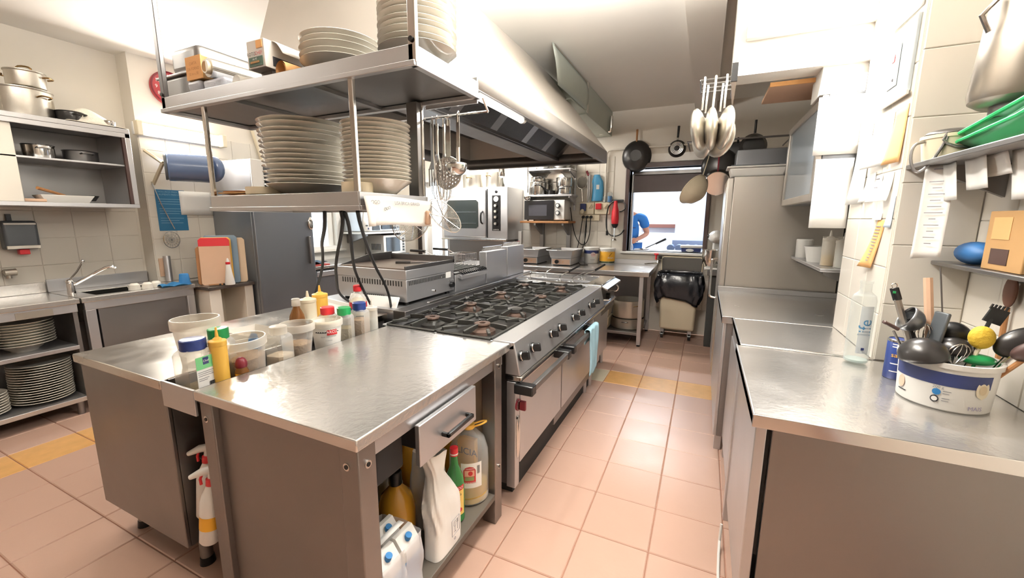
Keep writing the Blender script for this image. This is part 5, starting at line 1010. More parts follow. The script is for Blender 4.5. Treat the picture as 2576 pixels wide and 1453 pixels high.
# fridge
t = T('refrigerator', 'dark grey steel refrigerator behind the cutting boards', 'fridge', (-4.29, 2.9, 0))
FRG = mat('fridge_grey', '#8a8d92', .33, .75, rvar=.05)
box('body', FRG, t, -4.61, -4.00, 2.57, 3.235, .08, 1.76, .004); d = box('door', FRG, t, -4.00, -3.965, 2.575, 3.23, .10, 1.755, .006)
for y in (2.66, 2.72, 2.86): M().cyl((-3.965, y, 1.60), (-3.955, y, 1.60), .008, n=10).build('screw', STEELB, d)
M().bb(-3.965, -3.935, 3.15, 3.175, 1.0, 1.3).build('handle', STEELD, d, bevel=.004); M().bb(-4.58, -4.02, 2.6, 3.2, 0, .08).build('plinth', DARK, t)
M().ell((-3.955, 3.20, 1.44), .02, .035, .07, n=16).build('lock_knob', STEELB, d)
t = T('microwave', 'white microwave with steel sides on top of the grey refrigerator', 'microwave', (-4.3, 2.9, 1.765))
M().bb(-4.60, -4.02, 2.62, 3.20, 1.766, 2.06).build('case', STEEL, t, bevel=.006); f = M().bb(-4.02, -4.0, 2.62, 3.20, 1.766, 2.06).build('front', WHITE, t, bevel=.006); M().bb(-4.0, -3.996, 2.74, 3.02, 1.80, 2.0).build('door_window', SCREEN, f, bevel=.004)
for z in (1.84, 1.94): M().cyl((-4.0, 3.12, z), (-3.98, 3.12, z), .025, n=18).build('knob', WHITE, f)
# ================= back left corner =================
t = T('refrigerated_counter', 'long steel refrigerated counter under the left window', 'counter', (-4.6, 4.5, 0))
M().bb(-4.94, -4.28, 3.46, 5.42, .875, .91).build('worktop', STEELTOP, t, bevel=.006); box('cabinet', FRG, t, -4.94, -4.32, 3.48, 5.40, .12, .855)
box('dark_joint', DARK, t, -4.93, -4.30, 3.47, 5.41, .855, .875)
for y0, y1 in ((3.50, 3.99), (4.01, 4.68), (4.70, 5.39)):
    d = M().bb(-4.32, -4.295, y0, y1, .14, .78).build('door', FRG, t, bevel=.004); M().bb(-4.32, -4.28, y0, y1, .78, .845).build('door_grip', STEEL, d, bevel=.006)
M().bb(-4.90, -4.36, 3.5, 5.38, 0, .12).build('plinth', DARK, t)
o = M().bb(-4.52, -4.30, 3.46, 3.72, 0, .018).build('red_board', mat('red_board', '#b2433c', .5), None, bevel=.004); o.location = (0, 0, .9105); tag(o, 'red cutting board on the refrigerated counter next to the grey fridge', 'board')
k = M().grid(lambda u, v: (-4.50 + .18 * u, 3.48 + .22 * v, .931 + .035 * abs(math.sin(4 * u + 1) * math.sin(5 * v + .5))), 12, 14); tag(k.build('dark_cloth', mat('blue_grey_cloth', '#56697a', .9, bump=.4, bscale=60), None, solid=.004, angle=80), 'crumpled blue-grey cloth on the red cutting board', 'cloth')
# microwaves
t = T('wall_shelf', 'white bracket shelf carrying the silver microwave on the left wall', 'shelf', (-4.75, 5.0, 1.27), 'microwave shelves')
box('board', WHITE, t, -4.945, -4.50, 4.52, 5.48, 1.265, 1.295, .004)
for y in (4.62, 5.36): M().prism([(0, 0), (.40, 0), (.40, -.03), (.06, -.14), (0, -.14)], (-4.945, y, 1.265), (1, 0, 0), (0, 0, 1), (0, .03, 0)).build('bracket', STEELD, t, bevel=.003)
t = T('microwave', 'silver microwave with black curved panels on the white bracket shelf', 'microwave', (-4.75, 4.95, 1.297))
M().bb(-4.93, -4.56, 4.54, 5.38, 1.30, 1.62).build('case', mat('silver_plastic', '#c9cbce', .3, .4), t, bevel=.012)
M().add([(-4.555, 4.56, 1.31), (-4.555, 4.70, 1.31), (-4.555, 4.72, 1.36), (-4.555, 4.66, 1.60), (-4.555, 4.60, 1.60), (-4.555, 4.57, 1.45)], [(0, 1, 2, 3, 4, 5)]).build('front_arc', WHITE, t, solid=.012)
M().bb(-4.562, -4.55, 4.60, 4.67, 1.43, 1.58).build('dark_inset', GREYP, t, bevel=.008); M().ell((-4.55, 4.64, 1.39), .006, .03, .012, n=14).build('button', GREYP, t); M().ell((-4.55, 4.67, 1.345), .006, .014, .014, n=14).build('button', NAVYI, t)
M().prism([(0, 0), (.16, 0), (.12, .20), (.04, .24), (.015, .20)], (-4.556, 4.76, 1.32), (0, 1, 0), (0, 0, 1), (.006, 0, 0)).build('dark_inset', GREYP, t, bevel=.003)
M().bb(-4.56, -4.548, 4.95, 5.28, 1.33, 1.60).build('door_window', SCREEN, t, bevel=.006)
for i in range(4): M().cyl((-4.558, 5.33, 1.36 + i * .055), (-4.545, 5.33, 1.36 + i * .055), .012, n=12).build('button', GREYP, t)
t = T('microwave', 'white microwave with a grey window on the refrigerated counter', 'microwave', (-4.75, 5.15, .93))
box('base_plate', STEELD, t, -4.93, -4.50, 4.96, 5.52, .9105, .926)
M().bb(-4.93, -4.57, 4.98, 5.50, .93, 1.235).build('case', WHITEM, t, bevel=.008); M().bb(-4.57, -4.55, 4.98, 5.50, .93, 1.235).build('front', WHITE, t, bevel=.006); M().bb(-4.552, -4.546, 5.03, 5.36, .97, 1.20).build('door_window', SCREEN, t, bevel=.005)
for i in range(5): M().bb(-4.549, -4.543, 5.42, 5.46, .975 + i * .045, 1.0 + i * .045).build('button', GREYP, t)
k = M()
for i in range(7): k.bb(-4.80 + i * .028, -4.787 + i * .028, 4.978, 4.981, 1.0, 1.10)
k.build('vent_slots', GREYP, t, kind='stuff')
# combi oven on its stand
t = T('combi_oven', 'steel convection oven with a big window and knob column on a stand', 'oven', (-3.0, 5.4, 0))
OX0, OX1, OY = -3.56, -2.50, 5.20
box('case', STEEL, t, OX0, OX1, OY, 5.735, 1.20, 1.935, .006)
d = M().bb(OX0 + .02, -2.83, OY - .035, OY, 1.235, 1.90).build('door', STEEL, t, bevel=.008)
M().prism([(.03, 0), (.49, 0), (.52, .03), (.52, .37), (.49, .40), (.03, .40), (0, .37), (0, .03)], (-3.47, OY - .038, 1.36), (1, 0, 0), (0, 0, 1), (0, -.004, 0)).build('window', DGLASS, d)
for z in (1.43, 1.59): M().bb(-3.40, -2.98, OY - .0435, OY - .042, z, z + .006).build('rack_line', STEELB, d)
M().bb(-3.46, -3.25, OY - .038, OY - .035, 1.82, 1.85).build('plate', PAPER, d); M().bb(-3.08, -2.92, OY - .038, OY - .035, 1.80, 1.88).build('plate', PAPER, d)
M().tube([(-2.88, OY - .04, 1.43), (-2.88, OY - .085, 1.45), (-2.88, OY - .085, 1.57), (-2.88, OY - .04, 1.60)], .012, n=8, smooth=1).build('door_handle', BLACK, d)
box('door_gap', DARK, t, -2.825, -2.812, OY - .005, OY + .01, 1.23, 1.91)
p = box('control_strip', BLACKM, t, -2.74, -2.61, OY - .008, OY, 1.33, 1.82, .003)
M().cyl((-2.675, OY - .008, 1.77), (-2.675, OY - .014, 1.77), .038, n=24).build('dial', WHITE, p)
for z in (1.68, 1.60, 1.52, 1.43): M().cyl((-2.675, OY - .008, z), (-2.675, OY - .02, z), .03, n=20).cyl((-2.675, OY - .02, z), (-2.675, OY - .045, z), .018, n=14, mi=1).build('knob', [BLACK, ALU], p)
text('LAINOX', .025, (-2.675, OY - .010, 1.345), (1, 0, 0), (0, 0, 1), PAPER, p); M().ell((-2.675, OY - .006, 1.87), .02, .006, .02, n=14).build('emblem', INK, t)
M().bb(OX0 - .02, OX1, OY - .05, OY, 1.19, 1.215).build('drip_rail', STEELB, t, bevel=.004)
M().bb(OX0 + .08, OX1 - .08, OY + .02, 5.72, .62, 1.19).build('stand_panel', STEELD, t, bevel=.004)
for x in (OX0 + .06, OX1 - .06):
    for y in (OY + .04, 5.70): M().bb(x - .02, x + .02, y - .02, y + .02, 0, 1.2).build('leg', STEEL, t, bevel=.002)
M().bb(-2.47, -2.42, 5.5, 5.54, 1.10, 1.32).build('side_box', WHITE, t, bevel=.004)
pot('stock_pot', 'left aluminium pot with side handles on the oven top', (-3.20, 5.45, 1.936), .15, .20, ALU, BRASS, ha=PI / 2 + .2, grp='pots on the oven top')
pot('stock_pot', 'right aluminium pot with side handles on the oven top', (-2.87, 5.50, 1.936), .115, .23, ALU, BRASS, ha=PI / 2 - .2, grp='pots on the oven top')
t = T('pepper_mill', 'tall steel pepper mill at the right end of the oven top', 'mill', (-2.66, 5.35, 1.936), None, local=True); M().lathe([(0, 0), (.05, 0), (.05, .015), (.03, .08), (.022, .13), (.045, .15), (.05, .16), (.05, .30), (.045, .31), (0, .31)], n=24).build('body', STEELB, t)
# ================= shelves with pots and microwave on the back wall =================
t = T('wall_shelf', 'slatted steel wall shelf unit with pots, upper tier of the back wall', 'shelf', (-2.0, 5.58, 1.8), 'back wall shelves')
box('lower_board', STEEL, t, -2.33, -1.66, 5.44, 5.74, 1.805, 1.83, .004); box('upper_board', STEEL, t, -2.31, -1.68, 5.44, 5.74, 2.155, 2.175, .004)
for x in (-2.30, -1.70): M().bb(x - .012, x + .012, 5.72, 5.745, 1.62, 2.45).build('rail', STEEL, t, bevel=.002); M().prism([(0, 0), (-.28, 0), (-.28, -.02), (0, -.12)], (x - .01, 5.74, 1.805), (0, 1, 0), (0, 0, 1), (.02, 0, 0)).build('bracket', STEEL, t); M().prism([(0, 0), (-.28, 0), (-.28, -.02), (0, -.10)], (x - .01, 5.74, 2.155), (0, 1, 0), (0, 0, 1), (.02, 0, 0)).build('bracket', STEEL, t)
t = T('wall_shelf', 'wooden wall shelf on steel brackets holding the black-fronted microwave', 'shelf', (-2.0, 5.58, 1.45), 'back wall shelves')
box('board', WOOD, t, -2.40, -1.68, 5.40, 5.74, 1.44, 1.47, .004)
for x in (-2.18, -1.77): M().bb(x - .03, x + .03, 5.70, 5.744, 1.05, 1.44).build('bracket_upright', STEELD, t, bevel=.003); M().prism([(0, 0), (-.3, 0), (-.3, -.03), (0, -.18)], (x - .015, 5.72, 1.44), (0, 1, 0), (0, 0, 1), (.03, 0, 0)).build('bracket', STEELD, t, bevel=.002)
t = T('microwave', 'white microwave with a black door and two dials on the wooden shelf', 'microwave', (-2.05, 5.55, 1.471))
M().bb(-2.335, -1.75, 5.43, 5.73, 1.485, 1.755).build('case', WHITEM, t, bevel=.008)
f = M().bb(-2.34, -1.90, 5.415, 5.43, 1.487, 1.753).build('door', SCREEN, t, bevel=.004); M().bb(-2.27, -2.0, 5.412, 5.416, 1.54, 1.69).build('mesh_window', mat('window_grey', '#4c4c52', .2), f)
for z in (1.68, 1.58): M().cyl((-1.845, 5.43, z), (-1.845, 5.408, z), .032, n=20, mi=0).cyl((-1.845, 5.408, z), (-1.845, 5.40, z), .022, n=16, mi=1).build('dial', [GREYP, WHITE], t)
for x in (-2.3, -1.8):
    for y in (5.46, 5.70): M().cyl((x, y, 1.4705), (x, y, 1.487), .015, n=10).build('foot', BLACK, t)
pot('steel_pot', 'lower of the two shiny pots nested at the left of the wall shelf', (-2.19, 5.56, 1.831), .13, .17, STEELB, BLACK, ha=PI / 2 + .3, grp='shiny pots on the wall shelf')
pot('steel_pot', 'upper of the two shiny pots nested at the left of the wall shelf', (-2.19, 5.56, 2.004), .115, .07, STEELB, BLACK, ha=PI / 2 + .3, grp='shiny pots on the wall shelf')
pot('steel_pot', 'lower of the two shiny pots at the right of the wall shelf', (-1.80, 5.56, 1.831), .10, .10, STEELB, BLACK, ha=PI / 2, grp='shiny pots on the wall shelf')
pot('steel_pot', 'upper of the two shiny pots at the right of the wall shelf', (-1.80, 5.56, 1.934), .115, .12, STEELB, STEELB, ha=0, grp='shiny pots on the wall shelf', loop=False)
t = T('sauce_pan', 'small dark saucepan with a slanted handle between the shiny pots', 'pan', (-1.99, 5.55, 1.831), None, local=True); M().lathe([(0, 0), (.05, 0), (.055, .005), (.055, .06), (.051, .06), (.05, .006), (0, .005)], n=24).build('body', NONSTICK, t); M().tube([(-.03, -.045, .05), (-.12, -.09, .12)], .009, n=8).build('handle', BLACK, t)
for i, (x, r) in enumerate(((-2.12, .13), (-1.86, .16))):
    t = T('steel_bowl', ('left', 'right')[i] + ' steel bowl on the top board of the wall shelf under the hood edge', 'bowl', (x, 5.58, 2.176), 'steel bowls on the top board', local=True); M().lathe([(0, 0), (r * .5, 0), (r * .9, .05), (r, .09), (r - .006, .09), (r * .88, .055), (0, .006)], n=32).build('body', STEELB, t)
t = T('pot_lid', 'round steel lid hanging behind the pots on the wall shelf', 'lid', (-1.99, 5.72, 2.02)); M().cyl((-1.99, 5.735, 2.02), (-1.99, 5.725, 2.02), .15, n=40).build('disc', STEELB, t); M().tube([(-2.03, 5.725, 2.02), (-2.03, 5.70, 2.02), (-1.95, 5.70, 2.02), (-1.95, 5.725, 2.02)], .005, n=8).build('handle', STEELB, t)
t = T('ladle', 'long steel ladle hanging in front of the left end of the wall shelf', 'ladle', (-2.29, 5.42, 1.9)); M().tube([(-2.29, 5.43, 2.26), (-2.29, 5.42, 2.27), (-2.29, 5.41, 2.25), (-2.29, 5.42, 1.86)], .007, n=8).build('handle', STEELB, t); M().ell((-2.29, 5.40, 1.80), .05, .05, .045, n=20, z1=.3).build('bowl', STEELB, t, solid=.002)
# wall tools
t = T('sieve', 'fine wire sieve hanging on the tiles right of the wall shelf', 'sieve', (-1.60, 5.72, 1.95)); M().tube([(-1.60 + .075 * math.cos(a), 5.72, 2.0 + .085 * math.sin(a)) for a in [i * PI / 14 for i in range(28)]], .005, n=6, closed=True).build('rim', STEELB, t); M().grid(lambda u, v: (-1.60 + .07 * (2 * u - 1) * math.sqrt(max(0, 1 - (2 * v - 1) ** 2)), 5.735 - .03 * (1 - (2 * v - 1) ** 2), 2.0 + .08 * (2 * v - 1)), 10, 10).build('mesh', clear('sieve_mesh', '#b8b6b0', .35, .4), t); M().tube([(-1.60, 5.72, 1.915), (-1.585, 5.72, 1.74)], .007, n=8).build('handle', STEELB, t)
t = T('tongs', 'steel tongs with a red tip hanging beside the sieve', 'tongs', (-1.50, 5.72, 1.9)); M().bb(-1.52, -1.505, 5.71, 5.725, 1.70, 2.10).bb(-1.495, -1.48, 5.70, 5.715, 1.70, 2.10).build('arms', STEEL, t, bevel=.002); M().ob((-1.52, 5.71, 2.12), (.03, .02, .07), Ry(-25)).build('red_tip', DRED, t, bevel=.004)
o = M().bb(-.012, .012, -.004, .004, -.17, .17).build('steel_spatula', STEELD, None, bevel=.002); o.location = (-1.455, 5.72, 1.92); o.rotation_euler[1] = .12; tag(o, 'narrow steel spatula hanging left of the blue bag', 'spatula')
t = T('glove_bag', 'blue plastic bag with a white mark hanging above the sockets', 'bag', (-1.38, 5.71, 1.9)); M().grid(lambda u, v: (-1.38 + (.075 - .05 * max(0, v - .75) * 3) * math.cos(2 * PI * u) + .012 * math.sin(4 * v), 5.71 + .028 * math.sin(2 * PI * u), 1.745 + .35 * v), 20, 12).build('bag', mat('blue_film', '#4a9cc9', .35), t); M().bb(-1.385, -1.345, 5.678, 5.680, 1.90, 1.96).build('mark', PAPER, t)
t = T('wall_sockets', 'double industrial wall socket box with a blue and a red outlet', 'socket', (-1.43, 5.72, 1.64))
for x0, c, cc in ((-1.615, NAVYI, 0), (-1.40, RED, 1)):
    M().bb(x0, x0 + .205, 5.69, 5.744, 1.565, 1.725).build('housing', CREAM, t, bevel=.006); M().bb(x0 + .015, x0 + .095, 5.665, 5.69, 1.61 if not cc else 1.63, 1.71).build('outlet_lid', c, t, bevel=.006); M().cyl((x0 + .15, 5.69, 1.675), (x0 + .15, 5.68, 1.675), .034, n=20).ob((x0 + .15, 5.672, 1.675), (.014, .016, .06), Ry(35)).build('switch', CREAM, t)
M().cyl((-1.565, 5.665, 1.615), (-1.565, 5.64, 1.60), .025, n=14).build('plug', CREAM, t)
for i, (x, m, lab) in enumerate(((-1.27, GLASS, 'small jar on top of the socket box'), (-1.20, GLASS, 'wide jar with a blue filling on top of the red socket'))):
    t = T('glass_jar', lab, 'jar', (x, 5.71, 1.7255), 'jars on the socket box', local=True); M().lathe([(0, 0), (.022 + .012 * i, 0), (.024 + .012 * i, .004), (.024 + .012 * i, .07 + .05 * i), (.018, .08 + .055 * i)], n=20).build('body', GLASS, t); M().cyl((0, 0, .003), (0, 0, .03 + .05 * i), .02 + .01 * i, n=16).build('contents', BLUEI if i else ALU, t)
t = T('socket_strip', 'white strip of wall sockets with black plugs below the socket box', 'socket', (-1.45, 5.72, 1.52)); M().bb(-1.59, -1.33, 5.70, 5.744, 1.475, 1.56).build('housing', CREAM, t, bevel=.005)
for x in (-1.555, -1.50, -1.445): M().cyl((x, 5.70, 1.53), (x, 5.665, 1.525), .02, n=12).build('plug', BLACK, t)
for pts, lab in (([(-1.74, 5.66, 1.66), (-1.70, 5.69, 1.35), (-1.62, 5.70, 1.16), (-1.52, 5.70, 1.13), (-1.46, 5.70, 1.26), (-1.445, 5.67, 1.52)], 'leftmost black cord running from the microwave to the socket strip'), ([(-1.555, 5.66, 1.52), (-1.60, 5.70, 1.25), (-1.66, 5.70, .93), (-1.55, 5.70, 1.08), (-1.50, 5.67, 1.30), (-1.50, 5.66, 1.52)], 'black cord looping down in a point below the socket strip'), ([(-1.50, 5.655, 1.52), (-1.53, 5.69, 1.20), (-1.50, 5.69, 1.02), (-1.49, 5.68, .92)], 'thin black cord dropping behind the food warmer')):
    tag(M().tube(pts, .006, n=6, smooth=2).build('cord', BLACK, None), lab, 'cord', 'black cords under the sockets')
t = T('hand_blender', 'red hand blender hanging by its black cord left of the hatch', 'blender', (-1.115, 5.70, 1.5))
M().lathe([(0, 0), (.035, 0), (.046, .02), (.05, .08), (.044, .18), (.028, .25), (.022, .31), (0, .315)], c=(-1.115, 5.69, 1.43), n=24).build('body', RED, t); M().lathe([(.02, -.05), (.035, -.03), (.047, .0), (.04, .005)], c=(-1.115, 5.69, 1.43), n=24).build('collar', BLACK, t); M().cyl((-1.115, 5.69, 1.40), (-1.115, 5.69, 1.24), .009, n=10).lathe([(.012, .03), (.03, .01), (.034, 0), (.03, -.004), (0, .01)], c=(-1.115, 5.69, 1.215), n=18).build('shaft', STEELB, t)
M().tube([(-1.115, 5.69, 1.74), (-1.05, 5.69, 1.745), (-.985, 5.69, 1.70), (-.98, 5.69, 1.64), (-1.03, 5.69, 1.60), (-1.06, 5.69, 1.60)], .008, n=7, smooth=2).tube([(-1.14, 5.69, 1.74), (-1.21, 5.69, 1.69), (-1.24, 5.69, 1.50), (-1.22, 5.69, 1.32), (-1.13, 5.69, 1.26), (-1.03, 5.69, 1.29), (-.99, 5.69, 1.36)], .008, n=7, smooth=2).tube([(-1.17, 5.69, 1.73), (-1.23, 5.69, 1.62), (-1.225, 5.69, 1.40), (-1.215, 5.69, 1.31)], .007, n=7, smooth=1).build('cord', BLACK, t); M().bb(-1.23, -1.2, 5.68, 5.7, 1.28, 1.34).build('plug', BLACK, t, bevel=.004); M().bb(-1.17, -1.02, 5.70, 5.744, 1.72, 1.76).build('wall_hook', GREYP, t, bevel=.004)
# wok and pan on the wall
t = T('wok', 'dark wok with a wooden handle hanging at the top left of the hatch', 'wok', (-.88, 5.68, 2.36))
M().ell((-.88, 5.735, 2.31), .185, .20, .095, n=40, m=12, R=Rx(90), z0=0.).build('bowl', NONSTICK, t, solid=.003); M().cyl((-.88, 5.638, 2.31), (-.88, 5.634, 2.31), .07, n=32).build('base_ring', NONSTICK, t); M().tube([(-.885, 5.70, 2.49), (-.885, 5.71, 2.64)], [.011, .014], n=10).build('handle', WOOD, t); M().cyl((-.885, 5.71, 2.64), (-.885, 5.745, 2.645), .006, n=8).build('wall_hook', STEELD, t)
t = T('frying_pan', 'small frying pan with a shiny ringed base above the middle of the hatch', 'pan', (-.39, 5.70, 2.38))
M().lathe([(0, 0), (.075, 0), (.105, .045), (.101, .045), (.073, .006), (0, .005)], c=(-.392, 5.69, 2.375), R=Rx(-90), n=40).build('body', NONSTICK, t)
for r in (.072, .055, .038): M().tube([(-.392 + r * math.cos(a), 5.689, 2.375 + r * math.sin(a)) for a in [i * PI / 18 for i in range(36)]], .0055, n=6, closed=True).build('base_ring', STEELB, t)
M().cyl((-.392, 5.69, 2.375), (-.392, 5.686, 2.375), .03, n=24).build('base_disc', BLACKM, t); M().tube([(-.390, 5.70, 2.475), (-.389, 5.70, 2.50)], .011, n=10).build('ferrule', STEELB, t); M().tube([(-.389, 5.70, 2.50), (-.385, 5.705, 2.64)], [.012, .015, .013], n=10).build('handle', BLACK, t); M().cyl((-.385, 5.70, 2.625), (-.385, 5.745, 2.63), .005, n=8).build('wall_hook', STEELD, t)
# ================= back table =================
t = T('steel_back_table', 'steel table with an undershelf along the back wall below the hatch', 'table', (-1.4, 5.3, 0))
M().bb(-2.35, -.535, 4.84, 5.735, .845, .90).build('worktop', STEELTOP, t, bevel=.005)
for x, y in ((-.62, 4.90), (-.62, 5.66), (-2.25, 4.90), (-2.25, 5.66)):
    l = M().bb(x - .022, x + .022, y - .022, y + .022, .02, .845).build('leg', STEEL, t, bevel=.002); M().cyl((x, y, 0), (x, y, .022), .02, n=12).build('foot', BLACK, l)
box('undershelf', STEELD, t, -2.25, -.62, 4.90, 5.66, .125, .16, .003); box('upstand', STEEL, t, -2.35, -.535, 5.725, 5.742, .90, .96, .002)
M().bb(-2.3, -.60, 5.70, 5.72, .16, .80).build('back_panel', STEELD, t)
M().bb(-2.35, -1.72, 4.80, 4.90, .82, .905).build('front_box', mat('pinkish_steel', '#b9a195', .4, .7), t, bevel=.004) if False else None
for i, (x0, x1, y) in enumerate(((-2.26, -1.96, 5.05), (-1.82, -1.50, 5.05))):
    t = T('food_warmer', ('left', 'right')[i] + ' electric food warmer with a deep steel pan on the back table', 'warmer', ((x0 + x1) / 2, y + .2, .901), 'food warmers on the back table')
    b = M().bb(x0 + .03, x1 - .03, y, y + .45, .912, .995).build('base', STEEL, t, bevel=.004); M().bb(x0 + .04, x1 - .04, y - .004, y, .918, .985).build('front_plate', mat('warm_plate%d' % i, '#d9b9a2', .35, .5), b)
    M().cyl((x0 + .11, y - .004, .952), (x0 + .11, y - .03, .952), .026, n=18).build('knob', BLACK, b); M().cyl((x0 + .19, y - .004, .952), (x0 + .19, y - .008, .952), .006, n=10).build('pilot_light', ORANGE, b)
    M().bb(x0 + .05, x1 - .05, y + .02, y + .43, .901, .912).build('foot', BLACK, b)
    M().add([(x0 + .02, y - .01, 1.0), (x1 - .02, y - .01, 1.0), (x1 - .02, y + .46, 1.0), (x0 + .02, y + .46, 1.0), (x0, y - .03, 1.10), (x1, y - .03, 1.10), (x1, y + .48, 1.10), (x0, y + .48, 1.10)], [(0, 3, 2, 1), (0, 1, 5, 4), (1, 2, 6, 5), (2, 3, 7, 6), (3, 0, 4, 7)]).build('pan', STEEL, t, bevel=.018, solid=.003)
    M().bb(x0 - .025, x1 + .025, y - .055, y - .03, 1.098, 1.104).bb(x0 - .025, x1 + .025, y + .48, y + .505, 1.098, 1.104).bb(x0 - .025, x0, y - .03, y + .48, 1.098, 1.104).bb(x1, x1 + .025, y - .03, y + .48, 1.098, 1.104).build('pan_rim', STEELB, t, bevel=.002)
t = T('bucket', 'white bucket with a navy band and pink heart label on the back table', 'bucket', (-1.395, 5.58, .901), 'buckets on the back table', local=True)
M().lathe([(0, 0), (.088, 0), (.092, .005), (.102, .195), (.106, .198), (.108, .215), (.10, .222), (0, .222)], n=36).build('body', WHITE, t); bc = math.atan2(-5.58, 1.395)
arc_patch((0, 0), .1015, bc - 1.3, bc + 1.3, .135, .178, 14).build('label', NAVYI, t); M().grid(lambda u, v: (.103 * math.cos(bc + .25 + .34 * (2 * u - 1) * math.sqrt(max(0, 1 - (2 * v - 1) ** 2))), .103 * math.sin(bc + .25 + .34 * (2 * u - 1) * math.sqrt(max(0, 1 - (2 * v - 1) ** 2))), .085 + .07 * v), 8, 8).build('label', mat('pink_print', '#f3ddd8', .6), t)
text('Cukin', .026, (0, 0, .122), (1, 0, 0), (0, 0, 1), REDI, t, wrap=((0, 0), .104, bc + .25), shear=.3); text('YOGURT', .016, (0, 0, .05), (1, 0, 0), (0, 0, 1), PAPERD, t, wrap=((0, 0), .0975, bc + .2))
t = T('bucket', 'yellow bucket with a dark green base line on the back table', 'bucket', (-1.185, 5.62, .901), 'buckets on the back table', local=True)
M().lathe([(0, 0), (.093, 0), (.097, .005), (.103, .185), (.107, .188), (.109, .205), (.10, .212), (0, .212)], n=36).build('body', WHITE, t); bc = math.atan2(-5.62, 1.185)
arc_patch((0, 0), .1025, bc - 1.5, bc + 1.5, .035, .178, 14).build('label', YELI, t); arc_patch((0, 0), .0995, bc - 1.5, bc + 1.5, .012, .032, 14).build('label', mat('dark_green_line', '#3f4a2e', .6), t); text('Senape', .03, (0, 0, .085), (1, 0, 0), (0, 0, 1), PAPER, t, wrap=((0, 0), .104, bc + .45), shear=.3)
M().tube([(.104 * math.cos(bc + .25), .104 * math.sin(bc + .25), .105), (.104 * math.cos(bc + .45), .104 * math.sin(bc + .45), .128), (.104 * math.cos(bc + .65), .104 * math.sin(bc + .65), .15)], .003, n=6, smooth=1).build('printed_stroke', INK, t)
tag(M().tube([(-1.50, 5.3, .93), (-1.46, 5.25, .905), (-1.40, 5.24, .906), (-1.36, 5.27, .906)], .005, n=6, smooth=2).build('cord', BLACK, None), 'black cord end lying in front of the white bucket', 'cord')
# under the table
pot('stock_pot', 'large aluminium pot with brass handles on the undershelf of the back table', (-.80, 5.18, .295), .19, .22, ALU, BRASS, ha=-.9, grp='pots under the back table')
pot('stock_pot', 'wide low pot with a sooty handle beneath the large pot under the back table', (-.80, 5.18, .161), .20, .13, ALUD, SMOKE, ha=PI / 2, grp='pots under the back table')
for i, z in enumerate((.161, .315)):
    t = T('plastic_bin', ('lower', 'upper')[i] + ' white plastic bin stacked at the left end of the undershelf', 'bin', (-1.0, 5.0, z), 'bins under the back table'); M().bb(-1.12, -.99, 4.93, 5.20, z, z + .15, tx=.012, ty=.012).build('body', CREAM, t, bevel=.015); M().ob((-1.03, 4.94, z + .11), (.05, .02, .02), Rz(10)).build('grip', CARD, t, bevel=.003)
# bin with bag
t = T('waste_bin', 'cream waste bin on castors with a black bag folded over its rim', 'bin', (-.26, 5.5, 0))
M().bb(-.455, -.01, 5.335, 5.635, .13, .80, tx=.02, ty=.02).build('body', CREAM, t, bevel=.03, seg=3)
def bagf(u, v):
    a = 2 * PI * u; c = abs(math.cos(a)) ** .45 * math.copysign(1, math.cos(a)); s = abs(math.sin(a)) ** .45 * math.copysign(1, math.sin(a))
    e = .035 + .035 * math.sin(PI * v) + .008 * math.sin(13 * a + 4 * v) + .006 * math.sin(23 * a - 9 * v); low = .50 + .05 * math.sin(3 * a + 1)
    return (-.235 + (.215 + e) * c, 5.485 + (.155 + e) * s, low + (.845 - low) * v)
M().grid(bagf, 64, 12).build('bin_bag', BINBAG, t, solid=.003, angle=70)
M().prism([(-.24, 0), (.24, 0), (.245, .16), (.225, .185), (-.225, .185), (-.245, .16)], (-.235, 5.705, .83), (1, 0, 0), (0, -.05, 1), (0, .025, 0)).build('lid', mat('lid_grey', '#57534f', .6), t, bevel=.012)
M().tube([(-.475, 5.715, .84), (-.48, 5.71, .99), (-.455, 5.708, 1.018), (-.015, 5.708, 1.018), (.01, 5.71, .99), (.005, 5.715, .84)], .009, n=8).build('lid_rim', CREAM, t)
for x in (-.40, -.08):
    for y in (5.42, 5.62): w = M().cyl((x - .015, y, .045), (x + .015, y, .045), .045, n=18).build('castor', BLACK, t); M().bb(x - .022, x + .022, y - .02, y + .02, .05, .14).build('castor_fork', STEEL, w, bevel=.003)
# tap by the hatch
t = T('wall_tap', 'wall tap with a red handle and long spout beneath the hatch', 'tap', (-.58, 5.70, .97)); M().tube([(-.52, 5.74, .97), (-.52, 5.66, .965), (-.52, 5.64, .93)], .022, n=10).build('body', CHROME, t); M().cyl((-.55, 5.65, .98), (-.55, 5.65, 1.05), .012, n=10).cyl((-.55, 5.65, 1.04), (-.55, 5.65, 1.06), .028, n=14).build('handle', RED, t); M().cyl((-.50, 5.65, .99), (-.50, 5.65, 1.03), .022, n=14).build('handle', BLACK, t); M().tube([(-.52, 5.64, .935), (-.68, 5.55, .925)], .009, n=8).build('spout', CHROME, t)
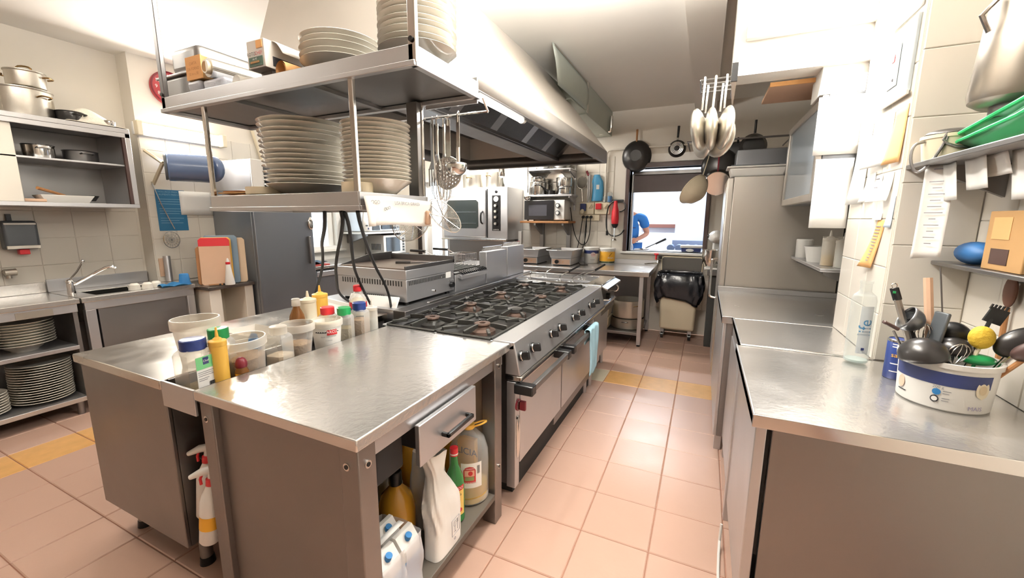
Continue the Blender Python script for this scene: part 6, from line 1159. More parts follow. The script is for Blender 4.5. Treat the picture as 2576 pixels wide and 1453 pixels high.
# stand mixer on a dark stand
t = T('mixer_stand', 'narrow dark stand under the stand mixer beside the refrigerator', 'stand', (.15, 5.35, 0)); M().bb(.065, .36, 5.2, 5.5, .86, .92).build('top', SMOKE, t, bevel=.004); M().bb(.09, .34, 5.24, 5.48, 0, .86).build('body', DARK, t)
t = T('stand_mixer', 'white planetary stand mixer with a steel bowl beside the refrigerator', 'mixer', (.13, 5.35, .921)); M().bb(.03, .25, 5.22, 5.48, .921, .95).build('base', WHITE, t, bevel=.01); M().bb(.10, .20, 5.40, 5.48, .95, 1.30).build('column', WHITE, t, bevel=.02); M().ell((.13, 5.34, 1.30), .085, .17, .075, n=20).build('head', WHITE, t); M().cyl((.05, 5.30, 1.31), (.035, 5.30, 1.31), .02, n=12).build('knob', BLACK, t); M().lathe([(0, 0), (.06, 0), (.09, .05), (.10, .20), (.096, .20), (.085, .05), (0, .008)], c=(.09, 5.30, .951), n=28).build('bowl', STEELB, t)
# pans hanging beside the hatch
t = T('pan_rail', 'steel rail with hooks on the back wall above the hanging pans', 'rail', (.2, 5.2, 2.3)); M().tube([(-.25, 5.1, 2.34), (.75, 5.1, 2.34)], .010, n=8).build('bar', STEELD, t)
for x in (-.24, .74): M().tube([(x, 5.1, 2.34), (x, 5.74, 2.34)], .008, n=8).build('bracket', STEELD, t)
t = T('wok', 'big black wok hanging right of the ladles', 'wok', (.10, 5.05, 2.1), 'pans hanging beside the refrigerator'); M().ell((.10, 5.22, 2.07), .19, .20, .09, n=36, m=12, R=Rx(90), z0=0.).build('bowl', NONSTICK, t); M().tube([(.10, 5.19, 2.25), (.10, 5.11, 2.335)], .012, n=8).build('handle', BLACK, t)
t = T('frying_pan', 'dark frying pan hanging furthest right behind the steel box on the refrigerator', 'pan', (.42, 5.6, 2.5), 'pans hanging beside the refrigerator'); M().lathe([(0, 0), (.10, 0), (.13, .05), (.125, .05), (.098, .006), (0, .006)], c=(.40, 5.15, 2.27), R=Rx(-90), n=32).build('body', NONSTICK, t); M().tube([(.40, 5.13, 2.39), (.40, 5.12, 2.52)], .012, n=8).build('handle', BLACK, t); M().cyl((.40, 5.12, 2.345), (.40, 5.095, 2.345), .006, n=8).build('hook', STEELD, t)
t = T('frying_pan', 'dark pan between the black wok and the furthest pan on the rail', 'pan', (.26, 5.2, 2.3), 'pans hanging beside the refrigerator'); M().lathe([(0, 0), (.12, 0), (.15, .05), (.145, .05), (.118, .006), (0, .006)], c=(.26, 5.34, 2.21), R=Rx(-90), n=32).build('body', NONSTICK, t); M().tube([(.26, 5.32, 2.34), (.25, 5.12, 2.35)], .011, n=8).build('handle', BLACK, t)
t = T('sauce_pan', 'steel saucepan with a red band hanging below the black wok', 'pan', (.08, 5.0, 1.9), 'pans hanging beside the refrigerator'); M().lathe([(0, 0), (.12, 0), (.125, .006), (.13, .14), (.126, .14), (.12, .01), (0, .006)], c=(.08, 4.92, 1.87), R=Rx(-75), n=32).build('body', STEELB, t); M().tube([(.08, 4.93, 2.0), (.08, 5.09, 2.33)], .008, n=8).build('handle', DRED, t)
t = T('colander', 'cream plastic colander bowl hanging on its side in front of the hatch corner', 'colander', (-.12, 5.0, 1.8), 'pans hanging beside the refrigerator'); M().lathe([(0, -.10), (.07, -.095), (.13, -.05), (.165, .02), (.172, .02), (.172, .026), (.16, .026), (.125, -.045), (.065, -.088), (0, -.094)], c=(-.13, 4.82, 1.80), R=Ry(-52) @ Rx(-25), n=36).build('bowl', CREAM, t); M().tube([(-.06, 4.84, 1.95), (-.02, 5.0, 2.15), (0, 5.1, 2.34)], .005, n=6).build('cord', CREAM, t)
# ================= dining room =================
t = T('pass_counter', 'pale grey counter with a gas hob behind the serving hatch', 'counter', (-.6, 6.6, 0)); box('body', BLUEWALL, t, -1.6, .6, 6.45, 6.9, 0, .96) if False else box('body', BLUEWALL, t, -.85, .6, 7.15, 7.75, 0, .96); box('top', STEEL, t, -.87, .62, 7.12, 7.78, .96, 1.0, .004); box('splash', mat('grey_blue_metal', '#8d9bb8', .4, .3), t, -.50, .05, 7.70, 7.74, 1.0, 1.14)
k = M()
for i in range(4): k.cyl((-.50 + i * .13, 7.3, 1.03), (-.50 + i * .13, 7.55, 1.03), .055, n=16)
k.build('scalloped_tray', mat('blue_grey_tray', '#6f7f9e', .4), t)
t = T('storage_tub', 'white tub with a blue lower half on the counter behind the hatch', 'tub', (-.17, 7.0, 1.0)); M().bb(-.27, -.02, 5.93, 6.12, HZ0 + .001, HZ0 + .055, tx=.008, ty=.008).build('body', NAVYI, t, bevel=.008); M().bb(-.28, -.01, 5.92, 6.13, HZ0 + .055, HZ0 + .085).build('lid', WHITE, t, bevel=.006); M().ell((-.16, 5.925, HZ0 + .025), .05, .004, .02, n=14).build('label', PAPER, t)
t = T('long_pan', 'long-handled pan lying slanted on the sill of the hatch', 'pan', (-.6, 5.95, 1.07)); M().tube([(-.74, 6.05, 1.095), (-.60, 6.0, 1.165)], .010, n=8).build('handle_rod', STEELB, t); M().tube([(-.60, 6.0, 1.165), (-.47, 5.95, 1.235)], [.013, .016, .014], n=10).build('handle', BLACK, t); M().lathe([(0, 0), (.09, 0), (.11, .03), (.106, .03), (.088, .005), (0, .004)], c=(-.80, 6.12, HZ0 - .02), n=28).build('body', STEELB, t)
box('pass_shelf', STEEL, h, HX0, HX1, 5.98, 6.25, HZ0 - .04, HZ0 - .02)
# ================= right side counters =================
def counter(lab, x0, x1, y0, y1, grp='right hand counters', rim=True):
    t = T('steel_counter', lab, 'counter', ((x0 + x1) / 2, (y0 + y1) / 2, 0), grp)
    M().bb(x0, x1, y0, y1, .865, .90).build('worktop', STEELTOP, t, bevel=.003)
    M().bb(x0, x0 + .006, y0, y1, .862, .906).build('edge_bead', STEEL, t, bevel=.002)
    return t
t = counter('near right steel counter holding the tub of utensils', .18, .965, 1.395, 2.195)
M().bb(.18, .965, 1.392, 1.398, .862, .904).build('edge_bead', STEELB, t, bevel=.002)
for x, y in ((.192, 1.41), (.192, 2.12)): box('leg', STEEL, t, x, x + .032, y, y + .05, 0, .865, .003)
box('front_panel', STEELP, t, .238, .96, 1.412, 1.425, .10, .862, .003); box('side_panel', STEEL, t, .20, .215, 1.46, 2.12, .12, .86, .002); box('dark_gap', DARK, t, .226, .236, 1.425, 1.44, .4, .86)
box('bottom_shelf', STEELD, t, .22, .96, 1.43, 2.17, .10, .12); box('leg', STEEL, t, .90, .95, 1.43, 1.48, 0, .10); box('leg', STEEL, t, .90, .95, 2.1, 2.15, 0, .10)
t = counter('middle right steel counter beside the pillar', .20, .706, 2.205, 2.80)
M().bb(.20, .705, 2.202, 2.209, .862, .906).build('edge_bead', STEELB, t, bevel=.002)
box('side_panel', STEEL, t, .205, .225, 2.22, 2.79, .10, .86, .003); box('door', STEEL, t, .198, .206, 2.25, 2.76, .14, .80, .002); box('leg', STEEL, t, .21, .25, 2.22, 2.26, 0, .10); box('leg', STEEL, t, .21, .25, 2.74, 2.78, 0, .10)
t = counter('far right steel counter against the refrigerator side', .14, .965, 2.81, 3.885)
M().bb(.14, .21, 2.806, 2.813, .862, .906).build('edge_bead', STEELB, t, bevel=.002)
box('side_panel', STEEL, t, .15, .17, 2.82, 3.88, .10, .86, .003); box('leg', STEEL, t, .16, .20, 2.83, 2.87, 0, .10); box('leg', STEEL, t, .16, .20, 3.82, 3.86, 0, .10); box('near_panel', STEELD, t, .17, .96, 2.82, 2.835, .10, .86)
box('upstand', STEEL, t, .14, .965, 3.868, 3.882, .90, .94, .002)
# refrigerator
t = T('refrigerator', 'tall steel refrigerator at the end of the right hand counters', 'fridge', (.55, 4.28, 0))
FRR = mat('fridge_steel', '#c2bdb6', .36, .85, rvar=.05)
box('body', FRR, t, .19, .96, 3.905, 4.66, .10, 1.845, .004); d = M().bb(.145, .19, 3.91, 4.655, .12, 1.84).build('door', FRR, t, bevel=.008); M().bb(.140, .146, 3.935, 3.955, .14, 1.82).build('door_edge', STEELB, d, bevel=.002)
M().tube([(.145, 4.55, .72), (.095, 4.55, .73), (.09, 4.55, .76), (.09, 4.55, 1.08), (.095, 4.55, 1.11), (.145, 4.55, 1.12)], .011, n=8, smooth=1).build('handle', STEELB, d)
for x, y in ((.22, 3.95), (.22, 4.6), (.92, 3.95), (.92, 4.6)): M().cyl((x, y, 0), (x, y, .10), .024, n=12).build('foot', STEELD, t)
t = T('white_tub', 'low white tub with a dark lid edge on top of the refrigerator', 'tub', (.35, 4.05, 1.846)); M().bb(.15, .56, 3.94, 4.18, 1.846, 1.92, tx=.02, ty=.015).build('body', WHITE, t, bevel=.015, seg=3); M().bb(.13, .57, 3.93, 4.19, 1.92, 1.934).build('rim', WHITE, t, bevel=.005); M().bb(.16, .50, 3.95, 4.17, 1.935, 1.945).build('lid', GREYP, t, bevel=.004)
o = M().bb(-.19, .19, -.16, .16, 0, .26).build('steel_box', FRG, None, bevel=.006); o.location = (.40, 4.42, 1.8465); o.name = 'steel_box'; tag(o, 'plain grey steel box behind the white tub on the refrigerator', 'box')
t = T('spray_can', 'small bottle lying between the white tub and the wall cabinet', 'bottle', (.62, 4.0, 1.846)); M().cyl((.60, 3.96, 1.872), (.70, 4.06, 1.872), .024, n=14).build('body', WHITE, t); M().cyl((.60, 3.96, 1.872), (.585, 3.945, 1.872), .015, n=12).build('cap', GREYP, t)
# wall cabinet with papers on its near side
t = T('wall_cabinet', 'grey steel wall cabinet with a framed glass door above the far counter', 'cabinet', (.75, 3.37, 1.9))
box('body', FRG, t, .56, .965, 2.86, 3.86, 1.605, 2.17, .003)
d = M().bb(.53, .56, 2.865, 2.91, 1.605, 2.17).bb(.53, .56, 3.81, 3.855, 1.605, 2.17).bb(.53, .56, 2.91, 3.81, 1.605, 1.65).bb(.53, .56, 2.91, 3.81, 2.125, 2.17).build('door_frame', FRR, t, bevel=.004); M().bb(.54, .548, 2.91, 3.81, 1.65, 2.125).build('glass', clear('cabinet_glass', '#c9d3dc', .3, .1), d)
o = M().bb(0, .20, 0, .22, 0, .165).build('white_carton', PAPER, None, bevel=.003); o.location = (.515, 2.87, 2.1715); tag(o, 'white carton on top of the wall cabinet', 'carton')
o = M().bb(0, .07, 0, .2, 0, .155).build('brown_carton', CARD, None, bevel=.003); o.location = (.725, 2.88, 2.1715); tag(o, 'brown carton on top of the wall cabinet right of the white one', 'carton')
pap = T('paper_sheet', 'large white sheet taped to the upper near side of the wall cabinet', 'paper', (.6, 2.85, 1.85), 'sheets on the cabinet side'); M().grid(lambda u, v: (.512 + .215 * u, 2.852 - .006 * math.sin(3 * u), 1.852 + .303 * v), 8, 6).build('sheet', PAPER, pap, solid=.001)
pap = T('paper_sheet', 'large white sheet hanging from the lower near side of the wall cabinet', 'paper', (.6, 2.85, 1.46), 'sheets on the cabinet side'); M().grid(lambda u, v: (.532 + .17 * u, 2.848 - .012 * (1 - v) * (1 - v), 1.455 + .375 * v), 8, 6).build('sheet', PAPER, pap, solid=.001)
# wooden board shelf high up
t = T('board_shelf', 'pinkish wooden board shelf under the ceiling behind the bulkhead', 'shelf', (.5, 3.25, 2.3)); box('board', WOODP, t, .29, .965, 3.03, 3.45, 2.285, 2.305, .003); M().bb(.29, .965, 3.022, 3.03, 2.283, 2.307).build('lit_edge', ORANGE, t)  # orange strip paints the light caught by the board's near edge
# side shelf with tubs
t = T('wall_shelf', 'small steel side shelf with tubs and bottles above the far counter', 'shelf', (.8, 3.4, 1.2)); box('board', STEEL, t, .64, .965, 2.96, 3.89, 1.195, 1.215, .003); M().prism([(0, 0), (-.30, 0), (-.30, -.02), (0, -.16)], (.965, 2.98, 1.195), (1, 0, 0), (0, 0, 1), (0, .02, 0)).build('bracket', STEELD, t); M().prism([(0, 0), (-.30, 0), (-.30, -.02), (0, -.16)], (.965, 3.8, 1.195), (1, 0, 0), (0, 0, 1), (0, .02, 0)).build('bracket', STEELD, t)
t = T('white_jar', 'white jar at the far end of the side shelf', 'jar', (.70, 3.78, 1.2155), None, local=True); M().lathe([(0, 0), (.05, 0), (.052, .004), (.055, .135), (.05, .14), (0, .14)], n=28).build('body', WHITE, t)
t = T('plastic_tub', 'white fluted tub with dark contents in the middle of the side shelf', 'tub', (.72, 3.42, 1.2155), None, local=True); M().lathe([(0, 0), (.065, 0), (.085, .10), (.082, .10), (.063, .005), (0, .004)], n=20).build('body', WHITE, t); M().lathe([(0, .085), (.078, .085)], n=20).build('contents', BLACKM, t); M().lathe([(.078, .10), (.087, .10), (.088, .106), (.08, .106)], n=28).build('rim', WHITE, t)
t = T('plastic_tub', 'clear tub lid leaning behind the fluted tub on the side shelf', 'lid', (.85, 3.6, 1.2155), None, local=True); M().bb(-.08, .08, -.005, .005, 0, .17).build('lid', MILKY, t, bevel=.003)
squeeze((.715, 3.16, 1.2155), .038, .22, MILKY, 'left of the two squeeze bottles on the side shelf, with oil at the bottom', fillm=OIL, ff=.30, grp='squeeze bottles on the side shelf'); squeeze((.76, 3.05, 1.2155), .040, .21, MILKY, 'right squeeze bottle on the side shelf with a watery filling', fillm=MATS['water'], ff=.5, grp='squeeze bottles on the side shelf')
t = T('socket_box', 'beige wall box below the side shelf', 'socket', (.9, 3.0, 1.05)); M().bb(.80, .965, 2.94, 3.0, 1.08, 1.185).build('housing', CREAM, t, bevel=.008); M().bb(.83, .965, 2.93, 2.94, .98, 1.07).build('housing', WHITE, t, bevel=.004)
# ================= pinned papers on the pillar =================
def pin(lab, y0, y1, z0, z1, m=PAPER, curl=.02, sk=0., grp='papers pinned on the pillar', lines=0, txt=None):
    t = T('pinned_paper', lab, 'paper', (.70, (y0 + y1) / 2, z0), grp)
    M().grid(lambda u, v: (.702 - curl * (1 - v) ** 2 * (.3 + u), y0 + (y1 - y0) * u + sk * v, z0 + (z1 - z0) * v), 6, 8).build('sheet', m, t, solid=.0012)
    for i in range(lines):
        z = z1 - (z1 - z0) * (.12 + .78 * i / max(1, lines)); f = (z - z0) / (z1 - z0); M().bb(.7005 - curl * (1 - f) ** 2 * .8 - .0015, .7005 - curl * (1 - f) ** 2 * .8 - .0008, y0 + (y1 - y0) * .35 + sk * f, y0 + (y1 - y0) * .95 + sk * f, z - .004, z).build('print_line', PAPERD, t)
    return t
t = T('notice_board', 'grey framed notice board with a small white card on the pillar', 'board', (.70, 2.4, 2.1)); M().bb(.690, .704, 2.25, 2.57, 2.01, 2.30).build('panel', mat('board_grey', '#b4bcc0', .4), t, bevel=.004); M().bb(.684, .692, 2.23, 2.58, 1.995, 2.012).build('ledge', WHITE, t); 
c = M().ob((.687, 2.42, 2.15), (.002, .11, .17), Rx(0)).build('card', PAPER, t); M().bb(.6835, .685, 2.41, 2.44, 2.17, 2.20).build('printed_mark', REDI, c); M().bb(.6835, .685, 2.40, 2.415, 2.09, 2.10).build('printed_mark', INK, c)
pin('large white notice above the grey notice board on the pillar', 2.24, 2.60, 2.32, 2.62, curl=.01)
pin('tall brown paper strip at the near edge of the pillar', 2.235, 2.36, 1.735, 1.96, BROWNP, .02, .0)
pin('white sheet between the notice board and the brown strip on the pillar', 2.37, 2.60, 1.74, 1.96, PAPER, .03)
pin('long white sheet next to the big cabinet sheets on the pillar', 2.62, 2.80, 1.58, 1.98, PAPER, .02)
pin('narrow white slip lowest beside the long white sheet on the pillar', 2.49, 2.60, 1.585, 1.72, PAPER, .02)
pin('small lined receipt under the white sheet on the pillar', 2.40, 2.48, 1.60, 1.70, PAPER, .02, lines=2)
pin('curled white receipt near the brown strip on the pillar', 2.28, 2.38, 1.58, 1.70, PAPER, .045)
pin('orange handwritten list at the bottom of the pinned papers', 2.36, 2.45, 1.285, 1.50, ORANGE, .025, -.07, lines=12)
pin('pale blue and white card at the near edge of the pillar', 2.225, 2.27, 1.47, 1.60, mat('pale_blue_card', '#d5e4f4', .6), .01)
pin('white tag above the orange list on the pillar', 2.34, 2.42, 1.50, 1.53, PAPER, .01)
# ================= niche: shelf, tub, crate, pot, notes =================
t = T('wall_shelf', 'dark wall shelf in the right corner carrying the tub and green crate', 'shelf', (.85, 1.85, 1.71)); box('board', STEELD, t, .715, .968, 1.35, 2.218, 1.70, 1.718, .003); M().prism([(0, 0), (-.2, 0), (-.2, -.02), (0, -.12)], (.968, 2.1, 1.70), (1, 0, 0), (0, 0, 1), (0, .02, 0)).build('bracket', STEELD, t)
t = T('plastic_tub', 'cream tub with a wire bail handle on the corner shelf', 'tub', (.80, 2.12, 1.7185), None, local=True); M().lathe([(0, 0), (.07, 0), (.08, .075), (.084, .078), (.084, .09), (.078, .09), (.066, .005), (0, .004)], n=32).build('body', CREAM, t); M().ell((0, 0, .095), .075, .06, .02, n=20, z0=0.).build('contents', SMOKE, t); M().tube([(-.08, -.02, .07), (-.115, -.03, .06), (-.12, -.04, 0), (-.10, -.05, -.05), (-.07, -.06, -.02), (-.04, -.07, .06), (-.035, -.07, .09)], .005, n=7, smooth=2).tube([(-.04, -.07, .09), (-.05, -.072, .06), (0, -.085, .035), (.08, -.06, .04)], .004, n=7, smooth=1).build('bail_handle', STEELD, t)
t = T('green_crate', 'translucent green plastic crate lid slanting on the corner shelf', 'crate', (.87, 1.8, 1.72))
for dz, dy in ((0, 0), (.030, .015)):
    M().grid(lambda u, v, dz=dz, dy=dy: (.79 + .16 * u + .01 * math.sin(4 * v), 2.05 + dy - .62 * v, 1.745 + dz + .085 * v + .03 * (2 * u - 1) ** 2 - .006 * math.sin(8 * v)), 8, 14).build('sheet', GREENT, t, solid=.003)
M().tube([(.79, 2.05, 1.775), (.79, 1.74, 1.80), (.80, 1.43, 1.86)], .007, n=7).tube([(.79, 2.065, 1.80), (.79, 1.74, 1.84), (.80, 1.44, 1.89)], .007, n=7).build('rim', mat('green_rim', '#2fae6a', .4), t)
M().bb(.80, .96, 1.45, 2.0, 1.7185, 1.745).build('base', mat('green_base', '#8fd0a8', .5), t, bevel=.004)
t = T('big_pot', 'large steel pot tilted on the green crate in the right corner', 'pot', (.90, 1.95, 1.86)); k = M()
k.lathe([(0, 0), (.10, 0), (.122, .014), (.128, .035), (.128, .30), (.12, .345), (.08, .375), (0, .39)], c=(.868, 1.90, 1.855), R=Ry(4), n=36); k.build('body', mat('worn_steel', '#8c8378', .34, .85, var=.12, rvar=.08), t); M().tube([(.752, 1.86, 2.16), (.722, 1.86, 2.12), (.745, 1.86, 2.07)], .007, n=7).build('handle', STEELB, t); M().cyl((.868, 1.90, 1.82), (.868, 1.90, 1.86), .07, n=20).build('base_ring', SMOKE, t)
t = T('white_cup', 'white plastic container at the top right edge beside the big pot', 'container', (.86, 1.66, 2.08)); M().lathe([(0, 0), (.045, 0), (.055, .20), (.051, .20), (.043, .005), (0, .005)], c=(.90, 1.67, 1.95), n=24).build('body', WHITE, t); M().bb(.85, .95, 1.62, 1.72, 1.93, 1.95).build('support', WHITE, t)
# hanging notes
t = T('order_list', 'long white handwritten list hanging from the corner shelf', 'paper', (.74, 2.03, 1.53))
M().grid(lambda u, v: (.728 + .068 * u - .008 * (1 - v) ** 2, 2.08 - .045 * u + .012 * math.sin(3 * u) - .02 * (1 - v), 1.355 + .345 * v + .012 * u), 8, 14).build('sheet', PAPER, t, solid=.001)
for i in range(13):
    w = (.5, 0, .75, .4, .7, .45, .6, .8, .3, .65, .3, .5, .3)[i]
    if w: M().ob((.760 - .008 * (i / 13) ** 2, 2.054 - .02 * i / 13, 1.685 - i * .0225), (.062 * w, .001, .0035), Rz(-33)).build('handwriting', PAPERD, t)
for i, (y, z, w, hh, lab) in enumerate(((1.99, 1.57, .10, .13, 'small white note just right of the long list'), (1.86, 1.60, .13, .11, 'pair of creased notes hanging under the corner shelf edge'), (1.78, 1.635, .14, .07, 'wide white note overlapping the creased notes'), (1.67, 1.56, .10, .15, 'grey-white receipt strip curling under the corner shelf'), (1.58, 1.55, .10, .14, 'white note at the right edge of the picture under the shelf'))):
    t = T('hanging_note', lab, 'paper', (.80, y, z), 'notes under the corner shelf'); M().grid(lambda u, v: (.765 + .02 * i * .4 + .015 * (1 - v) + .006 * math.sin(5 * u), y + w * (.5 - u) * 1. + .01 * v, z + hh * v), 6, 6).build('sheet', PAPER, t, solid=.001)
# lower corner shelf with boxes
t = T('wall_shelf', 'lower narrow shelf in the right corner holding cartons', 'shelf', (.9, 1.85, 1.33)); box('board', STEELD, t, .84, .968, 1.5, 2.216, 1.325, 1.34, .003)
o = M().bb(-.05, .05, -.10, .10, 0, .19).build('cardboard_box', CARD, None, bevel=.003); o.location = (.91, 1.83, 1.3405); tag(o, 'brown cardboard box with a clear window on the lower corner shelf', 'box')
M().bb(-.0515, -.0505, -.02, .07, .10, .17).build('window', BROWNP, o); M().bb(-.0515, -.0505, -.03, .06, .02, .07).build('label', WOODD, o)
k = M().ell((0, 0, .042), .05, .085, .042, n=18, m=10); o = k.build('blue_pack', mat('deep_blue_film', '#2b5f95', .5), None); o.location = (.90, 2.06, 1.3405); tag(o, 'blue soft pack left of the cardboard box on the lower corner shelf', 'pack')
t = T('wooden_spoon', 'wooden spoon hanging on the right wall tiles behind the utensils', 'spoon', (.95, 1.9, 1.2)); M().ell((.945, 1.93, 1.265), .012, .03, .055, n=16).build('bowl', mat('dark_spoon', '#6d4a3a', .6), t); M().tube([(.945, 1.93, 1.21), (.95, 1.93, 1.0)], .008, n=8).build('handle', WOOD, t)
# utensil tub
t = T('utensil_tub', 'white catering tub with a navy band full of kitchen utensils', 'tub', (.765, 1.79, .9005), None, local=True)
TR0, TR1, TH = .112, .120, .155
M().lathe([(0, 0), (TR0 - .004, 0), (TR0, .005), (TR1, TH), (TR1 + .005, TH), (TR1 + .005, TH - .012), (TR1 + .006, TH + .004), (TR1 - .003, TH + .004), (TR0 - .004, .008), (0, .006)], n=48).build('body', WHITE, t)
ua = math.atan2(-1.79, -.765)
def ut(a0, a1, z0, z1, m, dr=.0012): return M().grid(lambda u, v: ((TR0 + (TR1 - TR0) * (z0 + (z1 - z0) * v) / TH + dr) * math.cos(ua + a0 + (a1 - a0) * u), (TR0 + (TR1 - TR0) * (z0 + (z1 - z0) * v) / TH + dr) * math.sin(ua + a0 + (a1 - a0) * u), z0 + (z1 - z0) * v), 16, 1).build('label', m, t)
ut(-1.25, 1.0, .085, .128, NAVYI)
def blob(a, z, ra, rz_, m, dr=.002): return M().grid(lambda u, v: ((TR0 + (TR1 - TR0) * z / TH + dr) * math.cos(ua + a + ra * (2 * u - 1) * math.sqrt(max(0, 1 - (2 * v - 1) ** 2))), (TR0 + (TR1 - TR0) * z / TH + dr) * math.sin(ua + a + ra * (2 * u - 1) * math.sqrt(max(0, 1 - (2 * v - 1) ** 2))), z + rz_ * (2 * v - 1)), 8, 8).build('label', m, t)
blob(-.10, .062, .085, .011, BLUEI); blob(-.12, .038, .085, .012, INK); blob(-.12, .038, .06, .008, PAPER, .003); blob(-.98, .060, .12, .022, mat('salmon_print', '#eec6ad', .6)); blob(.80, .085, .16, .03, CREAM); blob(.80, .085, .09, .016, mat('cream_print', '#d8c3a0', .6), .003)
for z, w in ((.066, .16), (.058, .13), (.042, .15), (.034, .14)): ut(.02, .02 + w, z, z + .002, PAPERD)
text('200 g', .012, (0, 0, .078), (1, 0, 0), (0, 0, 1), PAPERD, t, wrap=((0, 0), .117, ua - .08)); text('MAIS', .018, (0, 0, .022), (1, 0, 0), (0, 0, 1), mat('violet_print', '#a59bbd', .6), t, wrap=((0, 0), .1155, ua + .72)); ut(-1.1, -.8, .030, .034, INK)
# can, glass bottle
t = T('blue_can', 'tall blue can with white lettering behind the utensil tub', 'can', (.705, 1.985, .9005), None, local=True); M().lathe([(0, 0), (.032, 0), (.034, .003), (.034, .15), (.032, .153), (0, .153)], n=28).build('body', BLUE, t); M().lathe([(.0345, .145), (.0345, .152), (.031, .155)], n=28).build('rim', STEELB, t)
ca2 = math.atan2(-1.985, -.705)
for z, w in ((.135, .9), (.125, .7), (.06, .8), (.03, .8)): arc_patch((0, 0), .0345, ca2 - .5, ca2 - .5 + w, z, z + .004, 8).build('print_line', PAPER, t)
text('sal', .024, (0, 0, .095), (1, 0, 0), (0, 0, 1), YELI, t, wrap=((0, 0), .0348, ca2 - .15))
t = T('glass_bottle', 'clear glass water bottle with a frosted label beside the blue can', 'bottle', (.625, 2.135, .9065), None, local=True); M().lathe([(0, 0), (.038, 0), (.042, .005), (.042, .265), (.038, .285), (.022, .300), (.020, .305), (.020, .335), (.022, .336), (.022, .346), (.019, .346)], n=36).build('body', GLASS, t)
M().lathe([(0, .004), (.038, .004), (.0385, .012), (0, .012)], n=28).build('thick_base', clear('thick_glass', '#d8e2de', .3, .05), t)
lb = math.atan2(-2.135, -.625); arc_patch((0, 0), .0428, lb - .1, lb + .95, .045, .245, 8).build('label', clear('frosted_label', '#d3dade', .6, .4), t)
me = text('life', .062, (0, 0, 0), (0, 0, 1), (-1, 0, 0), mat('label_blue', '#4f86ad', .6), t, align='CENTER')
for v in me.data.vertices: zz = v.co.z; xx = v.co.x; a = lb + .42 + xx / .0435; v.co = Vector((.0435 * math.cos(a), .0435 * math.sin(a), .155 + zz))
M().bb(-.005, .005, -.001, .001, 0, .010).build('label_mark', NAVYI, t).location = (.0435 * math.cos(lb + .4), .0435 * math.sin(lb + .4), .06)
# utensils in the tub (each one a thing of its own)
UC = Vector((.765, 1.79, .92))
def uten(name, lab, cat, dx, dy, top, hm=STEELB, r=.006, grp='utensils in the tub', base=None):
    b = UC + Vector(base or (dx * .3, dy * .3, .0)); p = UC + Vector((dx, dy, top)); t = T(name, lab, cat, tuple(b), grp)
    M().tube([b, b + (p - b) * .5, p], r, n=8).build('handle', hm, t); return t, p, (p - b).normalized()
def frame(d): x = d.orthogonal().normalized(); return Matrix((x, d.cross(x), d)).transposed()
def bowl_at(t, p, R_, a, b, c, m, nm='bowl', z1=.2): M().ell(p, a, b, c, n=22, m=10, R=R_, z1=z1).build(nm, m, t, solid=.002)
t, p, d = uten('ladle', 'black ladle with its bowl tipped over the left rim of the tub', 'ladle', -.085, -.055, .165, BLACK, .006); bowl_at(t, p + Vector((0, 0, -.02)), Rx(180) @ Ry(12), .062, .062, .055, NONSTICK)
t, p, d = uten('ladle', 'black ladle leaning out to the upper left of the tub', 'ladle', -.105, .035, .245, BLACK, .006); bowl_at(t, p, Ry(-62), .042, .042, .045, mat('dark_steel_bowl', '#77797c', .3, .7))
t, p, d = uten('peeler_handle', 'tool with a black and green handle end rising at the left of the tub', 'peeler', -.125, .08, .30, ALU, .011); M().tube([p, p + d * .045], .013, n=10).build('grip', BLACK, t, bevel=.002); M().tube([p + d * .045 + Vector((.008 * math.cos(a), 0, .008 * math.sin(a) + .008)) for a in [i * PI / 6 for i in range(12)]], .002, n=5, closed=True).build('ring', STEELB, t); M().ob(p + d * .03 + Vector((-.006, -.012, 0)), (.008, .003, .008)).build('mark', GREEN, t)
t, p, d = uten('rolling_pin', 'pale wooden rolling pin standing at the back of the tub', 'pin', -.055, .08, .385, WOODP, .013)
t, p, d = uten('skewer', 'long thin steel skewer rising at the back of the tub', 'skewer', -.02, .10, .42, STEELD, .0025, base=(.03, .05, 0))
t, p, d = uten('spatula', 'dark flat spatula standing left of the middle of the tub', 'spatula', -.03, .01, .20, BLACK); M().ob(p + d * .03, (.012, .05, .10), Rz(20) @ Ry(8)).build('blade', GREYP, t, bevel=.004)
t, p, d = uten('spatula', 'brown pointed spatula tip sticking out over the left rim', 'spatula', -.15, .0, .205, STEELD, .004); M().ob(p + d * .02, (.05, .02, .012), Ry(28)).build('blade', WOODD, t, bevel=.004)
t, p, d = uten('whisk', 'wire whisk lying open in the middle of the tub', 'whisk', -.005, -.05, .12, STEELB, .004); k = M()
for i in range(5): a = i * PI / 5; c_ = Vector((math.cos(a), math.sin(a) * .8, 0)) * .026; k.tube([p, p + c_ + Vector((0, 0, .03)), p + c_ * .9 + Vector((.01, 0, .06)), p + Vector((.012, 0, .075)), p - c_ * .9 + Vector((.01, 0, .06)), p - c_ + Vector((0, 0, .03)), p], .0013, n=5, smooth=1)
k.build('wires', STEELB, t)
t, p, d = uten('whisk', 'second wire whisk at the left back of the tub', 'whisk', -.06, .03, .16, STEELB, .004); k = M()
for i in range(5): a = i * PI / 5; c_ = Vector((math.cos(a), math.sin(a), 0)) * .024; k.tube([p, p + c_ + Vector((0, 0, .03)), p + c_ * .9 + Vector((0, 0, .06)), p + Vector((0, 0, .078)), p - c_ * .9 + Vector((0, 0, .06)), p - c_ + Vector((0, 0, .03)), p], .0013, n=5, smooth=1)
k.build('wires', STEELB, t)
t, p, d = uten('ladle', 'black ladle with its bowl facing up at the back of the tub', 'ladle', .02, .05, .20, BLACK); bowl_at(t, p, Rx(180), .045, .045, .042, BLACK)
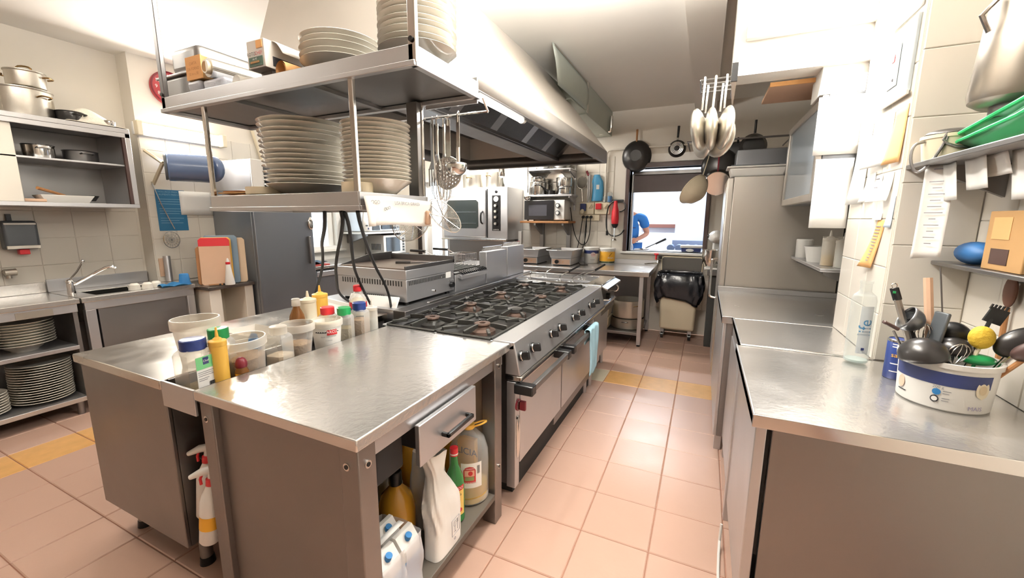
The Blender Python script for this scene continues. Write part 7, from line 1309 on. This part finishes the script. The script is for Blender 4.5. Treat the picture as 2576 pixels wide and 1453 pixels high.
t, p, d = uten('ladle', 'dark grey ladle in the middle of the tub under the black one', 'ladle', .01, .0, .165, GREYP); bowl_at(t, p, Rx(180) @ Rx(15), .042, .042, .035, NONSTICK)
t, p, d = uten('dish_brush', 'brush with a round yellow head in the tub', 'brush', .055, -.03, .185, CREAM); M().ell(p + Vector((0, 0, .03)),   .031, .026, .037, n=22, m=14).build('head', LEMON, t)
t, p, d = uten('serving_fork', 'black fork with a serrated end at the right of the tub', 'fork', .10, .04, .265, BLACK); k = M().ob(p + Vector((.01, 0, .01)), (.045, .008, .05), Ry(20))
for i in range(5): k.ob(p + Vector((.0 + i * .009 - .004, 0, .042 - .002 * i)), (.004, .006, .016), Ry(20))
k.build('blade', BLACK, t)
t, p, d = uten('spatula', 'green-headed spatula just above the right rim of the tub', 'spatula',   .06, -.02, .14, GREEN); M().ell(p, .045, .03, .018, n=20).build('head', GREEN, t)
t, p, d = uten('serving_spoon', 'long black spoon leaning right past the tub rim', 'spoon', .15, -.03, .21, BLACK); bowl_at(t, p, Ry(60), .045, .03, .07, NONSTICK, z1=.3)
t, p, d = uten('serving_spoon', 'brown spoon lying across the right rim of the tub', 'spoon', .145, -.09, .20, WOOD, .007); bowl_at(t, p, Ry(55) @ Rx(20), .03, .02, .05, WOODD, z1=.5)
t, p, d = uten('tongs', 'steel tongs pointing right over the tub rim', 'tongs', .15, -.06, .23, STEELB, .006); M().tube([UC + Vector((.05, -.02, 0)), p + Vector((0, .02, .015))], .006, n=8).build('arm', STEELB, t)
# ================= ladles hanging from the beam =================
t = T('ladle_rack', 'small wire rack with several rungs on the bulkhead above the ladles', 'rack', (.0, 2.55, 2.2)); k = M()
for i in range(4): k.tube([(-.075, 2.42 + .06 * i, 2.195 - .004 * i), (.075, 2.42 + .06 * i, 2.195 - .004 * i)], .004, n=6)
k.tube([(-.075, 2.42, 2.195), (-.075, 2.62, 2.185)], .004, n=6).tube([(.075, 2.42, 2.195), (.075, 2.72, 2.185), (.09, 2.85, 2.19), (.09, 2.85, 2.33)], .004, n=6); k.build('rungs', STEELD, t)
o = M().bb(-.014, .014, -.008, .008, 0, .085).tube([(0, 0, .08), (.006, 0, .11)], .0012, n=4).build('knife_handle', BLACK, None, bevel=.004); o.location = (.075, 2.40, 2.165); tag(o, 'black knife handle hanging at the right end of the wire rack', 'knife'); o.name = 'hanging_knife'
M().prism([(-.012, 0), (.012, 0), (.002, -.14)], (0, -.002, 0), (1, 0, 0), (0, 0, 1), (0, .003, 0)).build('blade', STEELB, o)
for i, (x, y, hz, hm, lean) in enumerate(((-.055, 2.42, .15, STEELB, -8), (-.005, 2.42, .15, CREAM, -2), (.045, 2.42, .15, STEELB, 6), (-.04, 2.54, .14, STEELB, -5), (.03, 2.54, .14, STEELB, 4))):
    t = T('ladle', ('left front', 'middle front cream-handled', 'right front', 'left rear', 'right rear')[i] + ' ladle in the bundle hanging from the wire rack', 'ladle', (x, y, 2.2), 'ladles hanging from the wire rack')
    M().tube([(x, y + .008, 2.190), (x, y - .004, 2.206), (x, y - .010, 2.19), (x - .004, y - .008, 2.20 - hz)], .0055, n=8).build('handle', hm, t)
    R_ = Ry(lean) @ Rz(90); M().ell((x + lean * .0016, y - .005 + (.06 if i > 2 else 0) * .3, 1.955 - (.02 if i > 2 else 0)), .095 if i < 3 else .10, .032, .105, n=24, m=14, R=Rz(90 + (i - 1) * 14) @ Rx(lean)).build('bowl', ALU, t)
# white cable at the counter foot
tag(M().tube([(.165, 1.50, .006), (.16, 1.70, .006), (.168, 1.90, .02), (.172, 1.92, .12)], .006, n=7, smooth=1).build('cable', WHITE, None), 'white cable on the floor along the near right counter', 'cable')
# ================= person behind the hatch =================
def skin_fig(name, pts, edges, radii, m, parent, sub=2, root=0):
    me = bpy.data.meshes.new(name); me.from_pydata([Vector(p) for p in pts], edges, []); o = bpy.data.objects.new(name, me); COL.objects.link(o); o.parent = parent
    me.materials.append(m); o.modifiers.new('skin', 'SKIN').use_smooth_shade = True
    if not me.skin_vertices: 
        bpy.context.view_layer.objects.active = o
    for i, r in enumerate(radii):
        sv = me.skin_vertices[0].data[i]; sv.radius = r if isinstance(r, tuple) else (r, r); sv.use_root = (i == root)
    s = o.modifiers.new('sub', 'SUBSURF'); s.levels = s.render_levels = sub
    return o
t = T('person', 'man in blue T-shirt and blue apron behind the serving hatch, hand at waist', 'person', (-1.10, 6.75, 0), None, local=True, rz=.12)
S = 1.06
P = lambda *a: tuple(x * S for x in a)
pts = [P(0, 0, .98), P(0, .005, 1.12), P(0, 0, 1.30), P(0, .01, 1.46), P(0, .01, 1.53), P(-.035, -.01, 1.60),                    # 0 pelvis .. 4 neck, 5 skull base
       P(.11, .01, 1.455), P(.19, .01, 1.44), P(.27, .06, 1.20), P(.13, -.15, 1.12), P(.085, -.17, 1.105),                        # right-of-picture arm: 6 clavicle 7 shoulder 8 elbow 9 wrist 10 palm
       P(-.11, .01, 1.455), P(-.19, .01, 1.44), P(-.25, .05, 1.18), P(-.16, -.16, 1.05), P(-.13, -.20, 1.03),                    # other arm
       P(.09, 0, .90), P(.10, -.01, .50), P(.10, .02, .09), P(.105, -.10, .04), P(-.09, 0, .90), P(-.10, -.01, .50), P(-.10, .02, .09), P(-.105, -.10, .04), P(-.07, -.01, 1.69)]
E_ = [(0, 1), (1, 2), (2, 3), (3, 4), (4, 5), (3, 6), (6, 7), (7, 8), (8, 9), (9, 10), (3, 11), (11, 12), (12, 13), (13, 14), (14, 15), (0, 16), (16, 17), (17, 18), (18, 19), (0, 20), (20, 21), (21, 22), (22, 23), (5, 24)]
rad = [(.14, .10), (.13, .095), (.15, .10), (.13, .09), .055, .075, .07, .062, .042, .028, .030, .07, .062, .042, .028, .030, .082, .058, .042, .035, .082, .058, .042, .035, .085]
rad = [tuple(x * S for x in r) if isinstance(r, tuple) else r * S for r in rad]
body = skin_fig('body', pts, E_, rad, SKIN, t)
# head details
M().ell(P(-.07, -.02, 1.69), .078 * S, .095 * S, .115 * S, n=24, m=16).ell(P(-.07, -.118, 1.68), .014, .02, .025, n=10).ell(P(.01, -.01, 1.68), .012, .02, .032, n=10).ell(P(-.15, -.01, 1.68), .012, .02, .032, n=10).build('head', SKIN, t)
M().ell(P(-.07, 0, 1.725), .086 * S, .098 * S, .098 * S, n=24, m=12, z0=-.1).build('hair', HAIR, t)
for s in (1, -1): M().ell(P(-.07 + .032 * s, -.105, 1.70), .012, .008, .009, n=10).build('eye', PAPER, t)
M().ell(P(-.07, -.107, 1.625), .025, .008, .007, n=10).build('mouth', DRED, t)
# hand with five fingers curled at the apron string
pc = Vector(P(.085, -.17, 1.105))
hm = M().ell(pc, .042, .020, .048, n=14, m=10, R=Ry(35)); 
for i, (dx, l) in enumerate(((-.028, .062), (-.010, .072), (.010, .070), (.028, .055))):
    a = pc + Vector((-.03 + dx * .3, -.008, -.02 + dx * .8)); hm.tube([a, a + Vector((-.018, -.012, -l * .45)), a + Vector((-.012, .002, -l))], [.010, .0095, .008], n=8, smooth=1)
hm.tube([pc + Vector((.005, -.015, .02)), pc + Vector((-.03, -.03, .018)), pc + Vector((-.055, -.028, -.002))], [.011, .010, .009], n=8, smooth=1); hm.build('hand', SKIN, t)
# shirt and apron: a second, slightly wider figure over trunk and upper arms
sp = [P(0, 0, .96), P(0, .005, 1.12), P(0, 0, 1.30), P(0, .01, 1.455), P(0, .01, 1.50), P(.11, .01, 1.46), P(.195, .01, 1.44), P(.245, .04, 1.28), P(-.11, .01, 1.46), P(-.195, .01, 1.44), P(-.235, .035, 1.26)]
se = [(0, 1), (1, 2), (2, 3), (3, 4), (3, 5), (5, 6), (6, 7), (3, 8), (8, 9), (9, 10)]
sr = [(.165, .125), (.155, .118), (.172, .122), (.150, .108), .072, .085, .082, .070, .085, .082, .070]
skin_fig('t_shirt', sp, se, [tuple(x * S for x in r) if isinstance(r, tuple) else r * S for r in sr], SHIRT, t)
M().grid(lambda u, v: tuple(Vector(P(.205 * math.cos(PI + PI * u), .155 * math.sin(PI + PI * u), .45 + .63 * v))), 20, 8).build('apron', APRON, t, solid=.006)
M().tube([P(.205 * math.cos(PI + PI * u / 12), .16 * math.sin(PI + PI * u / 12), 1.08) for u in range(13)], .008, n=6).tube([P(.03, -.165, 1.08), P(.04, -.175, 1.0), P(.045, -.172, .94)], .006, n=6).tube([P(.06, -.165, 1.08), P(.075, -.172, 1.03), P(.08, -.17, .96)], .006, n=6).build('apron_string', PAPER, t)
M().bb(.05, .11, -.135, -.130, 1.36, 1.375).build('chest_print', NAVYI, t)
trs = skin_fig('trousers', [P(0, 0, .96), P(.09, 0, .88), P(.10, -.01, .50), P(.10, .02, .10), P(-.09, 0, .88), P(-.10, -.01, .50), P(-.10, .02, .10)], [(0, 1), (1, 2), (2, 3), (0, 4), (4, 5), (5, 6)], [(.16, .12), .10, .075, .065, .10, .075, .065], mat('dark_trousers', '#23283a', .9), t)
for s in (1, -1): M().ell(P(.105 * s, -.05, .035), .05, .13, .045, n=16).build('shoe', BLACK, t)
